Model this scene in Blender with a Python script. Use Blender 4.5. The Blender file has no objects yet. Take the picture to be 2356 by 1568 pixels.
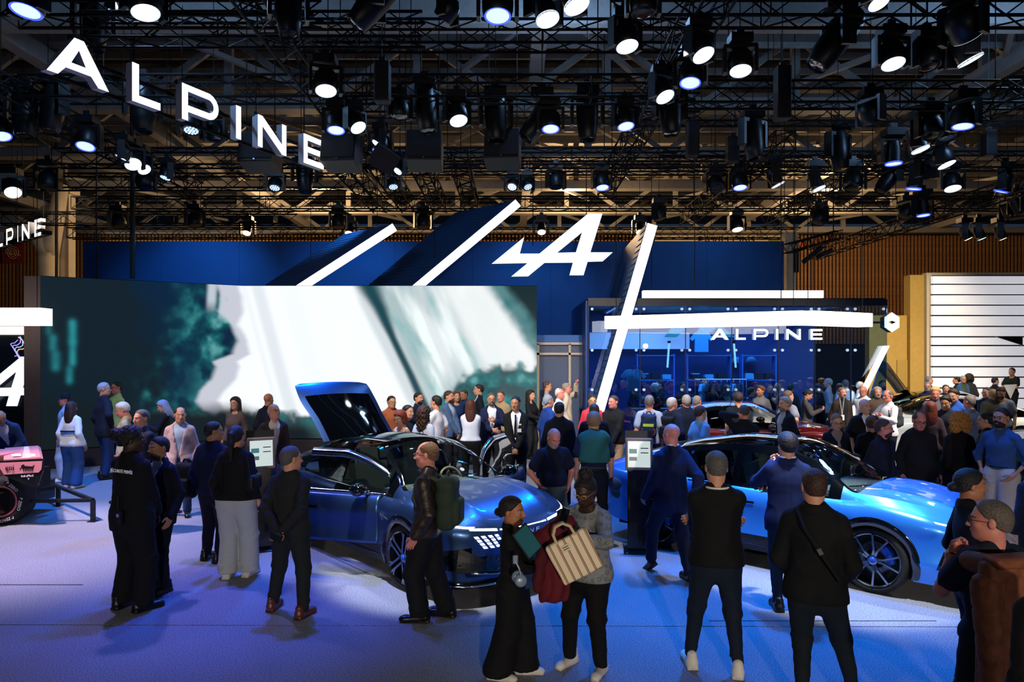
import bpy, math, random
import numpy as np
from mathutils import Vector, Matrix, Euler
from mathutils.bvhtree import BVHTree
random.seed(7); np.random.seed(7)
SC = bpy.context.scene
C = SC.collection
# ------------------------------------------------------------------ camera, world, lights, exposure
F, CX, HY, HC = 1650.0, 1178.0, 816.0, 2.57          # focal length in pixels, principal column, horizon row, eye height
def at(px, py, d): return Vector(((px-CX)/F*d, d, HC-(py-HY)/F*d))
def gd(py): return HC*F/(py-HY)                       # depth of a floor point seen in row py
cam = bpy.data.cameras.new('camera'); co = bpy.data.objects.new('camera', cam); C.objects.link(co)
co.location = (0, 0, HC); co.rotation_euler = (math.pi/2, 0, 0)
cam.sensor_width = 36; cam.lens = 36*F/2356; cam.shift_y = 32/2356; cam.clip_end = 300; cam.clip_start = .05
SC.camera = co
w = bpy.data.worlds.new('hall_ambient'); SC.world = w; w.use_nodes = True
w.node_tree.nodes['Background'].inputs[0].default_value = (.05, .10, .20, 1)
w.node_tree.nodes['Background'].inputs[1].default_value = .22
vs = SC.view_settings; vs.view_transform = 'Standard'; vs.look = 'None'; vs.gamma = 1; vs.exposure = 0.0; vs.use_curve_mapping = False
SC.cycles.use_denoising = True; SC.cycles.max_bounces = 4; SC.cycles.diffuse_bounces = 2; SC.cycles.glossy_bounces = 3; SC.cycles.use_adaptive_sampling = True; SC.cycles.adaptive_threshold = .05; SC.cycles.adaptive_min_samples = 16; SC.cycles.transparent_max_bounces = 12
SC.cycles.sample_clamp_indirect = 6; SC.cycles.caustics_reflective = False; SC.cycles.caustics_refractive = False
def spot(src, dst, power, col, angle=40, blend=.6, radius=.14):
    l = bpy.data.lights.new('stage_or_fill_spot', 'SPOT'); l.energy = power; l.color = col
    l.spot_size = math.radians(angle); l.spot_blend = blend; l.shadow_soft_size = radius
    o = bpy.data.objects.new('stage_or_fill_spot', l); C.objects.link(o); o.location = src
    o.rotation_euler = (Vector(dst)-Vector(src)).to_track_quat('-Z', 'Y').to_euler(); return o
def point(loc, power, col, radius=.2):
    l = bpy.data.lights.new('flood', 'POINT'); l.energy = power; l.color = col; l.shadow_soft_size = radius
    o = bpy.data.objects.new('flood', l); C.objects.link(o); o.location = loc; return o
def area(loc, dst, power, col, sx, sy):
    l = bpy.data.lights.new('light_panel', 'AREA'); l.energy = power; l.color = col; l.shape = 'RECTANGLE'; l.size = sx; l.size_y = sy
    o = bpy.data.objects.new('light_panel', l); C.objects.link(o); o.location = loc
    o.rotation_euler = (Vector(dst)-Vector(loc)).to_track_quat('-Z', 'Y').to_euler(); return o
BLUE = (.0, .20, 1.0); WHITE = (.93, .96, 1.0); WARM = (1.0, .72, .42); LILAC = (.36, .30, 1.0); CYAN = (.1, .55, 1.0)
# all spots but the low fill leave the moving heads of the lighting grid (about 7 m up)
SPOTS = [
 # white pools on the two cars
 ((-1.3, 6.5, 6.85), (-.75, 8.4, .2), 3300, WHITE, 25, .35), ((-.6, 10.2, 6.9), (-1.0, 9.0, .6), 1100, WHITE, 25, .5), ((-3.8, 10.2, 6.9), (-2.3, 9.7, .6), 800, WHITE, 28, .5),
 ((1.9, 10.8, 6.9), (2.4, 9.4, .6), 1300, WHITE, 25, .45), ((3.2, 6.2, 6.9), (3.65, 8.1, .2), 3600, WHITE, 25, .35), ((4.9, 10.2, 6.9), (4.2, 8.0, .6), 1500, WHITE, 22, .4),
 # blue washes over the carpet
 ((3.0, 9.2, 6.9), (3.0, 7.0, 0), 3600, BLUE, 54, .9), ((.6, 9.8, 7), (1.5, 8.0, 0), 2300, BLUE, 46, .9),
 ((6.0, 9.5, 6.9), (5.6, 7.4, 0), 2300, BLUE, 50, .9), ((1.9, 14, 7), (1.4, 11, 0), 3400, BLUE, 58, .9),
 ((-3.4, 14, 7), (-4.0, 10.8, 0), 2800, BLUE, 58, .9), ((-8, 13.0, 7), (-8.2, 13.4, 0), 3200, BLUE, 55, .9),
 ((5, 14, 7), (4.6, 12.4, 0), 1500, BLUE, 60, .9), ((-2.8, 9.0, 6.9), (-2.6, 7.5, 0), 2300, (.03, .10, 1), 40, .9),
 # lilac wash on the left half
 ((-5.2, 9.8, 6.9), (-4.6, 7.8, 0), 1300, LILAC, 56, .9), ((-8.2, 9.4, 6.9), (-6.6, 9.7, 0), 4600, (1, .76, .95), 50, .9),
 # warm white on the visitors behind the cars
 ((9.5, 11.5, 7), (7.2, 16.0, 1), 4300, (1, .88, .74), 60, .8), ((2.5, 10.5, 7), (3.2, 17, 1.2), 4000, (1, .89, .78), 58, .8),
 ((-2.8, 9.5, 7), (-.6, 15.5, 1.2), 3300, (.98, .9, .82), 58, .8), ((13.5, 14.5, 7), (12, 21, 1), 4200, (1, .82, .6), 62, .8),
 ((-7, 8.5, 7), (-6.5, 13.5, 1), 1500, (1, .88, .74), 55, .8),
 # added warm fill spots, low and unseen behind the camera, brightening the visitors
 ((-5, -8, 3.1), (-2.5, 8, 1), 950, (1, .86, .70), 56, .9), ((1.2, -8, 3.1), (1.0, 6, 1), 2500, (1, .86, .70), 50, .9), ((8, -7, 3.1), (4.6, 8, 1), 850, (1, .84, .68), 56, .9),
 # blue on the stage backdrop and warm on the neighbour stand
 ((-9, 19.2, 7.2), (-10, 23, 4.4), 700, (.12, .55, 1), 75, .9), ((-4.5, 19.4, 7.2), (-5, 23, 4.4), 600, (.12, .55, 1), 75, .9), ((.5, 19.6, 7.2), (.5, 23, 4.0), 420, (.12, .55, 1), 75, .9),
 ((6.2, 19.8, 7.2), (6.2, 23, 5.0), 130, (.12, .6, 1), 80, .9), ((12.5, 19, 7.0), (13.2, 24, 3.2), 1500, (1, .82, .5), 60, .9), ((17, 36, 8.5), (21, 47, 6), 650, (1, .76, .5), 60, .9), ((-15, 22, 7.5), (-17, 34, 7.6), 1500, (1, .72, .5), 55, .9),
]
for s, d, p, c_, a, b in SPOTS: spot(s, d, p, c_, a, b)
HALL_FLOODS = [(-14, 31, 9.0), (-4, 32, 9.0), (5, 32, 9.0), (15, 31, 9.0), (-10, 36.5, 9.5), (3, 36.5, 9.5), (16, 36.5, 9.5)]
for p in HALL_FLOODS: point(p, 110 if p[1] < 35 else 1700, (1, .64, .32), .4)
for p in [(-7, 13, 9.2), (1, 15.4, 9.4), (11, 15, 9.3)]: point(p, 380, (.30, .55, 1), .4)  # added blue fill points, unseen, brightening the near roof beams
# ------------------------------------------------------------------ materials
def lin(h):
    if not isinstance(h, str): return tuple(h[:3])
    h = h.lstrip('#'); v = [int(h[i:i+2], 16)/255 for i in (0, 2, 4)]
    return tuple(x/12.92 if x <= .04045 else ((x+.055)/1.055)**2.4 for x in v)
MATS = {}
def mat(name, col='#808080', rough=.6, metal=0, emit=None, es=1.0, coat=0, noise=0, nscale=60, bump=0, alpha=None, spec=.5, trans=0, ior=1.45, sheen=0):
    key = (name, col if isinstance(col, str) else tuple(col), rough, metal, emit, es)
    if key in MATS: return MATS[key]
    m = bpy.data.materials.new(name); m.use_nodes = True; nt = m.node_tree; b = nt.nodes['Principled BSDF']
    c = lin(col); b.inputs['Base Color'].default_value = (*c, 1); b.inputs['Roughness'].default_value = rough
    b.inputs['Metallic'].default_value = metal; b.inputs['Coat Weight'].default_value = coat; b.inputs['Coat Roughness'].default_value = .04
    b.inputs['Specular IOR Level'].default_value = spec; b.inputs['Transmission Weight'].default_value = trans; b.inputs['IOR'].default_value = ior
    b.inputs['Sheen Weight'].default_value = sheen
    if emit is not None:
        b.inputs['Emission Color'].default_value = (*lin(emit), 1); b.inputs['Emission Strength'].default_value = es
    if noise or bump:
        tc = nt.nodes.new('ShaderNodeTexCoord'); n = nt.nodes.new('ShaderNodeTexNoise'); n.inputs['Scale'].default_value = nscale; n.inputs['Detail'].default_value = 4
        nt.links.new(tc.outputs['Object'], n.inputs['Vector'])
        if noise:
            r = nt.nodes.new('ShaderNodeValToRGB'); nt.links.new(n.outputs['Fac'], r.inputs[0])
            r.color_ramp.elements[0].position = .3; r.color_ramp.elements[1].position = .7
            r.color_ramp.elements[0].color = (*[x*(1-noise) for x in c], 1); r.color_ramp.elements[1].color = (*[min(1, x*(1+noise)) for x in c], 1)
            nt.links.new(r.outputs[0], b.inputs['Base Color'])
        if bump:
            bp = nt.nodes.new('ShaderNodeBump'); bp.inputs['Strength'].default_value = bump; bp.inputs['Distance'].default_value = .02
            nt.links.new(n.outputs['Fac'], bp.inputs['Height']); nt.links.new(bp.outputs[0], b.inputs['Normal'])
    MATS[key] = m; return m
def glow(name, col, s): return mat(name, '#101010' if max(lin(col)) < .5 else '#e8e8e8', .5, emit=col, es=s)
def glass_mat(name, tint, refl=.12, rough=.0):
    if name in MATS: return MATS[name]
    m = bpy.data.materials.new(name); m.use_nodes = True; nt = m.node_tree; nt.nodes.clear()
    o = nt.nodes.new('ShaderNodeOutputMaterial'); t = nt.nodes.new('ShaderNodeBsdfTransparent'); g = nt.nodes.new('ShaderNodeBsdfGlossy')
    mx = nt.nodes.new('ShaderNodeMixShader'); fr = nt.nodes.new('ShaderNodeFresnel'); fr.inputs[0].default_value = 1.5
    ad = nt.nodes.new('ShaderNodeMath'); ad.operation = 'ADD'; ad.inputs[1].default_value = refl
    t.inputs[0].default_value = (*tint, 1); g.inputs['Roughness'].default_value = rough; g.inputs[0].default_value = (.9, .95, 1, 1)
    nt.links.new(fr.outputs[0], ad.inputs[0]); nt.links.new(ad.outputs[0], mx.inputs[0]); nt.links.new(t.outputs[0], mx.inputs[1]); nt.links.new(g.outputs[0], mx.inputs[2])
    nt.links.new(mx.outputs[0], o.inputs[0]); MATS[name] = m; return m
# ------------------------------------------------------------------ objects
def tag(o, label=None, cat=None, group=None, kind=None):
    if label: o['label'] = label
    if cat: o['category'] = cat
    if group: o['group'] = group
    if kind: o['kind'] = kind
    return o
def thing(name, label, cat, loc=(0, 0, 0), rz=0, group=None):
    o = bpy.data.objects.new(name, None); C.objects.link(o); o.location = loc; o.rotation_euler = (0, 0, rz); o.empty_display_size = .1
    return tag(o, label, cat, group)
def link(name, me, parent=None, loc=None, rot=None, m=None, scale=None):
    o = bpy.data.objects.new(name, me); C.objects.link(o)
    if parent is not None: o.parent = parent
    if loc is not None: o.location = loc
    if rot is not None: o.rotation_euler = rot
    if scale is not None: o.scale = scale
    if m is not None:
        if not me.materials: me.materials.append(m)
        else: o.material_slots[0].link = 'OBJECT'; o.material_slots[0].material = m
    return o
def npmesh(name, V, Fq, mats=(), fm=None, smooth=True):
    """mesh from numpy: V (n,3), Fq list/array of quads (or tris)"""
    me = bpy.data.meshes.new(name); V = np.asarray(V, np.float32); Fq = np.asarray(Fq, np.int32); k = Fq.shape[1]; n = len(Fq)
    me.vertices.add(len(V)); me.vertices.foreach_set('co', V.ravel()); me.loops.add(n*k); me.loops.foreach_set('vertex_index', Fq.ravel())
    me.polygons.add(n); me.polygons.foreach_set('loop_start', np.arange(0, n*k, k, dtype=np.int32))
    if fm is not None: me.polygons.foreach_set('material_index', np.asarray(fm, np.int32))
    me.polygons.foreach_set('use_smooth', np.full(n, smooth, bool))
    for m in mats: me.materials.append(m)
    me.update(calc_edges=True); me.validate(); return me
class MB:
    def __init__(s): s.v = []; s.f = []; s.m = []; s.mi = 0
    def add(s, vs_, fs): 
        b = len(s.v); s.v += [tuple(p) for p in vs_]; s.f += [tuple(b+i for i in f) for f in fs]; s.m += [s.mi]*len(fs); return s
    def box(s, c, d, R=None):
        x, y, z = [k/2 for k in d]; P = [Vector((a, b, e)) for a in (-x, x) for b in (-y, y) for e in (-z, z)]
        if R is not None: P = [R @ p for p in P]
        c = Vector(c); return s.add([p+c for p in P], [(0,1,3,2),(4,6,7,5),(0,4,5,1),(2,3,7,6),(0,2,6,4),(1,5,7,3)])
    def bar(s, a, b, w, h=None, up=(0, 0, 1)):
        a = Vector(a); b = Vector(b); h = h or w; d = b-a; L = d.length; z = d/L; u = Vector(up)
        if abs(z.dot(u)) > .98: u = Vector((0, 1, 0))
        x = z.cross(u).normalized(); y = x.cross(z); R = Matrix((x, z, y)).transposed(); return s.box((a+b)/2, (w, L, h), R)
    def tube(s, pts, r, n=8, caps=True):
        pts = [Vector(p) for p in pts]; rs = r if isinstance(r, (list, tuple)) else [r]*len(pts); b = len(s.v); fr = None
        for i, p in enumerate(pts):
            t = (pts[min(i+1, len(pts)-1)]-pts[max(i-1, 0)]).normalized()
            if fr is None: fr = t.orthogonal().normalized()
            else: fr = (fr-t*fr.dot(t)); fr = fr.normalized() if fr.length > 1e-6 else t.orthogonal().normalized()
            o = t.cross(fr)
            s.v += [tuple(p+(fr*math.cos(2*math.pi*k/n)+o*math.sin(2*math.pi*k/n))*rs[i]) for k in range(n)]
        for i in range(len(pts)-1):
            for k in range(n): s.f.append((b+i*n+k, b+i*n+(k+1) % n, b+(i+1)*n+(k+1) % n, b+(i+1)*n+k)); s.m.append(s.mi)
        if caps:
            s.f.append(tuple(b+k for k in range(n))[::-1]); s.f.append(tuple(b+(len(pts)-1)*n+k for k in range(n))); s.m += [s.mi]*2
        return s
    def lathe(s, prof, n=20, R=None, c=(0, 0, 0)):
        b = len(s.v); c = Vector(c)
        for r, z in prof:
            for k in range(n):
                p = Vector((r*math.cos(2*math.pi*k/n), r*math.sin(2*math.pi*k/n), z)); s.v.append(tuple((R @ p if R else p)+c))
        for i in range(len(prof)-1):
            for k in range(n): s.f.append((b+i*n+k, b+i*n+(k+1) % n, b+(i+1)*n+(k+1) % n, b+(i+1)*n+k)); s.m.append(s.mi)
        return s
    def disc(s, r, z=0, n=20, R=None, c=(0, 0, 0), flip=False):
        c = Vector(c); P = [Vector((r*math.cos(2*math.pi*k/n), r*math.sin(2*math.pi*k/n), z)) for k in range(n)]
        P = [(R @ p if R else p)+c for p in P]; ix = tuple(range(n)); return s.add(P, [ix[::-1] if flip else ix])
    def prism(s, poly, y0, y1, holes=False):
        """polygon in XZ extruded along Y"""
        n = len(poly); P = [(x, y0, z) for x, z in poly]+[(x, y1, z) for x, z in poly]
        return s.add(P, [tuple(range(n)), tuple(range(2*n-1, n-1, -1))]+[(i, i+n, (i+1) % n+n, (i+1) % n) for i in range(n)])
    def mesh(s, name, mats=(), smooth=False):
        me = bpy.data.meshes.new(name); me.from_pydata(s.v, [], s.f)
        for m in (mats if isinstance(mats, (list, tuple)) else [mats]): me.materials.append(m)
        if s.mi or any(s.m): me.polygons.foreach_set('material_index', s.m)
        if smooth: me.polygons.foreach_set('use_smooth', [True]*len(me.polygons))
        me.update(); return me
    def build(s, name, mats, parent=None, loc=None, rot=None, smooth=False): return link(name, s.mesh(name, mats, smooth), parent, loc, rot)
def bevel(o, w=.01, seg=2, ang=30):
    b = o.modifiers.new('bevel', 'BEVEL'); b.width = w; b.segments = seg; b.limit_method = 'ANGLE'; b.angle_limit = math.radians(ang); return o
def auto_smooth(me, ang=35):
    import bmesh
    me.polygons.foreach_set('use_smooth', [True]*len(me.polygons))
    bm = bmesh.new(); bm.from_mesh(me); a = math.radians(ang)
    for e in bm.edges:
        if len(e.link_faces) == 2 and e.calc_face_angle(0) > a: e.smooth = False
    bm.to_mesh(me); bm.free(); return me
def text(name, body, size, m, parent=None, M=None, ext=.004, align='LEFT', shear=0, spacing=1):
    cu = bpy.data.curves.new(name, 'FONT'); cu.body = body; cu.size = size; cu.extrude = ext; cu.align_x = align; cu.shear = shear; cu.space_character = spacing; cu.resolution_u = 3
    o_ = bpy.data.objects.new('tmp', cu); me = bpy.data.meshes.new_from_object(o_); bpy.data.objects.remove(o_); me.materials.clear(); me.materials.append(m); o = link(name, me, parent)
    if M is not None: o.matrix_local = M
    return o
def frameM(o, x, z):
    """matrix with local X along x, local Y along 'up' z, local Z the outward normal (for text)"""
    x = Vector(x).normalized(); y = Vector(z).normalized(); n = x.cross(y); M = Matrix((x, y, n)).transposed().to_4x4(); M.translation = Vector(o); return M
# ------------------------------------------------------------------ the hall
from mathutils.geometry import tessellate_polygon
def struct(o): o['kind'] = 'structure'; return o
def carpet_mat():
    m = bpy.data.materials.new('carpet'); m.use_nodes = True; nt = m.node_tree; b = nt.nodes['Principled BSDF']; b.inputs['Roughness'].default_value = .95
    b.inputs['Specular IOR Level'].default_value = .1; b.inputs['Sheen Weight'].default_value = .15
    tc = nt.nodes.new('ShaderNodeTexCoord'); n = nt.nodes.new('ShaderNodeTexNoise'); n.inputs['Scale'].default_value = 95; n.inputs['Detail'].default_value = 3
    n2 = nt.nodes.new('ShaderNodeTexNoise'); n2.inputs['Scale'].default_value = .8; n2.inputs['Detail'].default_value = 4
    nt.links.new(tc.outputs['Object'], n.inputs['Vector']); nt.links.new(tc.outputs['Object'], n2.inputs['Vector'])
    r = nt.nodes.new('ShaderNodeValToRGB'); nt.links.new(n.outputs['Fac'], r.inputs[0]); e = r.color_ramp.elements
    e[0].position = .36; e[0].color = (.10, .112, .15, 1); e[1].position = .66; e[1].color = (.38, .40, .47, 1)
    mx = nt.nodes.new('ShaderNodeMix'); mx.data_type = 'RGBA'; mx.blend_type = 'MULTIPLY'; mx.inputs[0].default_value = .35
    nt.links.new(r.outputs[0], mx.inputs[6]); nt.links.new(n2.outputs['Fac'], mx.inputs[7]); nt.links.new(mx.outputs[2], b.inputs['Base Color'])
    bp = nt.nodes.new('ShaderNodeBump'); bp.inputs['Strength'].default_value = .5; bp.inputs['Distance'].default_value = .01
    nt.links.new(n.outputs['Fac'], bp.inputs['Height']); nt.links.new(bp.outputs[0], b.inputs['Normal']); return m
CARPET = carpet_mat()
BLACK = mat('black_metal', '#08090b', .7, 0, spec=.2); BLACKM = mat('black_matte', '#0d0f12', .7); DARK = mat('dark_grey', '#25292f', .55)
fl = struct(thing('floor', 'blue grey carpet of the exhibition stand with thin seams', None)); del fl['label']
def sheet(x0, x1, y0, y1, tilt=0.0):
    b = MB(); z0, z1 = -.03, 0
    P = [(x0, y0+x0*tilt, 0), (x1, y0+x1*tilt, 0), (x1, y1+x1*tilt, 0), (x0, y1+x0*tilt, 0)]
    b.add([(p[0], p[1], z0) for p in P]+[(p[0], p[1], z1) for p in P], [(4,5,6,7), (0,1,5,4), (1,2,6,5), (2,3,7,6), (3,0,4,7)]); return b.build('carpet_sheet', CARPET, fl)
sheet(-45, 45, -4, 6.80, -.006); sheet(-45, 45, 6.815, 60, -.006)
MB().box((0, 28, -.06), (90, 64, .05)).build('floor_base', BLACKM, fl)
MB().box((-5.35, 8.02, .002), (1.1, .015, .004)).build('cover_plate', mat('plate', '#20222c', .5), fl)
MB().box((3.0, 6.93, .002), (2.2, .008, .004)).build('carpet_seam', mat('plate', '#20222c', .5), fl)

def extruded(outer, holes, y0, y1, sc=1.0, ox=0, oz=0):
    """flat letter shape in XZ (with holes) extruded along Y; returns MB"""
    loops = [outer]+list(holes); V = [(x*sc+ox, z*sc+oz) for L in loops for x, z in L]
    tri = tessellate_polygon([[Vector((x, z, 0)) for x, z in L] for L in loops]); n = len(V); b = MB(); fs = []
    for t in tri:
        a = [V[i] for i in t]; ar = (a[1][0]-a[0][0])*(a[2][1]-a[0][1])-(a[2][0]-a[0][0])*(a[1][1]-a[0][1]); t = tuple(t) if ar > 0 else tuple(t)[::-1]
        fs += [t, tuple(i+n for i in t[::-1])]
    b.add([(x, y0, z) for x, z in V]+[(x, y1, z) for x, z in V], fs); k = 0; b.mi = 1; sf = []
    for L in loops:
        m = len(L)
        sf += [(k+i, k+i+n, k+(i+1) % m+n, k+(i+1) % m) for i in range(m)]; k += m
    b.f += sf; b.m += [1]*len(sf); return b
def bowl(cx, cz, r, a0, a1, n=8): return [(cx+r*math.cos(math.radians(a0+(a1-a0)*i/n)), cz+r*math.sin(math.radians(a0+(a1-a0)*i/n))) for i in range(n+1)]
S_ = .19
LETTERS = {
 'A': ([(0, 0), (.26, 0), (.45, .22), (1.08, .22), (1.27, 0), (1.55, 0), (.90, 1), (.66, 1)], [[(.58, .38), (.95, .38), (.775, .74)]]),
 'L': ([(0, 0), (.85, 0), (.85, S_), (.2, S_), (.2, 1), (0, 1)], []),
 'P': ([(0, 0), (.2, 0), (.2, .25)]+[(.95, .25)]+bowl(.92, .625, .375, -80, 80)+[(.95, 1), (0, 1)], [[(.2, .43), (.2, .82)]+bowl(.92, .625, .195, 80, -80)]),
 'I': ([(0, 0), (.2, 0), (.2, 1), (0, 1)], []),
 'N': ([(0, 0), (.2, 0), (.2, .68), (1.08, 0), (1.28, 0), (1.28, 1), (1.08, 1), (1.08, .32), (.2, 1), (0, 1)], []),
 'E': ([(0, 0), (1.05, 0), (1.05, S_), (.2, S_), (.2, .405), (1.0, .405), (1.0, .405+S_), (.2, .405+S_), (.2, 1-S_), (1.05, 1-S_), (1.05, 1), (0, 1)], []),
}
WORD = [('A', 0), ('L', 2.2), ('P', 3.75), ('I', 5.72), ('N', 6.62), ('E', 8.75)]
def px_poly(pts, x0, y0, h): return [((x-x0)/h, (y0-y)/h) for x, y in pts]
ALOGO = px_poly([(1353,491),(1386,491),(1358.5,580),(1410,580),(1386.5,601),(1352,602),(1342.5,633),(1310,633),(1318,604),(1252.6,604.6),(1215,635.5),(1176,636),(1213.5,605),(1131,606.6),(1206,545),(1196,583),(1241,583)], 1270, 636, 145)
AHOLE = px_poly([(1339,534.5),(1282,581),(1325,580)], 1270, 636, 145)
WGLOW = glow('white_light', '#f4f8ff', 2.6); WSOFT = glow('white_sign', '#e6f0ff', 1.5); GREYSIDE = mat('letter_side', '#b8bcc4', .5)
BARGLOW = glow('light_bar', '#fff4ee', 1.7)
def word(root, h, m_front, depth=.14, sx=1.0):
    for ch, u in WORD:
        o, hs = LETTERS[ch]; b = extruded(o, hs, 0, depth, h, 0, 0); b.v = [(x*sx, y, z) for x, y, z in b.v]
        me = b.mesh('letter', [m_front, GREYSIDE]); link('letter', me, root, (u*h*sx, 0, 0))
def dirframe(root, p0, p1):
    p0 = Vector(p0); p1 = Vector(p1); root.location = p0; root.rotation_euler = (0, 0, math.atan2(p1.y-p0.y, p1.x-p0.x))
# hanging letter signs
zb = 2.57+3.94
s1 = thing('hanging_letter_sign', 'large white glowing ALPINE letters hanging on wires from the lighting grid', 'sign')
dirframe(s1, (-6.43, 9.91, zb), (-3.98, 15.33, zb)); word(s1, .6, WGLOW)
MB().bar((.2, .17, .02), (5.9, .17, .02), .05, .05).build('rail', BLACK, s1); MB().bar((.6, .17, .40), (5.6, .17, .40), .05, .05).build('rail', BLACK, s1)
for u in (.5, 2.4, 4.1, 5.45): MB().tube([(u, .17, .42), (u, .17, 2.0)], .008, 5).build('suspension_wire', BLACK, s1)
for u, z in ((.45, .6), (2.3, .6), (4.02, .6)): MB().box((u, .12, z+.03), (.12, .06, .08)).build('hook', DARK, s1)
s2 = thing('hanging_letter_sign', 'smaller distant white LPINE letters hanging by the pale column, cut by the picture edge', 'sign')
pe = Vector((-15.5, 23.6, 2.57+3.94)); dr = Vector((3.1, -2.5, 0)).normalized(); dirframe(s2, pe-dr*5.5, pe); word(s2, .56, WGLOW)
MB().bar((.2, .17, .1), (5.6, .17, .1), .25, .12).build('rail', BLACK, s2)
for u in (2.5, 5.2): MB().tube([(u, .17, .4), (u, .17, 2.0)], .01, 5).build('suspension_wire', BLACK, s2)
# arrow A logo sign
def alogo(name, label, px, py, h_px, d, m, depth=.16, sub=''):
    t = thing(name, label, 'sign', at(px, py, d)); h = h_px*d/F
    link('logo_plate', extruded(ALOGO, [AHOLE], 0, depth, h).mesh('logo', [m, GREYSIDE]), t); return t, h
t, h = alogo('logo_sign', 'big glowing slanted A emblem with arrow crossbar above the video screen', 1270, 636, 145, 19.4, glow('logo_light', '#cfe4ff', 1.35))
for x in (.55, -.3): MB().tube([(x*h, .1, h*.5 if x < 0 else h), (x*h, .1, h+1.6)], .012, 5).build('suspension_wire', BLACK, t)
# ---------------- roof
roof = struct(thing('ceiling', None, None))
ROOFM = mat('roof_deck', '#191a1d', .8, noise=.2, nscale=3); BEAM = mat('painted_steel', '#86827c', .6, noise=.1, nscale=8)
MB().box((0, 26, 13.2), (110, 64, .1)).build('roof_deck', ROOFM, roof)
pm = MB().box((0, 0, 0), (110, .12, .22)).mesh('purlin', BEAM)
for i in range(26): link('purlin', pm, roof, (0, 14+1.35*i, 12.9))
def rbeam(d, zb_, hgt, dep, nm='roof_beam'):
    b = struct(thing('beam', None, None))
    MB().box((0, d, zb_+hgt/2), (110, dep, hgt)).build('bottom_chord', BEAM, b)
    MB().box((0, d, 12.6), (110, dep*.8, .35)).build('top_chord', BEAM, b)
    br = MB().bar((0, 0, 0), (2.4, 0, 12.4-zb_-hgt), .16, .2).mesh('diagonal', BEAM); br2 = MB().bar((0, 0, 0), (-2.4, 0, 12.4-zb_-hgt), .16, .2).mesh('diagonal', BEAM)
    po = MB().box((0, 0, (12.4-zb_-hgt)/2), (.25, .2, 12.4-zb_-hgt)).mesh('post', BEAM)
    for i in range(-7, 8):
        link('diagonal', br, b, (i*6.0+.2, d, zb_+hgt)); link('diagonal', br2, b, (i*6.0-.2, d, zb_+hgt)); link('post', po, b, (i*6.0+3, d, zb_+hgt))
for d in (17, 22.8, 28.2, 33.6, 39.5, 45.5): rbeam(d, 10.3, .55 if d < 20 else .36, .55)
rl_ = struct(thing('trim_2', None, None)); rm_ = MB().box((0, 0, 0), (110, .1, .14)).mesh('roof_rail', BEAM)
for d in (20, 25.4, 26.8, 30.4, 32, 35.6, 37.4, 41.4, 43.4): link('roof_rail', rm_, rl_, (0, d, 11.2))
hb = struct(thing('trim_1', None, None))
for k, d0 in enumerate((17, 22.8, 28.2, 33.6, 39.5)):
    for i in range(-3, 4):
        a = Vector((i*11+1, d0, 10.9)); MB().bar(a, a+Vector((3.2, 5.4, .1)), .14, .14).build('wind_brace', BEAM, hb); MB().bar(a, a+Vector((-3.2, 5.4, .1)), .14, .14).build('wind_brace', BEAM, hb)
for X in (-26, -13, .7, 14, 27):
    MB().box((X, 31, 10.8), (.4, 30, .5)).build('long_beam', BEAM, hb)
# ---------------- back wall with timber slats
wb_ = struct(thing('wall_back', None, None)); WOOD = mat('timber_slat', '#9a6c40', .6, noise=.25, nscale=6)
MB().box((0, 47.6, 5.5), (110, .3, 11)).build('wall_panel', mat('wall_black', '#0c0c0e', .9), wb_)
sm = MB().box((0, 0, 0), (.118, .14, 7.2)).mesh('slat', WOOD)
for i in range(292):
    X = -34+i*.235
    if 9.3 < X < 18.2 or -29.6 < X < -28.9: continue
    link('slat', sm, wb_, (X, 47.3, 6.9))
CREAM = mat('cream_paint', '#cfc2a8', .7, noise=.05, nscale=2)
MB().box((13.8, 47.2, 9), (8.8, .1, 3)).build('banner', CREAM, wb_)
text('lettering', 'PAVILLONS', .75, mat('print_black', '#20201e', .8), wb_, frameM((12.2, 47.12, 9.85), (1, 0, 0), (0, 0, 1)))
MB().box((17.2, 47.1, 9.9), (.7, .06, .5)).build('printed_square', mat('olive', '#7c7a2c', .7), wb_); MB().box((18.5, 47.1, 9.9), (1.2, .06, .5)).build('printed_square', mat('orange', '#b4502a', .7), wb_)
MB().box((-21.2, 46.9, 9.72), (11, .1, .5)).build('lit_clerestory', glow('daylight', '#dff0ff', 1.6), wb_)
# columns
def column(px0, px1, d, z1, nm, m):
    a = at(px0, 800, d).x; b = at(px1, 800, d).x; o = struct(thing(nm, None, None, ((a+b)/2, d, 0)))
    w_ = b-a; MB().box((0, 0, z1/2), (w_, w_, z1)).build('shaft', m, o); MB().box((0, 0, z1), (w_*1.5, w_*1.5, .5)).build('capital', m, o); return o
column(1806, 1826, 23.6, 6.3, 'column', CREAM); column(140, 166, 34, 10.4, 'column', CREAM)
cb = struct(thing('column', None, None, at(112, 1200, 33).xy.to_3d()))
MB().tube([(0, 0, 0), (0, 0, 7.2), (-.4, 0, 8.0), (-1.2, 0, 8.5), (-2.4, 0, 9)], [.42, .42, .4, .35, .3], 12).build('branch', CREAM, cb, smooth=True)
MB().tube([(0, 0, 7.0), (.3, 0, 8.6), (.6, 0, 10.4)], [.4, .36, .3], 12).build('branch', CREAM, cb, smooth=True)
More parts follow.
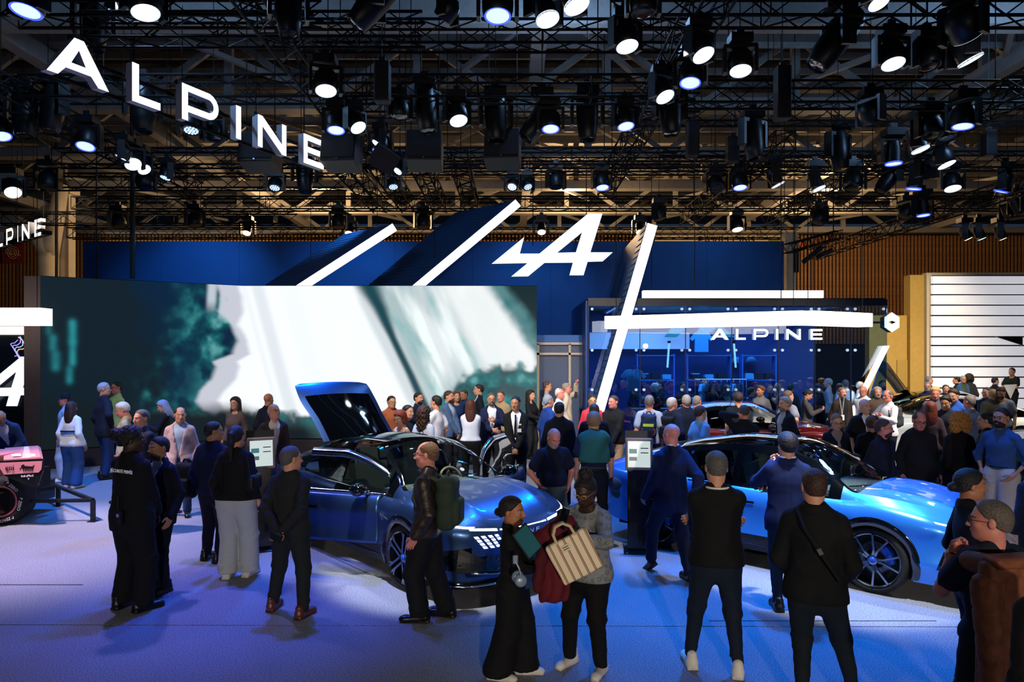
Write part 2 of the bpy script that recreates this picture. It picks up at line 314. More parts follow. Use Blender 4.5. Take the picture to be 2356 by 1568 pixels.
# red banner with a spiral
t = thing('banner', 'red square banner with a pale spiral hose symbol below the distant letters', 'banner', at(30, 582, 47.1))
MB().box((0, 0, 0), (1.44, .04, 1.28)).build('cloth', mat('banner_red', '#8e1f24', .7), t)
MB().tube([(.47*k/40*math.cos(k*.55), -.05, .47*k/40*math.sin(k*.55)) for k in range(2, 41)]+[(.52, -.05, -.15)], .024, 6).build('spiral', mat('banner_sand', '#d9b48a', .7), t)
# ---------------- stage backdrop
NAVY = mat('navy_backdrop', '#0f4486', .75, noise=.06, nscale=1.5)
x0, x1 = at(190, 0, 23).x, at(1805, 0, 23).x; zt = 6.22
wc = struct(thing('wall_center', None, None)); n = 9
for i in range(n):
    a = x0+(x1-x0)*i/n; b = x0+(x1-x0)*(i+1)/n; MB().box(((a+b)/2, 23.1, zt/2), (b-a-.006, .12, zt)).build('panel', NAVY, wc)
MB().box(((x0+x1)/2, 23.2, zt/2-.02), (x1-x0, .05, zt)).build('backing', BLACKM, wc)
# ---------------- video screen, painted as picture pixels on a dense grid
def vnoise(u, v, seed):
    """smooth value noise"""
    r = np.random.RandomState(seed); G = r.rand(64, 64); i = np.floor(u).astype(int); j = np.floor(v).astype(int); a = u-i; b = v-j; a = a*a*(3-2*a); b = b*b*(3-2*b)
    g = lambda p, q: G[p % 64, q % 64]
    return (g(i, j)*(1-a)+g(i+1, j)*a)*(1-b)+(g(i, j+1)*(1-a)+g(i+1, j+1)*a)*b
def fbm(u, v, seed, o=4): return sum(vnoise(u*2**k, v*2**k, seed+k)/2**k for k in range(o))/1.875
def sm_(a, b, x): t_ = np.clip((x-a)/(b-a), 0, 1); return t_*t_*(3-2*t_)
def screen_picture(X, Y):
    """X,Y in photograph columns/rows of the screen; returns linear rgb picture on the LED wall"""
    nz = fbm(X/110, Y/110, 3); n2 = fbm(X/48+7, Y/48, 11); n4 = fbm(X/26+3, Y/26, 17, 3); wob = (fbm(X/90, Y/70, 21)-.5)
    base = np.stack([.005+0*X, .014+0*X, .022+0*X], -1)
    def lay(col, a): return base*(1-a[..., None])+np.array(col)*np.clip(a, 0, 1)[..., None]
    # navy glow and teal smoke towards the middle
    base = lay((.002, .018, .05), sm_(300, 430, X+(nz-.5)*200)*.9)
    edge = 395+(nz-.5)*230+30*np.sin((Y-655)/95.); body = sm_(-80, 110, X-edge)
    n5 = n2*.55+n4*.45; base = lay((.004, .085, .105), body*sm_(.30, .55, n5)); base = lay((.03, .24, .25), body*sm_(.44, .64, n5)); base = lay((.26, .52, .52), sm_(0, 150, X-edge)*sm_(.52, .72, n5)*.9); base = lay((.55, .70, .70), sm_(80, 190, X-edge)*sm_(.58, .78, n5)*.8)
    # small blue green glints on the dark side
    for cx_, y0, y1, r, k in ((167, 755, 792, 9, 1), (167, 800, 838, 8, 1), (160, 855, 875, 8, .8), (122, 788, 806, 9, .7), (128, 822, 848, 10, .7), (112, 760, 772, 8, .4)):
        q = np.exp(-((X-cx_)/r)**2-(np.maximum(np.maximum(y0-Y, Y-y1), 0)/9)**2)*k*(.6+.5*n4); base = lay((.02, .26, .30), q)
    # slim bright streaks before the drapery
    for cx_, w_, y1 in ((489, 11, 720), (516, 9, 740)):
        q = np.exp(-((X-cx_+(Y-657)*.06)/w_)**4)*(1-sm_(y1-30, y1+10, Y)); base = lay((.55, .62, .70), q*.9)
    # white drapery with a jagged left border, grey lavender rim
    yk = [655, 690, 720, 750, 790, 820, 838, 850, 880, 905, 930, 960, 1030]; jag = np.interp(Y, yk, [500, 515, 500, 528, 545, 540, 500, 505, 490, 462, 452, 470, 560])+wob*26
    jag2 = np.interp(Y, yk, [548, 552, 556, 545, 566, 578, 548, 552, 540, 520, 500, 520, 600])+wob*22
    g1 = sm_(-8, 8, X-jag); base = lay((.56, .58, .66), g1); base = lay((.93, .97, 1.0), sm_(-9, 9, X-jag2)*g1)
    s = X-(Y-657)*.26
    for c0, c1, a in ((578, 606, .55), (556, 566, .3), (640, 690, .10)): base = lay((.60, .66, .72), sm_(c0-8, c0+8, s)*(1-sm_(c1-10, c1+10, s))*a*g1)
    # grey fold, then the dark crease
    rt = sm_(-10, 10, X-np.interp(Y, [655, 700, 760, 830, 900, 960, 1030], [815, 828, 856, 890, 922, 950, 985])); base = lay((.60, .67, .70), rt*.85)
    fc = np.interp(Y, [655, 680, 710, 740, 780, 830, 870, 910, 960, 1030], [846, 858, 874, 886, 903, 926, 945, 962, 985, 1015]); wd = np.interp(Y, [655, 690, 730, 780, 850, 930, 1030], [25, 19, 14, 9, 9, 10, 14])
    r2 = sm_(0, 26, X-fc); tx = fbm((X-Y*.42)/60, Y/260, 31); base = lay((.40, .52, .54), r2); base = lay((.90, .97, .97), r2*sm_(.46, .74, tx)*.95); base = lay((.20, .48, .48), r2*sm_(.50, .74, fbm((X-Y*.45)/40, Y/90, 41))*.75); base = lay((.62, .66, .70), r2*sm_(.5, .7, fbm((X-Y*.40)/30+9, Y/200, 51))*.5)
    base = lay((.002, .055, .075), np.exp(-(np.abs(X-fc)/(wd*1.15))**3.5)*.99)
    br = sm_(0, 50, X-(985+(Y-657)*.52))*(1-sm_(-10, 30, X-(1110+(Y-657)*.70))); base = lay((1, 1, 1), br*.75)
    ed = X-(1128+(Y-657)*.62)+(n2-.5)*36; base = lay((.012, .15, .165), sm_(-14, 14, ed)*(.75+.25*n4)); base = lay((.006, .022, .026), sm_(24, 60, ed))
    # dark green foliage in the lower corner
    ft_ = np.interp(X, [980, 1030, 1060, 1090, 1130, 1170, 1200, 1240], [960, 905, 880, 868, 850, 838, 850, 842]); fo = sm_(-10, 14, Y-ft_+(n4-.5)*46); base = lay((.003, .05, .06), fo*.96); base = lay((.02, .17, .18), fo*sm_(.42, .62, n4*.6+n2*.4)*.9); base = lay((.16, .42, .42), fo*sm_(.58, .76, n4*.7+n2*.3)*.7)
    # dark foot, left half
    low = sm_(925, 965, Y-np.interp(X, [93, 450, 560, 700, 760], [-30, 0, 10, 40, 90])+(nz-.5)*30)*(1-sm_(690, 780, X)); base = lay((.006, .012, .015), low)
    return np.clip(base, 0, 1)
SCR_T, SCR_B = 4.35, .42
pA0, pA1, pB1 = Vector((-10.65, 16.2, 0)), Vector((-6.95, 18.5, 0)), Vector((.64, 18.5, 0))
tv = thing('video_screen', 'huge angled LED video wall showing white drapery and teal smoke', 'screen')
def screen_face(p0, p1, px0, px1, nu, nv):
    u = np.linspace(0, 1, nu); v = np.linspace(0, 1, nv); U, Vv = np.meshgrid(u, v, indexing='ij')
    P = np.stack([p0.x+(p1.x-p0.x)*U, p0.y+(p1.y-p0.y)*U, SCR_B+(SCR_T-SCR_B)*(1-Vv)], -1).reshape(-1, 3)
    ix = np.arange(nu*nv).reshape(nu, nv); Q = np.stack([ix[:-1, :-1], ix[:-1, 1:], ix[1:, 1:], ix[1:, :-1]], -1).reshape(-1, 4)
    me = npmesh('display', P, Q, smooth=False); D = P[:, 1].reshape(nu, nv)
    pxs = CX+P[:, 0].reshape(nu, nv)/D*F; pys = 657+Vv*365
    col = np.concatenate([screen_picture(pxs, pys).reshape(-1, 3), np.ones((nu*nv, 1))], 1).astype(np.float32)
    a = me.color_attributes.new('picture', 'FLOAT_COLOR', 'POINT'); a.data.foreach_set('color', col.ravel())
    m = bpy.data.materials.new('led_picture'); m.use_nodes = True; nt = m.node_tree; b = nt.nodes['Principled BSDF']; b.inputs['Base Color'].default_value = (.006, .006, .007, 1); b.inputs['Roughness'].default_value = .6; b.inputs['Specular IOR Level'].default_value = .15
    n_ = nt.nodes.new('ShaderNodeVertexColor'); n_.layer_name = 'picture'; nt.links.new(n_.outputs[0], b.inputs['Emission Color']); b.inputs['Emission Strength'].default_value = 1.05
    me.materials.append(m); return link('display', me, tv)
screen_face(pA0, pA1, 93, 590, 150, 120); screen_face(pA1, pB1, 590, 1235, 200, 120)
CASE = mat('screen_case', '#6b5a52', .7, noise=.08, nscale=20); hz = (SCR_T)/2
def slab(p0, p1, z0, z1, th, m, nm, parent, back=True):
    d = (p1-p0).normalized(); nn = Vector((-d.y, d.x, 0)); o = nn*(th/2+.01) if back else -nn*(th/2)
    b = MB().bar(p0+o+Vector((0, 0, (z0+z1)/2)), p1+o+Vector((0, 0, (z0+z1)/2)), th, z1-z0); return b.build(nm, m, parent)
slab(pA0, pA1, 0, SCR_T+.01, .3, BLACK, 'casing', tv); slab(pA1, pB1, 0, SCR_T+.01, .3, BLACK, 'casing', tv)
MB().box((pA0.x-.19, pA0.y+.25, SCR_T/2), (.37, .5, SCR_T)).build('end_pillar', CASE, tv)
slab(pA0-Vector((.37, 0, 0)), pA1, 0, .40, .35, mat('plinth', '#3a3238', .4), 'plinth', tv, False); slab(pA1, pB1, 0, .40, .35, mat('plinth', '#3a3238', .4), 'plinth', tv, False)
# hanging fins with a lit front edge
SHING = mat('fin_shingle', '#173c66', .5)
def fin(label, a, b, d, back, thick, ext=.6):
    a = at(*a, d); b = at(*b, d); dn = (b-a).normalized(); b = b+dn*ext; t = thing('hanging_fin', label, 'fin'); bk = Vector(back); side = Vector((-dn.z, 0, dn.x)).normalized()
    if side.x < 0: side = -side
    w2 = side*thick
    P = [a, a+w2, b+w2, b]; Q = [p+bk for p in P]
    MB().add(P+Q, [(1,5,6,2), (4,7,6,5), (0,4,5,1), (3,2,6,7), (0,3,7,4)]).build('fin_body', SHING, t)
    lip = Vector((0, -.02, 0)); MB().add([p+lip for p in P]+[p+Vector((0, .02, 0)) for p in P], [(0,1,2,3), (0,4,5,1), (1,5,6,2), (2,6,7,3), (3,7,4,0)]).build('light_strip', BARGLOW, t)
    # rows of shingles on the broad side
    L = (b-a).length; nr = max(6, int(L/.16)); row = MB().add([(0,0,0), (1,0,0), (1,0,0), (0,0,0)], [])
    for i in range(nr):
        p = a+dn*(L*(i+.05)/nr); q = a+dn*(L*(i+.95)/nr); off = -side*.012
        MB().add([p+bk*.01+off*.2, p+bk*.99+off*.2, q+bk*.99+off*1.4, q+bk*.01+off*1.4, q+bk*.99, q+bk*.01], [(3,2,1,0), (3,5,4,2)]).build('shingle_row', SHING, t)
    return t, a
t, a = fin('hanging dark fin with glowing edge, shorter of the two above the video screen', (700, 652), (0, 0), 19.2, (0, 0, 0), .2) if False else (None, None)
f1, _ = fin('hanging dark fin with glowing edge, shorter one above the video screen', (903, 514), (692, 650), 19.2, (-1.7, 1.7, -.0), .22)
f2, _ = fin('hanging dark fin with glowing edge, taller one beside the A emblem', (1186, 459), (955, 652), 19.2, (-1.75, 1.75, 0), .22)
f3, _ = fin('long slanting dark fin with glowing edge reaching the floor before the shop', (1490, 513), (1366, 945), 17.1, (0, .8, 0), .24, 1.2)
# upper part of the long fin runs further back above the shop
a = at(1490, 513, 17.1); b = at(1437, 700, 17.1); q = Vector((.1, 3.6, 0)); P = [a+Vector((0, .8, 0)), a+Vector((.22, .8, .05)), b+Vector((.22, .8, .05)), b+Vector((0, .8, 0))]; Q = [p+q for p in P]
MB().add(P+Q, [(0,3,2,1), (1,5,6,2), (4,7,6,5)][1:]+[(0,4,5,1), (3,2,6,7), (0,3,7,4)]).build('fin_body', SHING, f3)
for f_, px, py in ((f1, 868, 520), (f1, 715, 600), (f2, 1000, 640), (f2, 1190, 470)):
    p = at(px, py, 19.6); MB().tube([p, p+Vector((0, 0, 3))], .008, 5).build('suspension_wire', BLACK, f_)
# light bars
def lightbar(label, P, h_, dep, z):
    t = thing('light_bar', label, 'light bar'); 
    for p, q in zip(P[:-1], P[1:]):
        p = Vector(p); q = Vector(q); MB().bar(Vector((p.x, p.y+dep/2, z+h_/2)), Vector((q.x, q.y+dep/2, z+h_/2)), dep, h_).build('light_box', BARGLOW, t)
        for k in (.05, .95): r = p.lerp(q, k); MB().tube([(r.x, r.y+dep/2, z+h_), (r.x, r.y+dep/2, 7.4)], .008, 5).build('suspension_wire', BLACK, t)
    p = Vector(P[0]); q = Vector(P[-1]); return t
lightbar('long white glowing beam with a bend hanging before the shop front', [(2.24, 16.65), (5.99, 14.5), (7.72, 15.5)], .29, .35, 3.18)
lightbar('thin straight white glowing beam along the top of the shop', [(at(1480, 0, 18.7).x, 18.7), (at(1895, 0, 18.7).x, 18.7)], .19, .2, 4.06)
lightbar('white glowing beam above the booth at the picture edge', [(-14, 15.2), (at(93, 0, 15.2).x, 15.2)], .37, .4, 3.2)
lightbar('narrow white glowing strip below the booth beam', [(-15, 16.9), (at(53, 0, 16.9).x, 16.9)], .19, .1, 3.05)
bo = struct(thing('wall_left', None, None)); xr = at(53, 0, 17.2).x
MB().box((xr-2.2, 17.4, 1.75), (4.4, .1, 3.5)).build('dark_panel', mat('booth_gloss', '#0a0e18', .15), bo)
t, h = alogo('logo_sign', 'white glowing A emblem on the dark booth at the picture edge', -18, 936, 116, 16.95, WSOFT, .1)
# colourful neon squiggle behind the booth glass
t = thing('neon_squiggle', 'multicoloured tangled light tube on the dark booth', 'light'); cols = ['#2a5cff', '#c04bff', '#3bd0ff', '#ffb36b']
for k in range(4):
    p = at(18+k*5, 800, 17.1); MB().tube([(p.x+.1*math.sin(j*.9+k), 17.335, p.z-.25+.06*j+.05*math.cos(j*1.3+k)) for j in range(9)], .012, 5).build('light_tube', glow('neon%d' % k, cols[k], .7), t)
# ---------------- shop with glass front
shop = struct(thing('wall_right', None, None)); SX0, SX1, SD, SZ = at(1353, 0, 18).x, at(2040, 0, 18).x, 18.0, 3.94
SB = mat('shop_blue', '#123a7c', .5); SDK = mat('shop_dark', '#0a1224', .35)
MB().box(((SX0+SX1)/2, 22.3, SZ/2), (SX1-SX0, .12, SZ)).build('shop_back_wall', SB, shop); MB().box((SX0, 20.2, SZ/2), (.1, 4.2, SZ)).build('shop_side_wall', SB, shop)
MB().box(((SX0+SX1)/2, 20.2, SZ), (SX1-SX0, 4.3, .12)).build('shop_ceiling', SDK, shop); MB().box(((SX0+SX1)/2, 18.02, SZ-.06), (SX1-SX0, .12, .16)).build('shop_fascia', SDK, shop)
MB().box((SX0+1.8, 21.9, 3.0), (3.4, .1, .5)).build('shop_light_panel', mat('panel_light', '#dfe8f4', .5, emit='#cfe0f4', es=.5), shop)
area(((SX0+SX1)/2, 20, SZ-.12), ((SX0+SX1)/2, 20, 0), 300, (.34, .62, 1), 6, 2.5)
wd_ = struct(thing('window_1', None, None)); GL = glass_mat('shop_glass', (.55, .72, .95), .10); joints = [1353, 1472, 1577, 1683, 1790, 1874, 1957]
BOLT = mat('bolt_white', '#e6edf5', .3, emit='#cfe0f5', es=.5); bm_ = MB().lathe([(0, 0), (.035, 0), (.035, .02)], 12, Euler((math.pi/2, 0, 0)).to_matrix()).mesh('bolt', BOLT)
for i, (a, b) in enumerate(zip(joints, joints[1:]+[2040])):
    xa, xb = at(a, 0, SD).x+.008, at(b, 0, SD).x-.008
    if b < 2000: P = [(xa, .06), (xb, .06), (xb, SZ-.1), (xa, SZ-.1)]
    else: P = [(xa, at(0, 897, SD).z), (xb, at(0, 800, SD).z), (xb, SZ-.1), (xa, SZ-.1)]
    MB().prism(P, SD-.03, SD-.015).build('pane', GL, wd_); MB().box((xa-.008, SD-.01, SZ/2), (.016, .05, SZ-.2)).build('mullion', SDK, wd_)
    for z in (3.72, 2.69, 1.7):
        for x in (xa+.25*0+.09, xb-.09): 
            if b > 2000 and z < 2.5: continue
            link('bolt', bm_, wd_, (x, SD-.03, z))
MB().prism([(at(1957, 0, 18).x, .0), (SX1-.02, at(0, 797, 18).z), (SX1, at(0, 797, 18).z), (SX1-.05, 0)], 17.99, 18.05).build('pane', glass_mat('corner_glass', (.3, .5, .75), .2), wd_)
a = at(2036, 795, 17.8); b = at(1990, 890, 17.8); MB().add([a, a+Vector((.12, 0, 0)), b+Vector((-.35, 0, -.9)), b+Vector((-.47, 0, -.9))]+[p+Vector((0, .1, 0)) for p in (a, a+Vector((.12, 0, 0)), b+Vector((-.35, 0, -.9)), b+Vector((-.47, 0, -.9)))], [(0,3,2,1), (0,1,5,4), (1,2,6,5), (3,0,4,7)]).build('slanted_light', BARGLOW, wd_)
s3 = thing('shop_letter_sign', 'white glowing ALPINE letters mounted on the glass shop front', 'sign'); p = at(1636, 781, 17.9); s3.location = p; word(s3, .265, WGLOW, .05, 1.07)
# mesh service door beside the shop
d1 = struct(thing('door_1', None, None)); xa, xb = at(1235, 0, 19).x, at(1353, 0, 19).x; FR = mat('door_frame', '#a99c8e', .5); 
MB().box(((xa+xb)/2, 19.15, at(0, 770, 19).z/2), (xb-xa, .1, at(0, 770, 19).z)).build('panel', mat('door_blue', '#2a5aa0', .6), d1)
xl, xr_, zt_ = at(1238, 0, 19).x, at(1342, 0, 19).x, at(0, 790, 19).z
for x in (xl, xr_, xl+(xr_-xl)*.7): MB().box((x, 19.02, zt_/2), (.06, .06, zt_)).build('frame_post', FR, d1)
for z in (zt_, zt_-.27): MB().box(((xl+xr_)/2, 19.02, z), (xr_-xl+.06, .06, .06)).build('frame_rail', FR, d1)
gb = MB(); 
for i in range(34): x = xl+(xr_-xl)*i/34; gb.box((x, 19.05, zt_/2), (.008, .008, zt_))
for i in range(80): gb.box(((xl+xr_)/2, 19.05, zt_*i/80), (xr_-xl, .008, .008))
tag(gb.build('wire_mesh', mat('mesh_wire', '#6f7478', .5, .5), d1), kind='stuff')
MB().box((xl+.12, 18.97, 1.2), (.03, .05, .5)).build('handle', FR, d1)
# ---------------- neighbour stand
yw = struct(thing('wall_side', None, None)); YEL = mat('ochre_board', '#b4924a', .7, noise=.06, nscale=9)
def pbox(a, b, y0, y1, d, dep, m, nm, par):
    p = at(a, y0, d); q = at(b, y1, d); return MB().box(((p.x+q.x)/2, d+dep/2, (p.z+q.z)/2), (abs(q.x-p.x), dep, abs(p.z-q.z))).build(nm, m, par)
pbox(2000, 2094, 725, 970, 24.4, .3, YEL, 'low_panel', yw); pbox(2094, 2132, 632, 970, 24.2, .4, YEL, 'tall_panel', yw); pbox(2132, 2420, 627, 985, 24.05, .3, mat('pale_board', '#b9ab92', .7), 'tall_panel', yw)
pbox(2064, 2090, 828, 890, 24.36, .03, mat('hatch', '#a98a45', .7), 'hatch', yw)
text('lettering', '151', .16, mat('print_black', '#20201e', .8), yw, frameM(at(2128, 842, 24.15), (0, 0, -1), (1, 0, 0)))
BW = mat('white_slat_glow', '#eceaf0', .6, emit='#f2f0f6', es=.55); edges = [633, 653, 677, 701, 725, 750, 774, 794, 819, 843, 867, 892, 916, 941, 965]  # boards are no lamps: their lit brightness is put in as glow
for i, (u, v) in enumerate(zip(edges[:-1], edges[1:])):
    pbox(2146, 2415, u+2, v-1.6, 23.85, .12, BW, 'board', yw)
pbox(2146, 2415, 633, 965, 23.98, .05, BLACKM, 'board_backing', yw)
p = at(2290, 774, 23.84); q = at(2351, 794, 23.84); MB().prism([(p.x, p.z), (q.x, p.z), (q.x, q.z)], 23.80, 23.86).build('dark_wedge', mat('wedge', '#101014', .4), yw)
t = thing('diamond_sign', 'white glowing hexagonal ring sign jutting beside the shop corner', 'sign', at(2052, 741, 21)); hx = [(.25*math.cos(math.radians(60*k+30)), .29*math.sin(math.radians(60*k+30))) for k in range(6)]
link('ring', extruded(hx, [[(-.13, 0), (0, -.05), (.13, 0), (0, .05)]], 0, .25, 1).mesh('ring', [WGLOW, mat('ring_side', '#202020', .5)]), t); MB().box((-.3, .12, 0), (.5, .06, .06)).build('bracket', BLACK, t)
pf = thing('stage_platform', 'low pale platform before the white boards', 'platform', (14.9, 23.25, 0)); MB().box((0, 0, .1), (4.4, 1.0, .2)).build('deck', mat('platform_pale', '#a8a6a4', .6), pf); MB().box((1.35, 0, .31), (.9, .9, .22)).build('upper_step', mat('platform_pale', '#a8a6a4', .6), pf)
# ------------------------------------------------------------------ lighting grid
TRS = []
def near_truss(p):
    for a, b in TRS:
        d = b-a; k = max(0, min(1, (p-a).dot(d)/d.length_squared))
        if (a+d*k-p).length < .3: return True
    return False
def truss(p0, p1, label, s=.42, r=.026, step=.55, group='black lattice trusses of the lighting grid'):
    p0 = Vector(p0); p1 = Vector(p1); d = p1-p0; L = d.length; z = d/L; x = z.cross(Vector((0, 0, 1))).normalized(); y = Vector((0, 0, 1))
    t = thing('lighting_truss', label, 'truss', p0, 0, group); cs = [x*(s/2)*a+y*(s/2)*b for a, b in ((-1, -1), (1, -1), (1, 1), (-1, 1))]
    for c in cs: MB().tube([c, c+d], r, 6).build('chord', BLACK, t)
    b = MB(); n = max(2, int(L/step))
    for i in range(n):
        a0 = z*(L*i/n); a1 = z*(L*(i+1)/n)
        for k in range(4):
            u, v = cs[k], cs[(k+1) % 4]
            if i % 2: u, v = v, u
            b.tube([u+a0, v+a1], r*.55, 4, False)
        if i % 4 == 0:
            for k in range(4): b.tube([cs[k]+a0, cs[(k+1) % 4]+a0], r*.55, 4, False)
    tag(b.build('lacing', BLACK, t), kind='stuff'); TRS.append((p0.xy, p1.xy))
    for k in (.12, .88): q = d*k; MB().tube([q+Vector((0, 0, s/2)), (q.x, q.y, 12.78-p0.z)], .012, 5).build('hoist_chain', BLACK, t)
    return t
TZ = 7.75
for Y, X0, X1, z, lab in (
 (10.7, -7.5, -2.9, TZ, 'black lattice truss crossing above the hanging letters, front row'), (10.7, 1.5, 9.5, TZ, 'black lattice truss of the front row above the white spots'),
 (12.2, -7.2, -1.5, 8.1, 'second black lattice truss above the hanging letters'), (13.0, -4.0, 3.4, 8.35, 'high black lattice truss between the two diagonal trusses'),
 (14.0, -9.5, 3.2, TZ, 'black lattice truss carrying the loudspeakers row of blue spots'), (14.3, 3.2, 12.5, TZ, 'black lattice truss below the grey beam behind the white spots'),
 (16.2, -4.2, 4.2, 8.2, 'black lattice truss in the middle of the grid above the loudspeakers'), (16.8, 3.0, 15, 8.2, 'black lattice truss with a green indicator behind the long barrel lights'),
 (18.9, -12, 4.4, TZ, 'black lattice truss running above the dark fins'), (19.2, 4.0, 16, TZ, 'black lattice truss above the ring patterned lights'),
 (21.5, -16, -5, TZ, 'black lattice truss before the pale distant column'), (24.6, -15, 17, TZ, 'long far black lattice truss carrying downward barrels'),
 (30, -18.5, 12, 7.65, 'thin farthest lattice truss with warm flood lights'), (26.5, -19, -8, 7.6, 'far lattice truss over the blue backdrop corner'),
 (21.8, -4, 13, 8.3, 'black lattice truss between the far rows')):
    truss((X0, Y, z), (X1, Y, z), lab)
for X, Y0, Y1, z, lab in (
 (-3.7, 8.8, 19.5, TZ, 'diagonal receding truss beside the end of the hanging letters'), (2.9, 8.3, 22.5, TZ, 'diagonal receding truss right of the centre hung with spots'),
 (-9.7, 8.5, 22, 7.6, 'receding truss at the picture edge under the hanging letters'), (9.6, 12.5, 27, 7.6, 'receding truss crossing the upper corner with white spots'),
 (14.2, 15, 34, 7.3, 'receding truss low in the corner above the white boarded stand'), (-4.6, 18.9, 25, 7.75, 'short receding truss behind the end letter, first of four'),
 (-3.6, 18.9, 25, 7.75, 'short receding truss above the shorter fin, second of four'), (-2.5, 18.9, 25, 7.75, 'short receding truss above the taller fin, third of four'),
 (-1.4, 18.9, 25, 7.75, 'short receding truss before the A emblem, fourth of four'), (6.3, 16.5, 26, 7.5, 'receding truss behind the ring patterned lights')):
    truss((X, Y0, z), (X, Y1, z), lab, .45)
# small black truss arm with tubes before the timber slats
t = truss(at(1812, 572, 20), at(1930, 538, 24), 'short angled black truss arm before the timber slats', .25, .018, .3)
# ---- moving heads
HEADM = mat('fixture_black', '#111316', .4, .1); RIMM = mat('fixture_rim', '#3a3f45', .35, .4)
def m_base(): b = MB(); b.box((0, 0, 0), (.34, .26, .13)); b.box((0, 0, .11), (.12, .05, .12)); return b.mesh('base', HEADM)
def m_yoke(): b = MB(); b.box((0, 0, -.02), (.5, .14, .06)); b.box((.235, 0, -.22), (.05, .16, .42)); b.box((-.235, 0, -.22), (.05, .16, .42)); return b.mesh('yoke', HEADM)
def m_head(kind):
    b = MB()
    if kind == 'wash': b.lathe([(0, .20), (.10, .19), (.17, .12), (.195, .02), (.19, -.10), (.175, -.17), (.165, -.18), (.15, -.165)], 24)
    elif kind == 'led': b.lathe([(0, .16), (.12, .15), (.175, .08), (.18, -.08), (.17, -.14), (.15, -.13)], 24)
    elif kind == 'long': b.lathe([(0, .34), (.13, .33), (.17, .22), (.17, .0), (.155, -.25), (.13, -.42), (.12, -.43), (.11, -.41)], 20)
    else: b.lathe([(0, .18), (.11, .17), (.13, .05), (.135, -.18), (.145, -.22), (.13, -.2)], 18)
    return auto_smooth(b.mesh('head', HEADM), 50)
BASE, YOKE = m_base(), m_yoke(); HEADS = {k: m_head(k) for k in ('wash', 'led', 'long', 'par')}
LR = {'wash': (.152, -.168), 'led': (.155, -.132), 'long': (.112, -.412), 'par': (.13, -.203)}
GLOWS = {'w': glow('lens_white', '#f6faff', 9), 'b': glow('lens_blue', '#b4d4ff', 1.6), 'y': glow('lens_warm', '#ffd9a0', 5), 't': glow('lens_teal', '#9ff0e6', 4), 'n': mat('lens_dark', '#05070a', .08), 'c': glow('lens_cyan', '#bfe6ff', 4), 'k': mat('lens_glass', '#1c2a38', .06)}
RING = {'b': glow('ring_blue', '#0f35ff', 2.6), 'w': glow('ring_white', '#c9d4e0', 1.2)}
_lens = {}
def lens_mesh(kind, c):
    if (kind, c) in _lens: return _lens[kind, c]
    r, z = LR[kind]; b = MB()
    if kind == 'led':
        for q in [(0, 0)]+[(.055*math.cos(k*1.047), .055*math.sin(k*1.047)) for k in range(6)]+[(.108*math.cos(k*.5236), .108*math.sin(k*.5236)) for k in range(12)]: b.lathe([(.024, z-.002), (.018, z-.012), (0, z-.014)], 8, None, (q[0], q[1], 0))
    else: b.lathe([(r, z), (r*.7, z-.008), (0.0, z-.012)], 24)
    _lens[kind, c] = b.mesh('lens', GLOWS[c]); return _lens[kind, c]
_back = {}
def lamp(px, py, c, lab, kind='wash', w=None, tilt=(0, 12), z=7.0, sc=None, d=None):
    """px,py lens position, tilt=(sideways, towards camera) degrees from straight down"""
    d = d or F*(z-HC)/(HY-py); p = at(px, py, d); s = sc or (w*d/F/(2*LR[kind][0]) if w else 1.0); s = max(.7, min(1.35, s))
    aim = Vector((math.sin(math.radians(tilt[0])), -math.sin(math.radians(tilt[1])), -1)); aim.normalize()
    hc = p-aim*(-LR[kind][1]*s)                       # head centre behind the lens
    t = thing('stage_light', lab, 'stage light', hc+Vector((0, 0, .24*s)), 0, 'moving head lights of the grid')
    top = Vector((0, 0, 0)); link('base', BASE, t, (0, 0, .1*s), None, None, (s, s, s))
    yaw = math.atan2(aim.y, aim.x)+math.pi/2 if abs(aim.x)+abs(aim.y) > .02 else 0
    link('yoke', YOKE, t, (0, 0, 0), (0, 0, yaw), None, (s, s, s))
    h = link('head', HEADS[kind], t, (0, 0, -.24*s), None, None, (s, s, s)); h.rotation_mode = 'QUATERNION'; h.rotation_quaternion = (-aim).to_track_quat('Z', 'Y')
    link('lens', lens_mesh(kind, c), h)
    if kind == 'led':
        if 'bk' not in _back: _back['bk'] = MB().disc(.16, -.125, 20, flip=True).mesh('lens_plate', mat('lens_plate', '#0a1440', .3))
        link('lens_plate', _back['bk'], h)
    elif c in RING:
        r, zz = LR[kind]; k = (kind, c)
        if k not in _back: _back[k] = MB().lathe([(r*.93, zz-.0065), (r*1.09, zz-.014), (r*1.11, zz+.008)], 24).mesh('bezel', RING[c])
        link('bezel', _back[k], h)
    MB().tube([(0, 0, .16*s), (0, 0, max(.3, 7.56-t.location.z))], .018, 6).build('hanger', BLACK, t)
    if not near_truss(t.location.xy): MB().tube([(0, 0, .2), (0, 0, 12.78-t.location.z)], .008, 5).build('suspension_wire', BLACK, t)
    return t
W_ = 'lit white stage light '; B_ = 'lit blue stage light '; D_ = 'unlit black stage light '
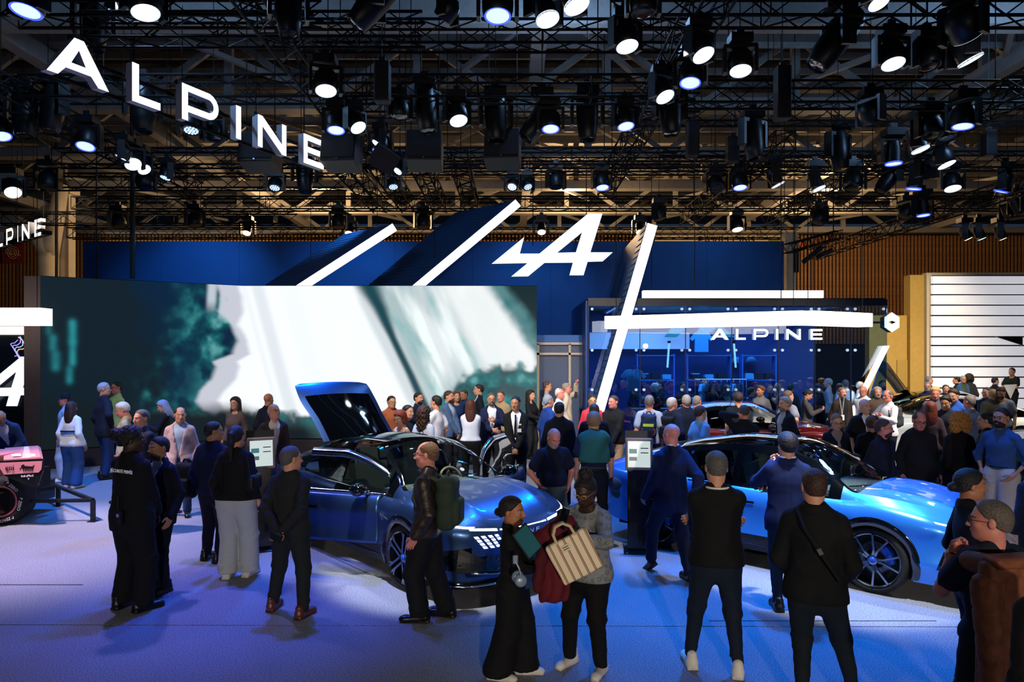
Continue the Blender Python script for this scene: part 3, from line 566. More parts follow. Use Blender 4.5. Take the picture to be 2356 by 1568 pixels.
LAMPS = [
 (335,28,'w',W_+'above the hanging letter L at the picture top','wash',57,(12,10)), (60,24,'b',B_+'in the upper corner beside the hanging letter A','wash',62,(-4,10)), (1145,36,'b',B_+'before the grey roof beam at the picture top','wash',57),
 (1260,44,'w',W_+'before the grey roof beam, nearer the blue one','par',50,(14,16)), (1327,12,'w',W_+'cut by the picture top before the grey roof beam','par',56,(22,14)), (1443,106,'w',W_+'at the grey beam end, first of the front row','wash',47,(8,16)),
 (1618,126,'w',W_+'on the diagonal truss directly above a blue one','wash',47,(18,24)), (1588,190,'b',B_+'on the diagonal truss between two white ones','wash',44,(-6,14)), (1704,162,'w',W_+'standing alone just past the diagonal truss','wash',45,(-2,16)),
 (1530,222,'w',W_+'on the diagonal truss with a dark barrel below','wash',40,(20,26)), (1440,290,'b',B_+'at the lower end of the diagonal truss','wash',36,(6,16)), (2055,146,'w',W_+'large round one left of the unlit twin','wash',47,(2,18)),
 (2226,84,'w',W_+'tilted edge-on in the upper corner, top one','wash',58,(52,-30)), (2233,138,'w',W_+'tilted edge-on in the upper corner, second one','par',50,(28,4)), (2022,6,'w',W_+'cut by the picture top right of the centre','wash',45,(16,22)),
 (2215,290,'b',B_+'large one before the receding corner truss','wash',42,(-6,4)), (2118,344,'w',W_+'on the corner truss beside an unlit wash','par',36,(18,10)), (2056,376,'b',B_+'in a bullet housing left of the corner truss','par',34,(0,2)),
 (2178,378,'w',W_+'on the corner truss under the unlit wash','wash',36,(18,16)), (2192,433,'w',W_+'lowest round one under the corner truss','wash',32,(-2,18)), (2140,397,'k',D_+'with hexagon ring pattern among the corner spots','led',34,(14,50)),
 (1650,432,'k',D_+'with hexagon ring pattern beside a blue one','led',32,(8,50)), (1703,431,'b',B_+'beside the hexagon patterned one','wash',29,(0,14)), (1790,425,'w',W_+'small tilted one right of the hexagon patterned one','par',28,(30,4)),
 (1884,434,'w',W_+'small tilted one at the foot of the receding truss','par',28,(22,10)), (750,208,'w',W_+'hanging above the letter E','wash',44,(6,18)), (773,299,'b',B_+'just right of the letter E','wash',37,(2,14)),
 (824,293,'w',W_+'tilted aside right of the letter E','wash',34,(36,24)), (875,345,'b',B_+'over the dark box right of the letter E','wash',33,(-2,18)), (866,330,'c',B_+'with many small cells right of the letter E','led',26,(-38,20)),
 (1055,277,'w',W_+'in the middle between the loudspeakers','wash',38,(14,24)), (1267,296,'b',B_+'in the middle above the second loudspeaker','wash',37,(0,14)), (1386,431,'b',B_+'right above the A emblem','wash',28,(4,16)),
 (1178,430,'c',W_+'with many small cells above the taller fin','led',24,(-14,44)), (1215,430,'b',B_+'with many small cells above the taller fin','led',22,(20,36)), (905,430,'b',B_+'with many small cells below the dark box','led',24,(10,24)),
 (915,394,'c',W_+'with many small cells tilted below the dark box','led',24,(-36,34)), (440,300,'b',B_+'with many small cells below the letter P','led',38,(4,16)), (197,336,'b',B_+'below the hanging letter A','wash',38,(2,20)),
 (5,313,'b',B_+'cut by the picture edge below the letter A','wash',36,(20,14)), (278,362,'b',B_+'with small cells tilted below the letter L','led',30,(-30,8)), (306,377,'w',W_+'tilted, larger of a pair below the letter L','wash',33,(34,36)),
 (332,390,'w',W_+'tilted, smaller of a pair below the letter L','par',26,(46,24)), (380,409,'b',B_+'with small cells below the letter P foot','led',27,(-14,14)), (632,432,'b',B_+'with small cells below the letter N','led',27,(0,24)),
 (30,442,'w',W_+'tilted above the distant letters','wash',32,(34,34)), (2102,434,'b',B_+'in a slim housing edge-on below the corner truss','par',30,(-8,-6)), (2125,495,'b',B_+'lowest one above the white boarded stand','par',26,(2,6)),
 (2228,549,'y',W_+'warm tilted, first of three above the white boards','par',22,(24,14)), (2259,549,'t','lit pale teal stage light between two warm ones above the white boards','par',22,(20,12)), (2308,549,'y',W_+'warm tilted, last of three above the white boards','par',24,(22,12)),
 (2325,500,'t','lit pale teal stage light tilted high at the picture edge','par',22,(30,0)), (2348,488,'y',W_+'warm and tilted, cut by the picture edge','par',24,(34,0)), (2303,440,'b',B_+'dim edge-on in the corner cluster','par',28,(-14,-14)),
 # dark ones
 (665,78,'n',D_+'long barrel pointing down above the letter N','long',40,(4,10)), (820,55,'n',D_+'long barrel lying tilted by the white strut','long',44,(-50,6)), (1018,42,'k',D_+'tilted edge-on beside the lying barrel','wash',40,(-48,-20)),
 (1480,30,'n',D_+'wash cut by the picture top at the diagonal truss','wash',48,(0,10)), (215,112,'n',D_+'long barrel behind the hanging letter A','long',50,(2,6),7.9), (55,310,'n',D_+'long barrel below the letter A, first of the cluster','long',44,(4,8)),
 (112,300,'n',D_+'barrel below the letter A, second of the cluster','long',36,(-6,10)), (330,300,'n',D_+'barrel below the letter L, dark','long',36,(6,8)), (490,318,'n',D_+'wash between the letters P and I','wash',34,(0,10)),
 (920,268,'n',D_+'wash left of the middle loudspeakers','wash',34,(4,8)), (985,300,'n',D_+'barrel just left of the middle white spot','long',34,(8,8)), (1142,322,'n',D_+'barrel hanging before the second middle loudspeaker','long',34,(2,8)),
 (1210,316,'n',D_+'barrel lying tilted right of the second loudspeaker','long',34,(-48,6)), (1352,320,'n',D_+'barrel between the two middle blue ones','long',34,(0,8)), (1545,306,'n',D_+'barrel directly below a white one on the diagonal truss','long',38,(2,8)),
 (1738,364,'n',D_+'barrel below the right trusses standing alone','long',36,(4,8)), (1880,150,'n',D_+'long barrel lying tilted right of the white spots','long',46,(-46,2)), (2010,280,'k',D_+'tilted edge-on left of the receding corner truss','wash',40,(26,-10)),
 (2138,152,'n',D_+'round twin right of the large white one','wash',46,(4,14)), (2146,310,'n',D_+'round wash on the corner truss','wash',40,(0,20)), (1935,390,'n',D_+'barrel hanging left of the corner cluster','long',36,(4,8)),
 (1962,432,'n',D_+'round wash with a glinting rim below the trusses','wash',34,(-10,18)), (2025,438,'n',D_+'barrel lying tilted among the low corner spots','long',28,(-50,4)), (1280,430,'n',D_+'wash between blue spots above the A emblem','wash',28,(4,10)),
 (702,440,'n',D_+'barrel below the letter E','long',28,(4,8)), (780,522,'n',D_+'far barrel left of the shorter fin','wash',26,(6,14)), (975,522,'n',D_+'far barrel between the two fins','wash',26,(6,14)), (1520,504,'n',D_+'wash at the top end of the long fin','wash',26,(14,12)),
 (1697,528,'y','lit warm flood light over the navy backdrop end','wash',24,(4,20)), (450,518,'n',D_+'far barrel over the blue backdrop left part','wash',26,(12,12)), (275,520,'n',D_+'far barrel beside the pale column','wash',26,(24,12)),
 (2080,498,'n',D_+'far wash tilted above the timber slats','wash',26,(-30,6)), (1880,512,'n',D_+'far wash tilted right of the warm flood','wash',26,(-28,10)), (108,432,'n',D_+'round wash right of the tilted white one','wash',34,(0,12)),
 (333,430,'n',D_+'round wash below the two tilted white ones','wash',30,(10,12)), (567,536,'y','small warm flood light above the blue backdrop left part','par',18,(0,40),7.6), (803,537,'y','small warm flood light between blue backdrop and shorter fin','par',18,(0,40),7.6),
 (1246,534,'y','small warm flood light left of the A emblem','par',18,(0,40),7.6), (1473,534,'y','small warm flood light left of the long fin','par',18,(0,40),7.6)]
for L in LAMPS:
    px, py, c, lab, k, w_ = L[:6]; lamp(px, py, c, lab, k, w_, L[6] if len(L) > 6 else (0, 12), L[7] if len(L) > 7 else 7.0)
# black hanging motor boxes
for px, py, d, hgt, lab in ((1800, 215, 13.6, 1.0, 'tall black hoist box hanging right of the white spots'), (1593, 320, 16.4, .8, 'black hoist box below the diagonal truss'), (1685, 345, 17, .6, 'short black hoist box with a green light'), (545, 120, 13, .0, ''), (880, 190, 12.6, .7, 'black hoist box above the middle spots'), (2275, 330, 17, .6, 'black hoist box at the receding corner truss')):
    if not hgt: continue
    t = thing('hoist_box', lab, 'hoist', at(px, py, d)); o = MB().box((0, 0, 0), (.27, .27, hgt)).build('body', BLACKM, t); bevel(o, .03); MB().box((0, 0, hgt/2+.04), (.1, .1, .1)).build('hook', DARK, t); MB().tube([(0, 0, hgt/2), (0, 0, 12.78-t.location.z)], .012, 5).build('chain', DARK, t)
# loudspeakers
for px, py, lab in ((600, 352, 'black loudspeaker box partly behind the letter N'), (787, 350, 'black loudspeaker box beside the letter E'), (978, 348, 'black loudspeaker box, left one of the middle pair'), (1157, 344, 'black loudspeaker box, right one of the middle pair')):
    t = thing('loudspeaker', lab, 'loudspeaker', at(px, py, 15.3), 0, 'black hanging loudspeakers'); rt_ = (math.radians(-12), 0, random.uniform(-.1, .1))
    bevel(MB().box((0, 0, 0), (.74, .62, .68)).build('cabinet', mat('speaker_black', '#0e1014', .6), t), .02); MB().box((0, -.32, .02), (.68, .02, .58)).build('grille', mat('speaker_grille', '#181b20', .8, bump=.4, nscale=200), t)
    MB().lathe([(0, 0), (.02, 0)], 10, Euler((math.pi/2, 0, 0)).to_matrix(), (0, -.335, -.3)).build('badge', mat('badge', '#9aa0a8', .3, .8), t)
    for x in (-.3, .3): MB().tube([(x, 0, .25), (x, 0, 12.78-t.location.z)], .012, 5).build('suspension_wire', BLACK, t)
    for o_ in t.children:
        if o_.name.split('.')[0] in ('cabinet', 'grille', 'badge'): o_.rotation_euler = rt_
t = thing('fixture_box', 'dark square light box tilted under the blue spot right of the letter E', 'stage light', at(885, 365, 15), .3); bevel(MB().box((0, 0, 0), (.55, .3, .45)).build('housing', BLACKM, t, (0, 0, 0), (.5, .5, 0)), .02); MB().tube([(0, 0, 0), (0, 0, 12.78-t.location.z)], .012, 5).build('suspension_wire', BLACK, t)
# vertical cables in front of the backdrop
for px, y0, y1, d, lab, r in ((305, 520, 640, 21, 'thick black vertical cable before the blue backdrop', .07), (222, 480, 640, 21, 'thin black cable beside the pale column', .02), (130, 500, 640, 30, 'twisted black cable by the distant letters', .06), (1598, 420, 668, 18.9, 'thin cable holding the upper light beam', .012), (1797, 330, 700, 18.5, 'thin cable at the upper light beam end', .012)):
    p = at(px, y0, d); q = at(px, y1, d); p.z = 12.78; tag(MB().tube([q.lerp(p, k/8)+Vector((.006*math.sin(k*2.1), 0, 0)) for k in range(9)], r, 7).build('hanging_cable', BLACKM), lab, 'cable')
t = thing('tube_light', 'pair of slim black tube lights hanging from the angled truss arm', 'stage light', at(1852, 595, 21))
for k, (a, b) in enumerate((((-.25, 0, .3), (-.25, 0, -.4)), ((.5, 0, .35), (-.05, 0, -.1)), ((.8, 0, .25), (.35, 0, .05)))): MB().tube([a, b], .07, 10).build('barrel', HEADM, t)
# ------------------------------------------------------------------ cars
def pchip(xk, yk, x):
    xk = np.asarray(xk, float); yk = np.asarray(yk, float); h = np.diff(xk); dl = np.diff(yk)/h; m = np.zeros_like(yk)
    for i in range(1, len(xk)-1):
        if dl[i-1]*dl[i] > 0: w1 = 2*h[i]+h[i-1]; w2 = h[i]+2*h[i-1]; m[i] = (w1+w2)/(w1/dl[i-1]+w2/dl[i])
    m[0] = dl[0]; m[-1] = dl[-1]; x = np.clip(x, xk[0], xk[-1]); i = np.clip(np.searchsorted(xk, x)-1, 0, len(xk)-2); t = (x-xk[i])/h[i]
    return yk[i]*(1+2*t)*(1-t)**2+h[i]*m[i]*t*(1-t)**2+yk[i+1]*t*t*(3-2*t)+h[i]*m[i+1]*t*t*(t-1)
CURV = {  # (x, half width, height)
 'sill':  [(-2.33,.50,.40),(-2.27,.72,.34),(-2.0,.84,.27),(-1.36,.885,.23),(0,.885,.21),(1.36,.885,.22),(1.9,.86,.20),(2.12,.80,.20),(2.24,.64,.22),(2.31,.38,.26)],
 'lower': [(-2.33,.54,.50),(-2.27,.76,.47),(-2.0,.87,.43),(-1.36,.935,.40),(-.7,.905,.36),(.6,.905,.36),(1.36,.935,.40),(1.9,.90,.40),(2.12,.83,.42),(2.24,.67,.44),(2.31,.42,.46)],
 'shoul': [(-2.33,.60,.78),(-2.27,.78,.78),(-2.0,.88,.80),(-1.36,.945,.80),(-.6,.905,.76),(.3,.90,.745),(.9,.912,.76),(1.36,.945,.78),(1.8,.925,.76),(2.08,.84,.72),(2.22,.69,.69),(2.31,.44,.66)],
 'belt':  [(-2.33,.58,.96),(-2.27,.72,.98),(-2.0,.79,1.0),(-1.36,.825,.99),(-.5,.83,.96),(.5,.825,.94),(1.0,.82,.945),(1.36,.845,.965),(1.8,.82,.915),(2.08,.74,.84),(2.22,.61,.785),(2.31,.38,.725)],
 'rail':  [(-2.33,.50,1.0),(-2.27,.60,1.03),(-2.0,.615,1.09),(-1.5,.575,1.24),(-.9,.575,1.375),(-.3,.585,1.44),(.2,.59,1.435),(.5,.60,1.36),(.85,.665,1.185),(1.13,.745,1.03),(1.4,.745,1.02),(1.8,.68,.965),(2.08,.58,.88),(2.22,.46,.815),(2.31,.30,.745)],
 'cent':  [(-2.33,0,1.03),(-2.27,0,1.06),(-2.0,0,1.155),(-1.5,0,1.315),(-.9,0,1.46),(-.3,0,1.525),(.2,0,1.52),(.5,0,1.44),(.85,0,1.25),(1.15,0,1.065),(1.4,0,1.05),(1.8,0,1.0),(2.08,0,.915),(2.22,0,.84),(2.31,0,.765)]}
AX, WZ, RA = 1.355, .36, .405
XB = [-1.75, -1.28, -1.2, -.31, -.30, -.22, -.21, .36, .42, .80, .812, .86, 1.145, 1.158, -1.15, -1.14]
def car_grid():
    xs = np.concatenate([np.linspace(-2.33, -2.2, 14), np.linspace(-2.18, 2.0, 130), np.linspace(2.02, 2.31, 34), XB]); xs = np.unique(np.round(xs, 4))
    keep = [xs[0]]; sb = set(XB)
    for x in xs[1:]:
        if x-keep[-1] < .006 and x not in sb: continue
        if x-keep[-1] < .006 and keep[-1] not in sb: keep[-1] = x; continue
        keep.append(x)
    xs = np.array(keep); cv = {k: np.stack([pchip([p[0] for p in v], [p[1] for p in v], xs), pchip([p[0] for p in v], [p[2] for p in v], xs)], -1) for k, v in CURV.items()}
    rows, seg = [], []
    def quad(a, b, c_, t): return a*(1-t)**2+2*b*t*(1-t)+c_*t*t
    s, l, h, b, r, c = (cv[k] for k in ('sill', 'lower', 'shoul', 'belt', 'rail', 'cent'))
    for i in range(5): rows.append(s+(l-s)*(i/5)); seg.append((0, i/5))
    mid = l+(h-l)*.5; 
    for i in range(10): 
        t = i/10; q = l+(h-l)*t; q = q.copy(); q[:, 0] -= .018*np.sin(t*math.pi); rows.append(q); seg.append((1, t))       # scooped door side
    ctrl = h.copy(); ctrl[:, 1] = h[:, 1]+(b[:, 1]-h[:, 1])*.75
    for i in range(8): rows.append(quad(h, ctrl, b, i/8)); seg.append((2, i/8))
    for i in range(12):
        t = i/12; q = b+(r-b)*t; q = q.copy(); q[:, 0] += .035*np.sin(t*math.pi)*np.clip((r[:, 1]-b[:, 1])/.4, 0, 1); rows.append(q); seg.append((3, t))
    for i in range(15):
        t = i/14; y = r[:, 0]*(1-t); z = r[:, 1]+(c[:, 1]-r[:, 1])*(1-(1-t)**2.3); rows.append(np.stack([y, z], -1)); seg.append((4, t))
    G = np.zeros((len(xs), len(rows), 3)); G[:, :, 0] = xs[:, None]
    for j, q in enumerate(rows): G[:, j, 1] = q[:, 0]; G[:, j, 2] = q[:, 1]
    # hood sculpt: two soft ridges
    xx = G[:, :, 0]; hood = np.clip((xx-1.15)/.2, 0, 1)*np.clip((2.25-xx)/.25, 0, 1)*(np.array([q[0] for q in seg]) >= 4)[None]
    G[:, :, 2] += hood*.022*np.exp(-((G[:, :, 1]-.46)/.09)**2)-hood*.012*np.exp(-((G[:, :, 1])/.2)**2)
    return xs, seg, G
XS, SEG, GR = car_grid()
def region(x, sg, t, y, z):
    """name of the part a surface cell belongs to"""
    for ax in (AX, -AX):
        if math.hypot(x-ax, z-WZ) < RA and y > .5: return None
    if sg == 4:
        if .42 < x < 1.145: return 'windshield' if t > .06 else 'pillar'
        if -1.14 < x < .36: return 'roof_glass' if t > .09 else 'roof_rail'
        if -2.05 < x < -1.15: return 'rear_glass' if t > .14 else 'tailgate'
        if -2.33 <= x <= -2.05: return 'tailgate'
        if x > 1.158: return 'hood' if x < 2.16 else 'body'
        if -1.15 < x < -1.14 or 1.145 < x < 1.158: return None
        return 'roof_rail'
    if sg == 3:
        if -.21 < x < .86: return 'window_front' if .05 < t < .86 else 'door_frame'
        if -.31 < x <= -.21: return 'pillar'
        if -1.28 < x <= -.31: return 'window_rear' if .05 < t < .86 else 'pillar'
        if -1.75 < x <= -1.28: return 'window_quarter' if .12 < t < .8 else 'body'
        if .86 <= x < 1.0: return 'pillar'
        return 'body'
    if sg == 0: return 'sill' if -1.75 < x < 1.75 else 'body'
    if sg == 1 and t < .1: return 'sill' if -1.75 < x < 1.75 else 'body'
    if -.30 < x < -.22*0-.30: return None
    if -.295 < x < .805: return 'door_front'
    if .80 < x < .812 or -.31 < x < -.295: return None
    if -1.2 < x < -.305: return 'door_rear'
    return 'body'
def car_parts():
    nx, nr = len(XS), len(SEG); G = GR.copy(); out = {}
    # snap cells along the wheel arches on to the circle
    for ax in (AX, -AX):
        dx = G[:, :, 0]-ax; dz = G[:, :, 2]-WZ; r = np.hypot(dx, dz); m = (r < RA+.0) & (r > RA-.05) & (G[:, :, 1] > .5)
        G[:, :, 0] = np.where(m, ax+dx*RA/np.maximum(r, 1e-6), G[:, :, 0]); G[:, :, 2] = np.where(m, WZ+dz*RA/np.maximum(r, 1e-6), G[:, :, 2])
    for i in range(nx-1):
        xm = (XS[i]+XS[i+1])/2
        for j in range(nr-1):
            sg = SEG[j][0]; t = (SEG[j][1]+(SEG[j+1][1] if SEG[j+1][0] == sg else 1))/2
            if SEG[j+1][0] != sg and sg == 4: continue
            c = GR[i:i+2, j:j+2].reshape(-1, 3).mean(0); k = region(xm, sg, t, c[1], c[2])
            if k: out.setdefault(k, []).append((i, j))
    ix = np.arange(nx*nr).reshape(nx, nr); meshes = {}
    P = G.reshape(-1, 3)
    def mk(cells, sides, name, off=0.0):
        V, Fs, mp = [], [], {}
        for s in sides:
            for i, j in cells:
                q = [ix[i, j], ix[i+1, j], ix[i+1, j+1], ix[i, j+1]]
                if s < 0: q = q[::-1]
                f = []
                for a in q:
                    cen = abs(P[a][1]) < 1e-6; key = (a, 0 if cen else s)
                    if key not in mp: mp[key] = len(V); V.append((P[a][0], P[a][1]*s, P[a][2]))
                    f.append(mp[key])
                Fs.append(f)
        V = np.array(V)
        # faces run with x then up the section: outward on the +y side when reversed
        return npmesh(name, V, np.array(Fs)[:, ::-1])
    one = ('door_front', 'door_rear', 'window_front', 'window_rear', 'window_quarter', 'door_frame')
    for k, cells in out.items():
        if k in one: meshes[k+'L'] = mk(cells, (1,), k); meshes[k+'R'] = mk(cells, (-1,), k)
        elif k == 'body': meshes['body_front'] = mk([q for q in cells if XS[q[0]] > .3], (1, -1), k); meshes['body_rear'] = mk([q for q in cells if XS[q[0]] <= .3], (1, -1), k)
        elif k == 'pillar':
            for q_, f_ in (('A', lambda x: x > 0), ('B', lambda x: x <= 0)): meshes['pillar'+q_+'L'] = mk([c for c in cells if f_(XS[c[0]])], (1,), k); meshes['pillar'+q_+'R'] = mk([c for c in cells if f_(XS[c[0]])], (-1,), k)
        elif k in ('sill',): meshes[k+'L'] = mk(cells, (1,), k); meshes[k+'R'] = mk(cells, (-1,), k)
        else: meshes[k] = mk(cells, (1, -1), k)
    # front and rear closing caps
    for nm, i in (('nose_cap', nx-1), ('tail_cap', 0)):
        ring = [tuple(GR[i, j]) for j in range(nr)]; ring = ring+[(x, -y, z) for x, y, z in ring[::-1][1:]]
        b = MB(); b.add(ring, [tuple(range(len(ring)))[::(-1 if i else 1)]]); meshes[nm] = b.mesh(nm, ())
    return meshes
CM = car_parts()
def car_bvh():
    V, Fs = [], []
    for k, me in CM.items():
        b = len(V); V += [v.co.copy() for v in me.vertices]; Fs += [tuple(b+i for i in p.vertices) for p in me.polygons]
    return BVHTree.FromPolygons(V, Fs)
CB = car_bvh()
def side_y(x, z, s):
    h = CB.ray_cast(Vector((x, 3*s, z)), Vector((0, -s, 0)))[0]; return h.y if h else .9*s
def front_x(y, z, sgn=1):
    h = CB.ray_cast(Vector((4*sgn, y, z)), Vector((-sgn, 0, 0)))[0]; return h.x if h else 2.2*sgn
def decal_front(b, quad, n=6, m=3, off=.006, th=.0, sgn=1):
    """quad corners (y,z) projected along x on the nose"""
    q = [Vector(p) for p in quad]; V = []; 
    for i in range(n+1):
        for j in range(m+1):
            p = (q[0]*(1-i/n)+q[1]*(i/n))*(1-j/m)+(q[3]*(1-i/n)+q[2]*(i/n))*(j/m); V.append((front_x(p.x, p.y, sgn)+off*sgn, p.x, p.y))
    b.add(V, [(i*(m+1)+j, (i+1)*(m+1)+j, (i+1)*(m+1)+j+1, i*(m+1)+j+1) for i in range(n) for j in range(m)]); return b
def decal_side(b, quad, s, n=6, m=2, off=.004):
    q = [Vector(p) for p in quad]; V = []
    for i in range(n+1):
        for j in range(m+1):
            p = (q[0]*(1-i/n)+q[1]*(i/n))*(1-j/m)+(q[3]*(1-i/n)+q[2]*(i/n))*(j/m); V.append((p.x, side_y(p.x, p.y, s)+off*s, p.y))
    b.add(V, [(i*(m+1)+j, (i+1)*(m+1)+j, (i+1)*(m+1)+j+1, i*(m+1)+j+1) for i in range(n) for j in range(m)]); return b
GBLK = mat('gloss_black', '#06080a', .08, 0, coat=1); CHROME = mat('chrome', '#d6dae0', .12, 1); TYRE = mat('tyre', '#15171a', .85, bump=.3, nscale=80); PLAST = mat('black_plastic', '#0b0d10', .5)
CGL = glass_mat('car_glass', (.90, .95, .93), .03); DGL = glass_mat('dark_car_glass', (.06, .08, .1), .12); LEDW = glow('led_white', '#eef6ff', 2.2); ROOFG = mat('roof_glass', '#07090c', .05, 0, coat=1); ROOFT = glass_mat('roof_pane', (.34, .38, .40), .08)
SEATM = mat('seat_leather', '#46544f', .55); SEATL = mat('seat_light', '#6c7a78', .55); DASH = mat('dashboard', '#4c5652', .6); CALI = mat('caliper_blue', '#1450d0', .35)
def arch_mesh():
    out = []; n = 30
    for ax in (AX, -AX):
        for s in (1, -1):
            V = []; b = MB(); out.append(b)
            for i in range(n+1):
                a = math.radians(-22+224*i/n); c, sn = math.cos(a), math.sin(a)
                for r, o in ((RA-.035, -.10), (RA-.03, .012), (RA+.035, .014), (RA+.06, .0)):
                    x, z = ax+r*c, WZ+r*sn; zz = max(z, .22); rr = max(r, RA+.045); xo, zo = ax+rr*c, max(WZ+rr*sn, .24)
                    V.append((x, side_y(xo, zo, s)+o*s, zz))
            b.add(V, [((i*4+j), (i+1)*4+j, (i+1)*4+j+1, i*4+j+1)[::s] for i in range(n) for j in range(3)])
    return [b.mesh('arch_trim', GBLK, True) for b in out]
def wheel_meshes(style):
    Rm = Euler((math.pi/2, 0, 0)).to_matrix()             # lathe axis along -y: profile z -> outward
    ty = MB().lathe([(.286, -.115), (.31, -.125), (.335, -.122), (.352, -.10), (.356, -.05), (.356, .05), (.352, .10), (.335, .122), (.31, .125), (.286, .115)], 48, Rm).mesh('tyre', TYRE, True)
    rm = MB(); rm.lathe([(.290, .118), (.285, .125), (.272, .115), (.268, .0), (.262, -.11)], 48, Rm)
    n = 5
    for k in range(n):
        for sgn in (-1, 1):
            a = 2*math.pi*k/n; p0 = Vector((math.cos(a), 0, math.sin(a))); tn = Vector((-math.sin(a), 0, math.cos(a)))
            if style == 'y':
                A = p0*.055+tn*.012*sgn+Vector((0, -.10, 0)); Bm = p0*.11+tn*.018*sgn+Vector((0, -.105, 0)); Cc = p0*.276*math.cos(.30)+tn*.276*math.sin(.30)*sgn+Vector((0, -.112, 0)); rm.bar(A, Bm, .024, .03, (0, 1, 0)); rm.bar(Bm, Cc, .02, .035, (0, 1, 0))
            else:
                A = p0*.05+tn*.03*sgn+Vector((0, -.10, 0)); Cc = p0*.276+tn*.036*sgn+Vector((0, -.115, 0)); rm.bar(A, Cc, .026, .035, (0, 1, 0)); D_2 = p0*.2+tn*.036*sgn+Vector((0, -.112, 0)); rm.bar(D_2, p0*.276*math.cos(.28)+tn*.276*math.sin(.28)*sgn+Vector((0, -.115, 0)), .018, .03, (0, 1, 0))
    rm.lathe([(0, .115), (.05, .112), (.062, .09)], 24, Rm)
    back = MB().lathe([(.268, -.02), (0, -.02)], 32, Rm).mesh('inner_barrel', BLACKM)
    disc = MB().lathe([(.10, .03), (.19, .03), (.19, .01)], 36, Rm).mesh('brake_disc', mat('steel_disc', '#5a6068', .35, 1), True)
    cal = MB(); [cal.box((.17*math.cos(a), -.05, .17*math.sin(a)), (.07, .08, .09), Euler((0, -a, 0)).to_matrix()) for a in (.15, .4, .65)]
    hub = MB().lathe([(0, .125), (.03, .124), (.034, .11)], 20, Rm).mesh('hub_cap', CALI, True)
    return ty, auto_smooth(rm.mesh('rim', mat('rim_alloy', '#8f979f', .22, 1)), 40), disc, cal.mesh('brake_caliper', CALI), hub, back
WHEELS = {k: wheel_meshes(k) for k in ('y', 'p')}
def front_meshes():
    m = {'lamps': []}; b = MB()
    for s in (1, -1):      # slim lamp blades under the hood edge and short inner bar
        decal_front(b, [(.66*s, .795), (.36*s, .765), (.36*s, .742), (.66*s, .772)], 8, 2, .008); decal_front(b, [(.33*s, .758), (.04*s, .748), (.04*s, .736), (.33*s, .744)], 6, 2, .008)
    m['light_bar'] = b.mesh('light_bar', LEDW); pix = []
    for s in (1, -1):      # cloud of triangular light pixels
        for r in range(4):
            for k in range(4-r//2):
                y = .58-.075*k-.03*r; z = .700-.036*r; pix.append(decal_front(MB(), [((y+.055)*s, z+.012), ((y+.012)*s, z+.012), ((y-.01)*s, z-.014), ((y+.035)*s, z-.014)], 1, 1, .008).mesh('light_pixel', LEDW))
    m['pixels'] = pix; b = MB(); decal_front(b, [(.80*1, .50), (-.80, .50), (-.70, .30), (.70, .30)], 30, 4, .004); 
    m['grille'] = b.mesh('lower_grille', GBLK); m['intake'] = [decal_front(MB(), [(.76*s, .60), (.50*s, .46), (.50*s, .36), (.80*s, .34)], 8, 4, .007).mesh('air_intake', PLAST) for s in (1, -1)]; b = MB()
    for i in range(13):
        for j in range(3):
            y = -.36+.06*i+.03*(j % 2); z = .46-.05*j; decal_front(b, [(y-.02, z+.014), (y+.02, z+.014), (y+.012, z-.014), (y-.028, z-.014)], 1, 1, .009)
    m['mesh'] = b.mesh('grille_facets', mat('facet_grey', '#55626e', .3, .6)); b = MB(); V = []
    n = 40
    for i in range(n+1):
        a = -math.pi/2+math.pi*i/n; y = .88*math.sin(a); xx = 1.95+.43*math.cos(a)**.6 if math.cos(a) > 1e-4 else 1.95
        V += [(xx-.25, y*.9, .20), (xx, y, .20), (xx+.015, y, .225), (xx-.02, y*.98, .25)]
    b.add(V, [(i*4+j, (i+1)*4+j, (i+1)*4+j+1, i*4+j+1) for i in range(n) for j in range(3)]); m['splitter'] = b.mesh('splitter', GBLK, True)
    b = MB(); b.tube([V[i*4+2] for i in range(0, n+1)], .009, 6); m['splitter_line'] = b.mesh('splitter_line', CHROME, True)
    m['blade'] = []
    for s in (1, -1): b = MB(); b.tube([(front_x(y*s, .31)+.03, y*s, .31+.10*(y-.35)) for y in (.25, .4, .55, .68)], .012, 6); m['blade'].append(b.mesh('chrome_blade', CHROME, True))

    L = MB(); h = .045; w_ = .42
    m['letters'] = []
    for ch, u in WORD:
        o, hs = LETTERS[ch]; e = extruded(o, hs, 0, .004, h)
        y0 = -.225+u*h*1.02; bb = MB(); bb.f = e.f; bb.m = [0]*len(e.f); bb.v = [(front_x(y0+x, .655+z)+.008-yy, y0+x, .655+z) for x, yy, z in e.v]; m['letters'].append(bb.mesh('letter', CHROME))
    m['side_lamp'] = []; m['side_intake'] = []
    for s in (1, -1): m['side_lamp'].append(decal_side(MB(), [(1.93, .855), (2.21, .80), (2.22, .782), (1.95, .838)], s, 8, 1, .007).mesh('headlamp', LEDW)); m['side_intake'].append(decal_side(MB(), [(2.02, .56), (2.24, .60), (2.24, .37), (1.96, .37)], s, 6, 4, .006).mesh('side_intake', GBLK))
    b = MB(); decal_front(b, [(.70, .86), (-.70, .86), (-.72, .83), (.72, .83)], 16, 1, .01, sgn=-1); m['tail_lamp'] = b.mesh('tail_lamp', glow('tail_red', '#ff2a1a', .8))
    return m
FM = front_meshes(); ARCH = arch_mesh()
def seat_mesh():
    b = MB(); b.box((0, 0, .12), (.5, .5, .2)); b.box((-.24, 0, .5), (.16, .48, .7), Euler((0, -.22, 0)).to_matrix()); b.box((-.34, 0, .93), (.12, .26, .2), Euler((0, -.2, 0)).to_matrix()); return b.mesh('seat', SEATM)
SEATME = seat_mesh()
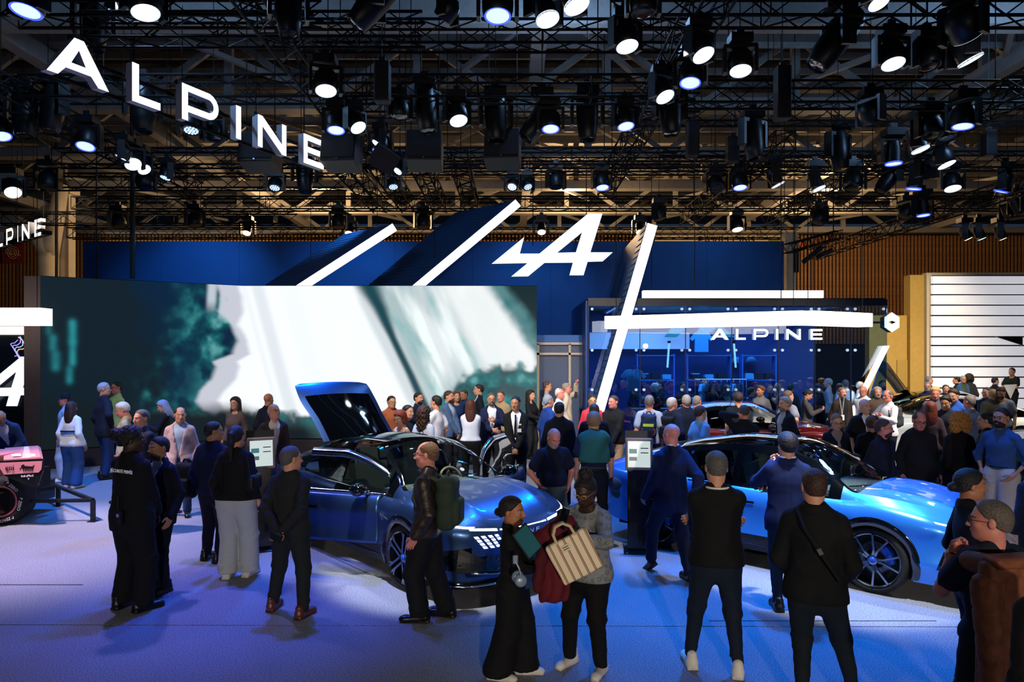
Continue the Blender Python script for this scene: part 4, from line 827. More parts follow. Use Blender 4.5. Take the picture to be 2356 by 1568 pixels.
def inner_shell():
    b = MB(); b.box((0, 0, .25), (4.1, 1.5, .1)); b.box((-1.7, 0, .6), (.9, 1.3, .7)); b.box((1.6, 0, .55), (.95, 1.25, .6)); b.box((1.0, 0, .62), (.35, 1.5, .35)); return b.mesh('chassis', BLACKM)
CHAS = inner_shell()
def build_car(label, loc, yaw, paint, wheel='y', open_doors=(), hatch=0, hood=0, glass=None, simple=False, cat='car', group=None, roofm=None, scale=None):
    t = thing('car', label, cat, loc, yaw, group); g = glass or CGL
    if scale: t.scale = scale
    def P(nm, key, m, par=t): return link(nm, CM[key], par, m=m)
    P('front_body', 'body_front', paint); P('rear_body', 'body_rear', paint); P('nose', 'nose_cap', paint); P('tail', 'tail_cap', paint); P('sill', 'sillL', PLAST); P('sill', 'sillR', PLAST); P('roof_rail', 'roof_rail', GBLK); [P('pillar', 'pillar'+q, GBLK) for q in ('AL', 'AR', 'BL', 'BR')]
    P('roof_glass', 'roof_glass', roofm or (ROOFG if simple else ROOFT)); P('windshield', 'windshield', g); link('chassis', CHAS, t); [link('arch_trim', q, t) for q in ARCH]
    def moved(o, hinge, R):
        o.matrix_local = Matrix.Translation(hinge) @ R.to_4x4() @ Matrix.Translation(-Vector(hinge)); return o
    h = P('hood', 'hood', paint)
    if hood: moved(h, (1.16, 0, 1.0), Euler((0, -math.radians(hood), 0)).to_matrix())
    tg = P('tailgate', 'tailgate', paint); rg = P('rear_glass', 'rear_glass', ROOFG, tg)
    if hatch: moved(tg, (-1.15, 0, 1.40), Euler((0, math.radians(hatch), 0)).to_matrix())
    for S, s in (('L', 1), ('R', -1)):
        d = P('door', 'door_front'+S, paint); f = P('window_frame', 'door_frame'+S, GBLK if S+'f' not in open_doors else CHROME, d); wn = P('window_pane', 'window_front'+S, g, d)
        mb = MB(); yb = side_y(.62, .95, s)
        mb.lathe([(0, -.10), (.06, -.09), (.085, -.03), (.085, .04), (.05, .09), (0, .10)], 16, Euler((math.pi/2, 0, 0)).to_matrix(), (.60, yb+.17*s, 1.03)); mb.v = [(.6+(x-.6)*1.15, y, 1.03+(z-1.03)*.85) for x, y, z in mb.v]; mb.bar((.64, yb-.02*s, .965), (.62, yb+.12*s, 1.0), .06, .04)
        mb.build('mirror', GBLK, d, smooth=True)
        hd = MB(); decal_side(hd, [(-.20, .80), (.02, .80), (.02, .775), (-.20, .775)], s, 6, 1, .012); hd.build('handle', paint if False else GBLK, d)
        if S+'f' in open_doors:
            so = d.modifiers.new('thickness', 'SOLIDIFY'); so.thickness = .07; so.offset = -1; so2 = f.modifiers.new('thickness', 'SOLIDIFY'); so2.thickness = .03; so2.offset = -1
            moved(d, (.80, .90*s, 0), Euler((0, 0, math.radians(-open_doors[S+'f']*s))).to_matrix())
        d2 = P('door', 'door_rear'+S, paint); P('window_pane', 'window_rear'+S, g if not simple else DGL, d2); P('window_pane', 'window_quarter'+S, DGL, d2)
        hd = MB(); decal_side(hd, [(-1.02, .81), (-.80, .81), (-.80, .785), (-1.02, .785)], s, 6, 1, .012); hd.build('handle', GBLK, d2)
        ch = MB(); ch.tube([(x, side_y(x, z, s)+.006*s, z) for x, z in [(-.9+.06*i, .955-.0*i) for i in range(29)]], .007, 5); ch.build('waist_trim', CHROME, t)
        sk = MB(); sk.tube([(x, side_y(x, .29, s)+.01*s, .29) for x in np.linspace(-.85, .85, 14)], .009, 5); sk.build('sill_trim', CHROME, t)
    if simple: wl = (('R', -1), ('L', 1))
    ty, rm, dc, cl, hb, bk = WHEELS[wheel]
    for ax in (AX, -AX):
        for s in (1, -1):
            wo = link('wheel', ty, t, (ax, .80*s, WZ), (0, 0, math.pi if s > 0 else 0))
            for nm, me in (('rim', rm), ('brake_disc', dc), ('brake_caliper', cl), ('hub_cap', hb), ('inner_barrel', bk)): link(nm, me, wo)
    link('light_bar', FM['light_bar'], t); link('lower_grille', FM['grille'], t); [link('air_intake', q, t) for q in FM['intake']]; link('splitter', FM['splitter'], t); link('splitter_line', FM['splitter_line'], t); [link('chrome_blade', q, t) for q in FM['blade']]; link('tail_lamp', FM['tail_lamp'], t); link('grille_facets', FM['mesh'], t)
    for me in FM['side_lamp']+FM['side_intake']: link(me.name.split('.')[0], me, t)
    for me in FM['pixels']: link('light_pixel', me, t)
    for me in FM['letters']: link('letter', me, t)
    if not simple:
        for y in (.36, -.36): link('seat', SEATME, t, (-.05, y, .32))
        for y in (.36, -.36): link('seat', SEATME, t, (-.95, y, .34), m=SEATL if False else None)
        MB().box((.84, 0, .90), (.56, 1.36, .16)).build('dashboard', DASH, t); MB().box((.62, 0, .98), (.03, .5, .16), Euler((0, -.3, 0)).to_matrix()).build('display', mat('car_display', '#0a1a26', .1), t)
        MB().tube([(.50-.06*math.sin(a), .36+.17*math.cos(a), .95+.16*math.sin(a)) for a in np.linspace(0, 2*math.pi, 25)], .016, 8).build('steering_wheel', mat('wheel_rim', '#8a7a5c', .5), t)
        MB().box((.55, 0, 1.33), (.05, .22, .07)).build('rear_view_mirror', GBLK, t)
        wp = MB(); wp.tube([(1.13, .5, 1.0), (.98, .05, 1.125)], .008, 5); wp.tube([(1.13, -.1, 1.035), (1.0, -.55, 1.06)], .008, 5); wp.build('wiper', PLAST, t)
    return t
PA_L = mat('satin_blue_paint', '#3d5a88', .30, .85, coat=.25, noise=.04, nscale=900); PA_R = mat('bright_blue_paint', '#2f82ea', .27, .35, coat=1.0)
thL = math.radians(-49.0); fw = Vector((-1.15, 7.85)); 
def car_origin(front_right_wheel, th):
    f = Vector((math.cos(th), math.sin(th))); r = Vector((math.sin(th), -math.cos(th))); o = Vector(front_right_wheel)-f*AX-r*.86; return (o.x, o.y, 0)
carL = build_car('satin dark blue fastback car with raised tailgate and open doors', car_origin((-1.15, 7.85), thL), thL, PA_L, 'p', {'Rf': 34, 'Lf': 62}, hatch=55)
e = extruded(ALOGO, [AHOLE], 0, .004, .07); bb = MB(); bb.f = e.f; bb.m = [0]*len(e.f); bb.v = [(.93-x, side_y(.93-x, .70+z, -1)-.004-yy, .70+z) for x, yy, z in e.v]; bb.build('emblem', CHROME, carL)
thR = math.radians(-43.5); carR = build_car('bright glossy blue fastback car with closed doors and black roof', car_origin((3.92, 7.77), thR), thR, PA_R, 'y')
ol = MB(); 
ol.tube([(.98, side_y(.98, .70, -1)-.003, .72), (.98, side_y(.98, .83, -1)-.003, .82), (1.0, side_y(1.0, .84, -1)-.003, .84)], .002, 4); ol.build('charge_flap_line', PLAST, carR)
build_car('dark red car behind the bright blue car, mostly hidden by visitors', (5.15, 16.3, 0), math.radians(-12), mat('dark_red_paint', '#5a0f12', .2, .4, coat=1), 'y', simple=True, roofm=mat('red_roof', '#3a0a0c', .12, coat=1))
build_car('teal grey car with raised tailgate before the ochre wall', (13.1, 21.6, 0), math.radians(-8), mat('teal_paint', '#5f8f98', .25, .4, coat=1), 'p', hatch=70, simple=True)
build_car('white car with dark windows in the crowd below the white boards', (11.2, 18.6, 0), math.radians(185), mat('white_paint', '#c8d2d4', .25, 0, coat=1), 'p', simple=True, hood=0)
build_car('teal car cut by the picture edge behind the man in denim shirt', (11.6, 13.9, 0), math.radians(176), mat('petrol_paint', '#20505c', .25, .4, coat=1), 'p', simple=True)
# ---------------- racing car tail at the picture edge
PINK = mat('race_pink', '#d98a94', .4, coat=.5); RB = mat('race_black', '#101216', .35, coat=.4); RW = mat('race_white', '#e8e4ea', .4)
p = at(16, 1200, gd(1202)); rc = thing('racing_car', 'pink and black racing car tail with rear wing and fat tyre', 'racing car', (p.x, p.y, 0)); sc_ = 1
fx = p.x; D0 = p.y
Rm = Euler((math.pi/2, 0, math.radians(8))).to_matrix()
wh = MB().lathe([(.24, -.19), (.31, -.20), (.35, -.17), (.36, -.1), (.36, .1), (.35, .17), (.31, .20), (.24, .19)], 40, Rm).build('wheel', TYRE, rc, (0, 0, .36), smooth=True)
MB().lathe([(.242, .195), (.235, .15), (.215, .15), (.21, .18)], 40, Rm).build('rim', PINK, wh, smooth=True); MB().lathe([(.22, .12), (.1, .1), (0, .1)], 30, Rm).build('wheel_cover', RB, wh)
for k in range(6): 
    a = k*1.05+.3; Mx = Matrix.Translation((0, 0, 0)) @ Rm.to_4x4() @ Matrix.Rotation(a, 4, 'Z') @ Matrix.Translation((-.12, .265, .206)); text('tyre_lettering', 'P ZERO', .06, RW, wh, Mx, .002)
_k0 = set(o.name for o in rc.children)
# wing endplate facing the camera, main planes behind
ew = [(-.42, .74), (.55, .80), (.60, 1.22), (-.40, 1.16), (-.44, 1.0)]
MB().prism([(-.10, .72), (.30, .55), (.46, .60), (.60, 1.0), (.62, 1.30), (.58, 1.33), (-.55, 1.27), (-.62, 1.15), (-.45, .88)], -.28, -.25).build('endplate', RB, rc)
MB().prism([(-.44, .90), (.50, .96), (.58, 1.05), (.60, 1.27), (-.54, 1.22), (-.59, 1.14)], -.29, -.283).build('endplate_panel', PINK, rc)
MB().add([(-.5, -.25, 1.24), (.58, -.25, 1.31), (.5, -.25, 1.37), (-.5, -.25, 1.30), (-2.2, 1.1, 1.24), (-1.1, 1.1, 1.31), (-1.18, 1.1, 1.37), (-2.2, 1.1, 1.30)], [(0,1,2,3), (7,6,5,4), (0,4,5,1), (1,5,6,2), (2,6,7,3), (3,7,4,0)]).build('wing_flap', PINK, rc); MB().add([(-.4, -.25, 1.0), (.4, -.25, 1.04), (.4, -.25, 1.1), (-.4, -.25, 1.06), (-2.0, 1.1, 1.0), (-1.2, 1.1, 1.04), (-1.2, 1.1, 1.1), (-2.0, 1.1, 1.06)], [(0,1,2,3), (7,6,5,4), (0,4,5,1), (1,5,6,2), (2,6,7,3), (3,7,4,0)]).build('main_plane', RB, rc)
MB().box((-1.0, .35, .75), (1.7, .9, .55)).build('engine_cover', PINK, rc); MB().box((-1.0, .35, .35), (2.2, 1.3, .3)).build('floor_tray', RB, rc); MB().box((.2, .4, .62), (.1, .5, .3)).build('rear_crash_box', RB, rc)
for x0_ in (-.45, -.05): MB().add([(x0_, -.1, 1.345), (x0_+.25, -.1, 1.362), (x0_-.1, .15, 1.362), (x0_-.35, .15, 1.345)], [(0,1,2,3)]).build('sponsor_sticker', RW, rc)
_n0 = len(rc.children); BKP = mat('print_dark', '#17131a', .5)
text('lettering', 'eni', .21, BKP, rc, frameM((-.40, -.296, 1.02), (1, 0, .05), (0, 0, 1)), .002); text('lettering', 'IndraMind', .085, RW, rc, frameM((.02, -.285, .83), (1, 0, .07), (0, 0, 1)), .002); text('lettering', 'X', .07, RW, rc, frameM((.2, -.285, .76), (1, 0, .07), (0, 0, 1)), .002)
dg = MB(); ox, oz = .12, 1.06   # six legged dog emblem
dg.prism([(ox-.06, oz+.05), (ox+.02, oz+.075), (ox+.14, oz+.07), (ox+.24, oz+.06), (ox+.25, oz+.02), (ox+.1, oz+.015), (ox-.05, oz+.01)], -.296, -.291)
for k in range(6): x = ox-.02+k*.048; dg.prism([(x-.012, oz+.03), (x+.012, oz+.03), (x+.006, oz-.05), (x+.02, oz-.062), (x-.012, oz-.062)], -.296, -.291)
dg.prism([(ox-.06, oz+.02), (ox-.09, oz+.06), (ox-.075, oz+.10), (ox-.02, oz+.12), (ox+.01, oz+.09), (ox-.01, oz+.05)], -.296, -.291); dg.prism([(ox+.23, oz+.05), (ox+.27, oz+.09), (ox+.262, oz+.11), (ox+.22, oz+.07)], -.296, -.291)
dg.prism([(ox-.07, oz+.045), (ox-.12, oz+.02), (ox-.13, oz-.02), (ox-.11, oz+.0)], -.296, -.291); dg.build('emblem', BKP, rc)
for o in rc.children:
    if o.name not in _k0 and o.name.split('.')[0] not in ('engine_cover', 'floor_tray', 'rear_crash_box'): o.matrix_basis = Matrix.Translation((.40, 0, .29)) @ Matrix.Diagonal((.55, 1, .55, 1)) @ o.matrix_basis
# ---------------- low railing around the racing car
rl = thing('railing', 'low dark metal railing with square posts around the racing car', 'railing'); RLM = mat('railing_metal', '#20242c', .45, .5)
def gp(px, py): d = gd(py); return Vector(((px-CX)/F*d, d, 0))
c0 = gp(214, 1199); c1 = gp(134, 1163); Lf = c0+Vector((-3.2, -.25, 0)); hr = (1199-1150)*c0.y/F; bk = c1+(c1-c0)*1.1
up = Vector((0, 0, hr))
for a, b in ((c0, c1), (c1, bk), (c0, Lf)): MB().bar(a+up, b+up, .05, .05).build('rail', RLM, rl)
for q in (c0, c1, bk): MB().box(q+Vector((0, 0, hr/2)), (.055, .055, hr)).build('post', RLM, rl); MB().box(q+Vector((0, 0, .006)), (.12, .12, .012)).build('foot_plate', RLM, rl)
# ---------------- information kiosks
def kiosk(label, px, py_foot, yaw, h_=1.32):
    d = gd(py_foot); t = thing('info_kiosk', label, 'kiosk', ((px-CX)/F*d, d, 0), yaw); KB = mat('kiosk_black', '#0b0d11', .2, coat=.5)
    bevel(MB().box((0, -.05, .01), (.42, .5, .02)).build('foot', KB, t), .008); R = Euler((-.10, 0, 0)).to_matrix()
    bevel(MB().box((0, .02, .55), (.30, .10, 1.1), R).build('column', KB, t), .012)
    hd = bevel(MB().box((0, -.02, 1.26), (.36, .05, .42), R).build('tablet_frame', mat('kiosk_frame', '#8d7f74', .4), t), .02)
    MB().box((0, -.047, 1.26), (.29, .006, .34), R).build('display', mat('kiosk_screen', '#101418', .2, emit='#dcebec', es=.8), t)
    MB().box((-.08, -.055, 1.30), (.10, .004, .06), R).build('picture', mat('kiosk_pic', '#205058', .3, emit='#3f8c90', es=.6), t); MB().box((-.08, -.055, 1.20), (.10, .004, .05), R).build('picture', mat('kiosk_pic2', '#40484c', .3, emit='#6d8288', es=.5), t)
    for k in range(4): MB().box((.07, -.052, 1.34-.06*k), (.10, .004, .012), R).build('text_line', mat('kiosk_txt', '#30383c', .3), t)
    MB().box((0, .05, 1.48), (.36, .02, .16), R).build('header_panel', mat('kiosk_head', '#1c2026', .5), t); return t
kiosk('black info kiosk with lit tablet beside the satin dark blue car', 600, 1258, .5); kiosk('black info kiosk with lit tablet beside the bright blue car', 1470, 1262, -.12, 1.4)
# ------------------------------------------------------------------ people: signed-distance bodies meshed with surface nets
f32 = np.float32
def V3(*a): return np.array(a, f32)
def smin(a, b, k): h = np.clip(.5+.5*(b-a)/k, 0, 1); return b+(a-b)*h-k*h*(1-h)
def smax(a, b, k): return -smin(-a, -b, k)
def rcone(P, a, b, ra, rb):
    a = np.asarray(a, f32); b = np.asarray(b, f32); ab = b-a; t = np.clip(((P-a)@ab)/max(float(ab@ab), 1e-9), 0, 1)
    q = P-a-t[:, None]*ab; return np.sqrt(np.einsum('ij,ij->i', q, q))-(ra+(rb-ra)*t)
def ell(P, c, r):
    r = np.asarray(r, f32); q = (P-np.asarray(c, f32))/r; k0 = np.sqrt(np.einsum('ij,ij->i', q, q)); q2 = q/r; k1 = np.sqrt(np.einsum('ij,ij->i', q2, q2)); return k0*(k0-1)/np.maximum(k1, 1e-6)
def nets(fn, lo, hi, res, name='m'):
    """surface nets of fn over a box -> (V, quads)"""
    lo = np.asarray(lo, f32); hi = np.asarray(hi, f32); n = np.maximum(np.ceil((hi-lo)/res).astype(int)+1, 4)
    ax = [lo[i]+res*np.arange(n[i], dtype=f32) for i in range(3)]
    G = np.stack(np.meshgrid(*ax, indexing='ij'), -1).reshape(-1, 3); D = fn(G).reshape(n).astype(f32)
    D[0], D[-1], D[:, 0], D[:, -1], D[:, :, 0], D[:, :, -1] = [np.maximum(x, 1e-4) for x in (D[0], D[-1], D[:, 0], D[:, -1], D[:, :, 0], D[:, :, -1])]
    S = D < 0; nx, ny, nz = n; c = np.zeros((nx-1, ny-1, nz-1), np.int8)
    for a in (0, 1):
        for b in (0, 1):
            for e in (0, 1): c += S[a:nx-1+a, b:ny-1+b, e:nz-1+e]
    act = (c > 0) & (c < 8); I, J, K = np.nonzero(act); m = len(I); idx = -np.ones(act.shape, np.int32); idx[I, J, K] = np.arange(m)
    acc = np.zeros((m, 3), f32); cnt = np.zeros(m, f32)
    cor = [(a, b, e) for a in (0, 1) for b in (0, 1) for e in (0, 1)]; vals = {q: D[I+q[0], J+q[1], K+q[2]] for q in cor}
    for q in cor:
        for k in range(3):
            if q[k]: continue
            p = list(q); p[k] = 1; p = tuple(p); a, b = vals[q], vals[p]; x = (a < 0) != (b < 0); t = np.where(x, a/np.where(x, a-b, 1), 0)
            for ii in range(3):
                acc[:, ii] += np.where(x, (q[ii]+(t if ii == k else 0)), 0)
            cnt += x
    Vv = lo+(np.stack([I, J, K], -1)+acc/np.maximum(cnt, 1)[:, None])*res; F_ = []
    for k in range(3):
        u, v = (k+1) % 3, (k+2) % 3; sl0 = [slice(1, -1)]*3; sl0[k] = slice(0, n[k]-1); sl1 = list(sl0); sl1[k] = slice(1, n[k])
        s0 = S[tuple(sl0)]; s1 = S[tuple(sl1)]; x = np.argwhere(s0 != s1)
        if not len(x): continue
        fl = s0[tuple(x.T)]; o = np.zeros(3, int); o[[u, v]] = 1; p = x+o; 
        def at_(du, dv): q = p.copy(); q[:, u] += du; q[:, v] += dv; return idx[tuple(q.T)]
        Q = np.stack([at_(-1, -1), at_(0, -1), at_(0, 0), at_(-1, 0)], -1); Q[~fl] = Q[~fl][:, ::-1]; F_.append(Q)
    return Vv.astype(f32), np.concatenate(F_)
def relax(Vv, Q, it=1, lam=.5):
    for _ in range(it):
        s = np.zeros_like(Vv); c = np.zeros(len(Vv), f32)
        for a, b in ((0, 1), (1, 2), (2, 3), (3, 0)):
            for p, q in ((a, b), (b, a)): np.add.at(s, Q[:, p], Vv[Q[:, q]]); np.add.at(c, Q[:, p], 1)
        Vv = Vv*(1-lam)+lam*s/np.maximum(c, 1)[:, None]
    return Vv
# ---------------- head (origin between the eyes' level and skull centre, face towards -Y, 0.24 m tall)
def head_sdf(P, fem=0, jawk=1.0):
    X = P.copy(); X[:, 0] = np.abs(X[:, 0]); d = ell(X, (0, .012, .036), (.074, .096, .082))
    d = smin(d, ell(X, (0, -.032, -.028), (.059, .058, .086)), .03); d = smin(d, ell(X, (0, -.048, -.083), (.036*jawk, .040, .032)), .03); d = smin(d, ell(X, (.036, -.005, -.062), (.026, .045, .036)), .03)
    d = smin(d, rcone(X, (0, -.082, .012), (0, -.110, -.030), .007, .012), .014); d = smin(d, ell(X, (.011, -.098, -.034), (.008, .010, .007)), .008)
    d = smin(d, rcone(X, (0, -.087, .024), (.036, -.074, .026), .008, .007), .016); d = smax(d, -ell(X, (.031, -.098, .004), (.017, .017, .011)), .012)
    d = smin(d, ell(X, (.031, -.0745, .003), (.0135, .0125, .0115)), .003); d = smin(d, ell(X, (.036, -.062, -.022), (.02, .02, .018)), .02)
    d = smin(d, rcone(X, (0, -.0935, -.056), (.018, -.085, -.057), .0065, .003), .006); d = smin(d, rcone(X, (0, -.0915, -.066), (.014, -.085, -.065), .0070, .004), .006)
    d = smin(d, ell(X, (.077, .014, -.004), (.008, .020, .031)), .008); d = smin(d, rcone(X, (0, .018, -.06), (0, .024, -.165), .049 if fem else .056, .050 if fem else .057), .03); return d
def head_labels(C_, lod):
    x = np.abs(C_[:, 0]); y, z = C_[:, 1], C_[:, 2]; L = np.zeros(len(C_), int)
    L[(np.hypot(x-.031, (z-.003)*1.5) < .0115) & (y < -.07)] = 2
    L[(np.hypot(x-.031, (z-.003)) < .006) & (y < -.07)] = 3
    L[(x > .013) & (x < .05) & (np.abs(z-(.024-.1*np.abs(x-.03))) < .0048) & (y < -.06)] = 4
    L[(x < .021) & (z > -.072) & (z < -.052) & (y < -.082)] = 1
    return L
_H = {}
def head_tpl(fem, lod):
    k = (fem, lod)
    if k not in _H:
        res = (.0052, .0075, .0125)[lod]; Vv, Q = nets(lambda P: head_sdf(P, fem, .9 if fem else 1.05), (-.1, -.135, -.225), (.1, .125, .13), res); _H[k] = (Vv, Q, head_labels(Vv[Q].mean(1), lod))
    return _H[k]
def n3(P, f, s=0): return (np.sin(P[:, 0]*f+s)*np.sin(P[:, 1]*f*1.13+1.7+s)*np.sin(P[:, 2]*f*.93+.6+s))
def hair_sdf(P, st):
    y, z = P[:, 1], P[:, 2]; X = P.copy(); X[:, 0] = np.abs(X[:, 0]); ax = X[:, 0]
    cr = ell(X, (0, .012, .036), (.074, .096, .082)); low = ell(X, (0, .03, -.03), (.066, .075, .08)); sk = smin(cr, low, .03)
    line = np.interp(y, [-.11, -.082, -.068, -.05, -.02, .015, .035, .08, .11], [.085, .079, .074, .05, .018, .010, -.026, -.050, -.052]).astype(f32)
    t = {'short': .0095, 'crop': .007, 'thick': .022, 'fringe': .006, 'balding': .009, 'long': .018, 'bun': .011, 'topbun': .014, 'curly': .05, 'wavy': .024, 'pony': .012, 'bob': .022, 'afrobun': .02, 'longcurly': .035}.get(st, .013)
    nz = .0022*n3(P, 190)+.0016*n3(P, 330, 2)
    if st == 'afrobun': nz = .006*n3(P, 110)+.004*n3(P, 210, 1)
    if st in ('curly', 'longcurly'): nz = .017*n3(P, 85)+.010*n3(P, 160, 1)
    fade = np.clip((z-line)/.055, .12, 1) if st in ('short', 'crop', 'thick', 'fringe', 'balding') else 1.0
    d = smax(sk-t*fade+nz*fade, line-z, .010)
    if st == 'fringe': d = smax(d, z-.042+.35*np.maximum(-y, 0), .012)
    if st == 'balding': d = smax(d, np.minimum((z-.085), (-y-.0)), .015) if False else smax(d, -ell(X, (0, -.065, .11), (.058, .095, .07)), .01)
    if st in ('long', 'wavy', 'longcurly'):
        e = ell(X, (.03, .055, -.07), (.065, .055, .14)); e = smin(e, ell(X, (.075, .02, -.10), (.028, .045, .13)), .03); e = smin(e, ell(X, (0, .085, -.17), (.085, .04, .15)), .04); e = smax(e, .055-np.abs(ax)+0*y-np.maximum(y+.0, 0)*4, .02); d = smin(d, e+nz*2, .02)
    if st == 'bob': e = ell(X, (.07, .015, -.045), (.026, .055, .075)); e = smin(e, ell(X, (0, .075, -.04), (.075, .04, .07)), .03); d = smin(d, e+nz, .02)
    if st == 'curly': e = smin(ell(X, (.055, .035, -.04), (.075, .075, .10)), ell(X, (0, .05, .05), (.11, .10, .10)), .03); d = smin(d, e+nz*1.4, .02)
    if st == 'bun': d = smin(d, ell(P, (0, .125, -.015), (.034, .034, .034))+nz, .012)
    if st == 'topbun': d = smin(d, ell(P, (0, .05, .135), (.06, .06, .055))+.008*n3(P, 120), .02)
    if st == 'afrobun': d = smin(d, ell(P, (0, .125, .05), (.075, .065, .065))+nz, .02)
    if st == 'pony': e = rcone(P, (0, .115, .03), (0, .13, -.05), .035, .032); e = smin(e, rcone(P, (0, .13, -.05), (.01, .10, -.26), .034, .016), .02); d = smin(d, e+nz, .02)
    return d
_HR = {}
def hair_tpl(st, lod):
    k = (st, lod)
    if k not in _HR:
        res = (.0065, .009, .0145)[lod]; big = st in ('long', 'wavy', 'longcurly', 'pony', 'curly', 'bob')
        Vv, Q = nets(lambda P: hair_sdf(P, st), (-.16, -.14, -.35 if big else -.12), (.16, .22, .21), res); _HR[k] = npmesh('hair', Vv, Q)
    return _HR[k]
def beard_tpl(lod):
    k = ('beard', lod)
    if k not in _HR:
        def fn(P):
            d = head_sdf(P, 0)-.0035+.0015*n3(P, 220); y, z = P[:, 1], P[:, 2]; d = smax(d, z+.042+.55*(y+.075), .005); d = smax(d, -.122-z, .004); d = smax(d, y+.012, .006); X = P.copy(); X[:, 0] = np.abs(X[:, 0]); return smax(d, -ell(X, (0, -.10, -.061), (.019, .03, .008)), .003)
        Vv, Q = nets(fn, (-.09, -.13, -.14), (.09, .03, .0), (.005, .008, .012)[lod]); _HR[k] = npmesh('beard', Vv, Q)
    return _HR[k]
def glasses_tpl():
    if 'gl' not in _HR:
        b = MB()
        for s in (1, -1):
            b.tube([(s*.031+.022*math.cos(a), -.102, .002+.017*math.sin(a)) for a in np.linspace(0, 2*math.pi, 15)], .0022, 5, False); b.tube([(s*.053, -.10, .006), (s*.076, -.06, .008), (s*.080, .02, .004)], .002, 5)
        b.tube([(-.009, -.104, .006), (.009, -.104, .006)], .002, 5); _HR['gl'] = b.mesh('glasses', ())
    return _HR['gl']
def cap_tpl():
    if 'cap' not in _HR:
        b = MB(); b.lathe([(.0, .135), (.05, .128), (.085, .095), (.098, .045), (.098, .03)], 24, None, (0, .012, 0)); n = 10; V = []
        for i in range(n+1):
            a = math.pi+math.pi*i/n; V += [(.085*math.cos(a), -.03+.07*math.sin(a), .035), (.085*math.cos(a), -.06+.13*math.sin(a), .022)]
        b.add(V, [(2*i, 2*i+1, 2*i+3, 2*i+2) for i in range(n)]); _HR['cap'] = b.mesh('cap', (), True)
    return _HR['cap']
# ---------------- hands: x thumb side, y palm normal, z finger direction, wrist at the origin
FING = [(-.030, .075, .060, .0078), (-.010, .082, .072, .0085), (.011, .084, .078, .0088), (.031, .080, .068, .0088)]
def hand_sdf(P, curl):
    d = ell(P, (0, 0, .045), (.041, .017, .050)); d = smin(d, rcone(P, (0, 0, -.03), (0, 0, .02), .026, .028), .02)
    for i, (x, z, L, r) in enumerate(FING):
        c = curl*(1.0+.12*(1.5-i)); a = np.array([x, 0, z], f32); ang = 0; sg = [L*.45, L*.32, L*.25]
        for k in range(3):
            ang += c*(.8, 1.05, .7)[k]; b = a+np.array([x*.12*(1-k*.3)*(1-min(1, curl)), math.sin(ang), math.cos(ang)], f32)*sg[k]; d = smin(d, rcone(P, a, b, r*(1-.08*k), r*(.94-.1*k)), .006); a = b
    a = np.array([.030, .004, .022], f32); b = a+V3(.026, .010, .030); c_ = b+V3(.010-.016*min(1, curl), .008+.012*curl, .030); d = smin(d, rcone(P, a, b, .0125, .0105), .010); d = smin(d, rcone(P, b, c_, .0105, .0085), .004); return d
_HN = {}
def hand_tpl(curl, lod):
    k = (round(curl, 2), lod)
    if k not in _HN:
        if lod < 2:
            _HN[k] = nets(lambda P: hand_sdf(P, curl), (-.055, -.03, -.05), (.085, .10, .185), (.0045, .0065)[lod])
        else:       # far hands: prisms for the palm, four fingers and a thumb
            b = MB(); b.box((0, 0, .035), (.078, .03, .10))
            for i, (x, z, L, r) in enumerate(FING):
                a = Vector((x, 0, z)); ang = 0
                for q in range(2): ang += curl*(.9, 1.3)[q]; e = a+Vector((0, math.sin(ang), math.cos(ang)))*L*.55; b.bar(a, e, r*2, r*2); a = e
            b.bar((.03, .004, .02), (.062, .02, .08), .022, .022); _HN[k] = (np.array(b.v, f32), np.array(b.f, np.int32))
    return _HN[k]
# ---------------- shoes
_SH = {}
def shoe_tpl(kind, lod):
    k = (kind, lod)
    if k not in _SH:
        sn = kind == 'sneaker'
        def fn(P):
            d = rcone(P*V3(1, 1, 1.15), (0, .06, .052), (0, -.13, .036), .046, .042); d = smin(d, ell(P, (0, -.155, .032), (.041, .05, .030)), .03); d = smin(d, rcone(P, (0, .055, .06), (0, .06, .11), .043, .040), .03); d = smax(d, .004-P[:, 2], .004)
            return smin(d, np.maximum(np.maximum(np.abs(P[:, 0])-.040-.006*np.sin(P[:, 1]*16+.6), np.abs(P[:, 1]+.045)-.145), np.abs(P[:, 2]-.013)-.013), .008)
        Vv, Q = nets(fn, (-.07, -.235, -.004), (.07, .135, .15), (.008, .012, .018)[lod]); cz = Vv[Q].mean(1)[:, 2]; _SH[k] = npmesh('shoe', Vv, Q, (), (cz < (.026 if sn else .014)).astype(int))
    return _SH[k]
# ---------------- assembling a person
def rotm(axis, deg):
    return np.array(Matrix.Rotation(math.radians(deg), 3, axis), f32)
def ik(a, t, l1, l2, hint):
    a = np.asarray(a, f32); t = np.asarray(t, f32); d = t-a; L = float(np.linalg.norm(d)); m = (l1+l2)*.995
    if L > m: t = a+d*(m/L); L = m; d = t-a
    u = d/L; x = (l1*l1-l2*l2+L*L)/(2*L); h = math.sqrt(max(l1*l1-x*x, 0)); p = np.asarray(hint, f32); p = p-u*(p@u); p = p/max(np.linalg.norm(p), 1e-6); return a+u*x+p*h, t
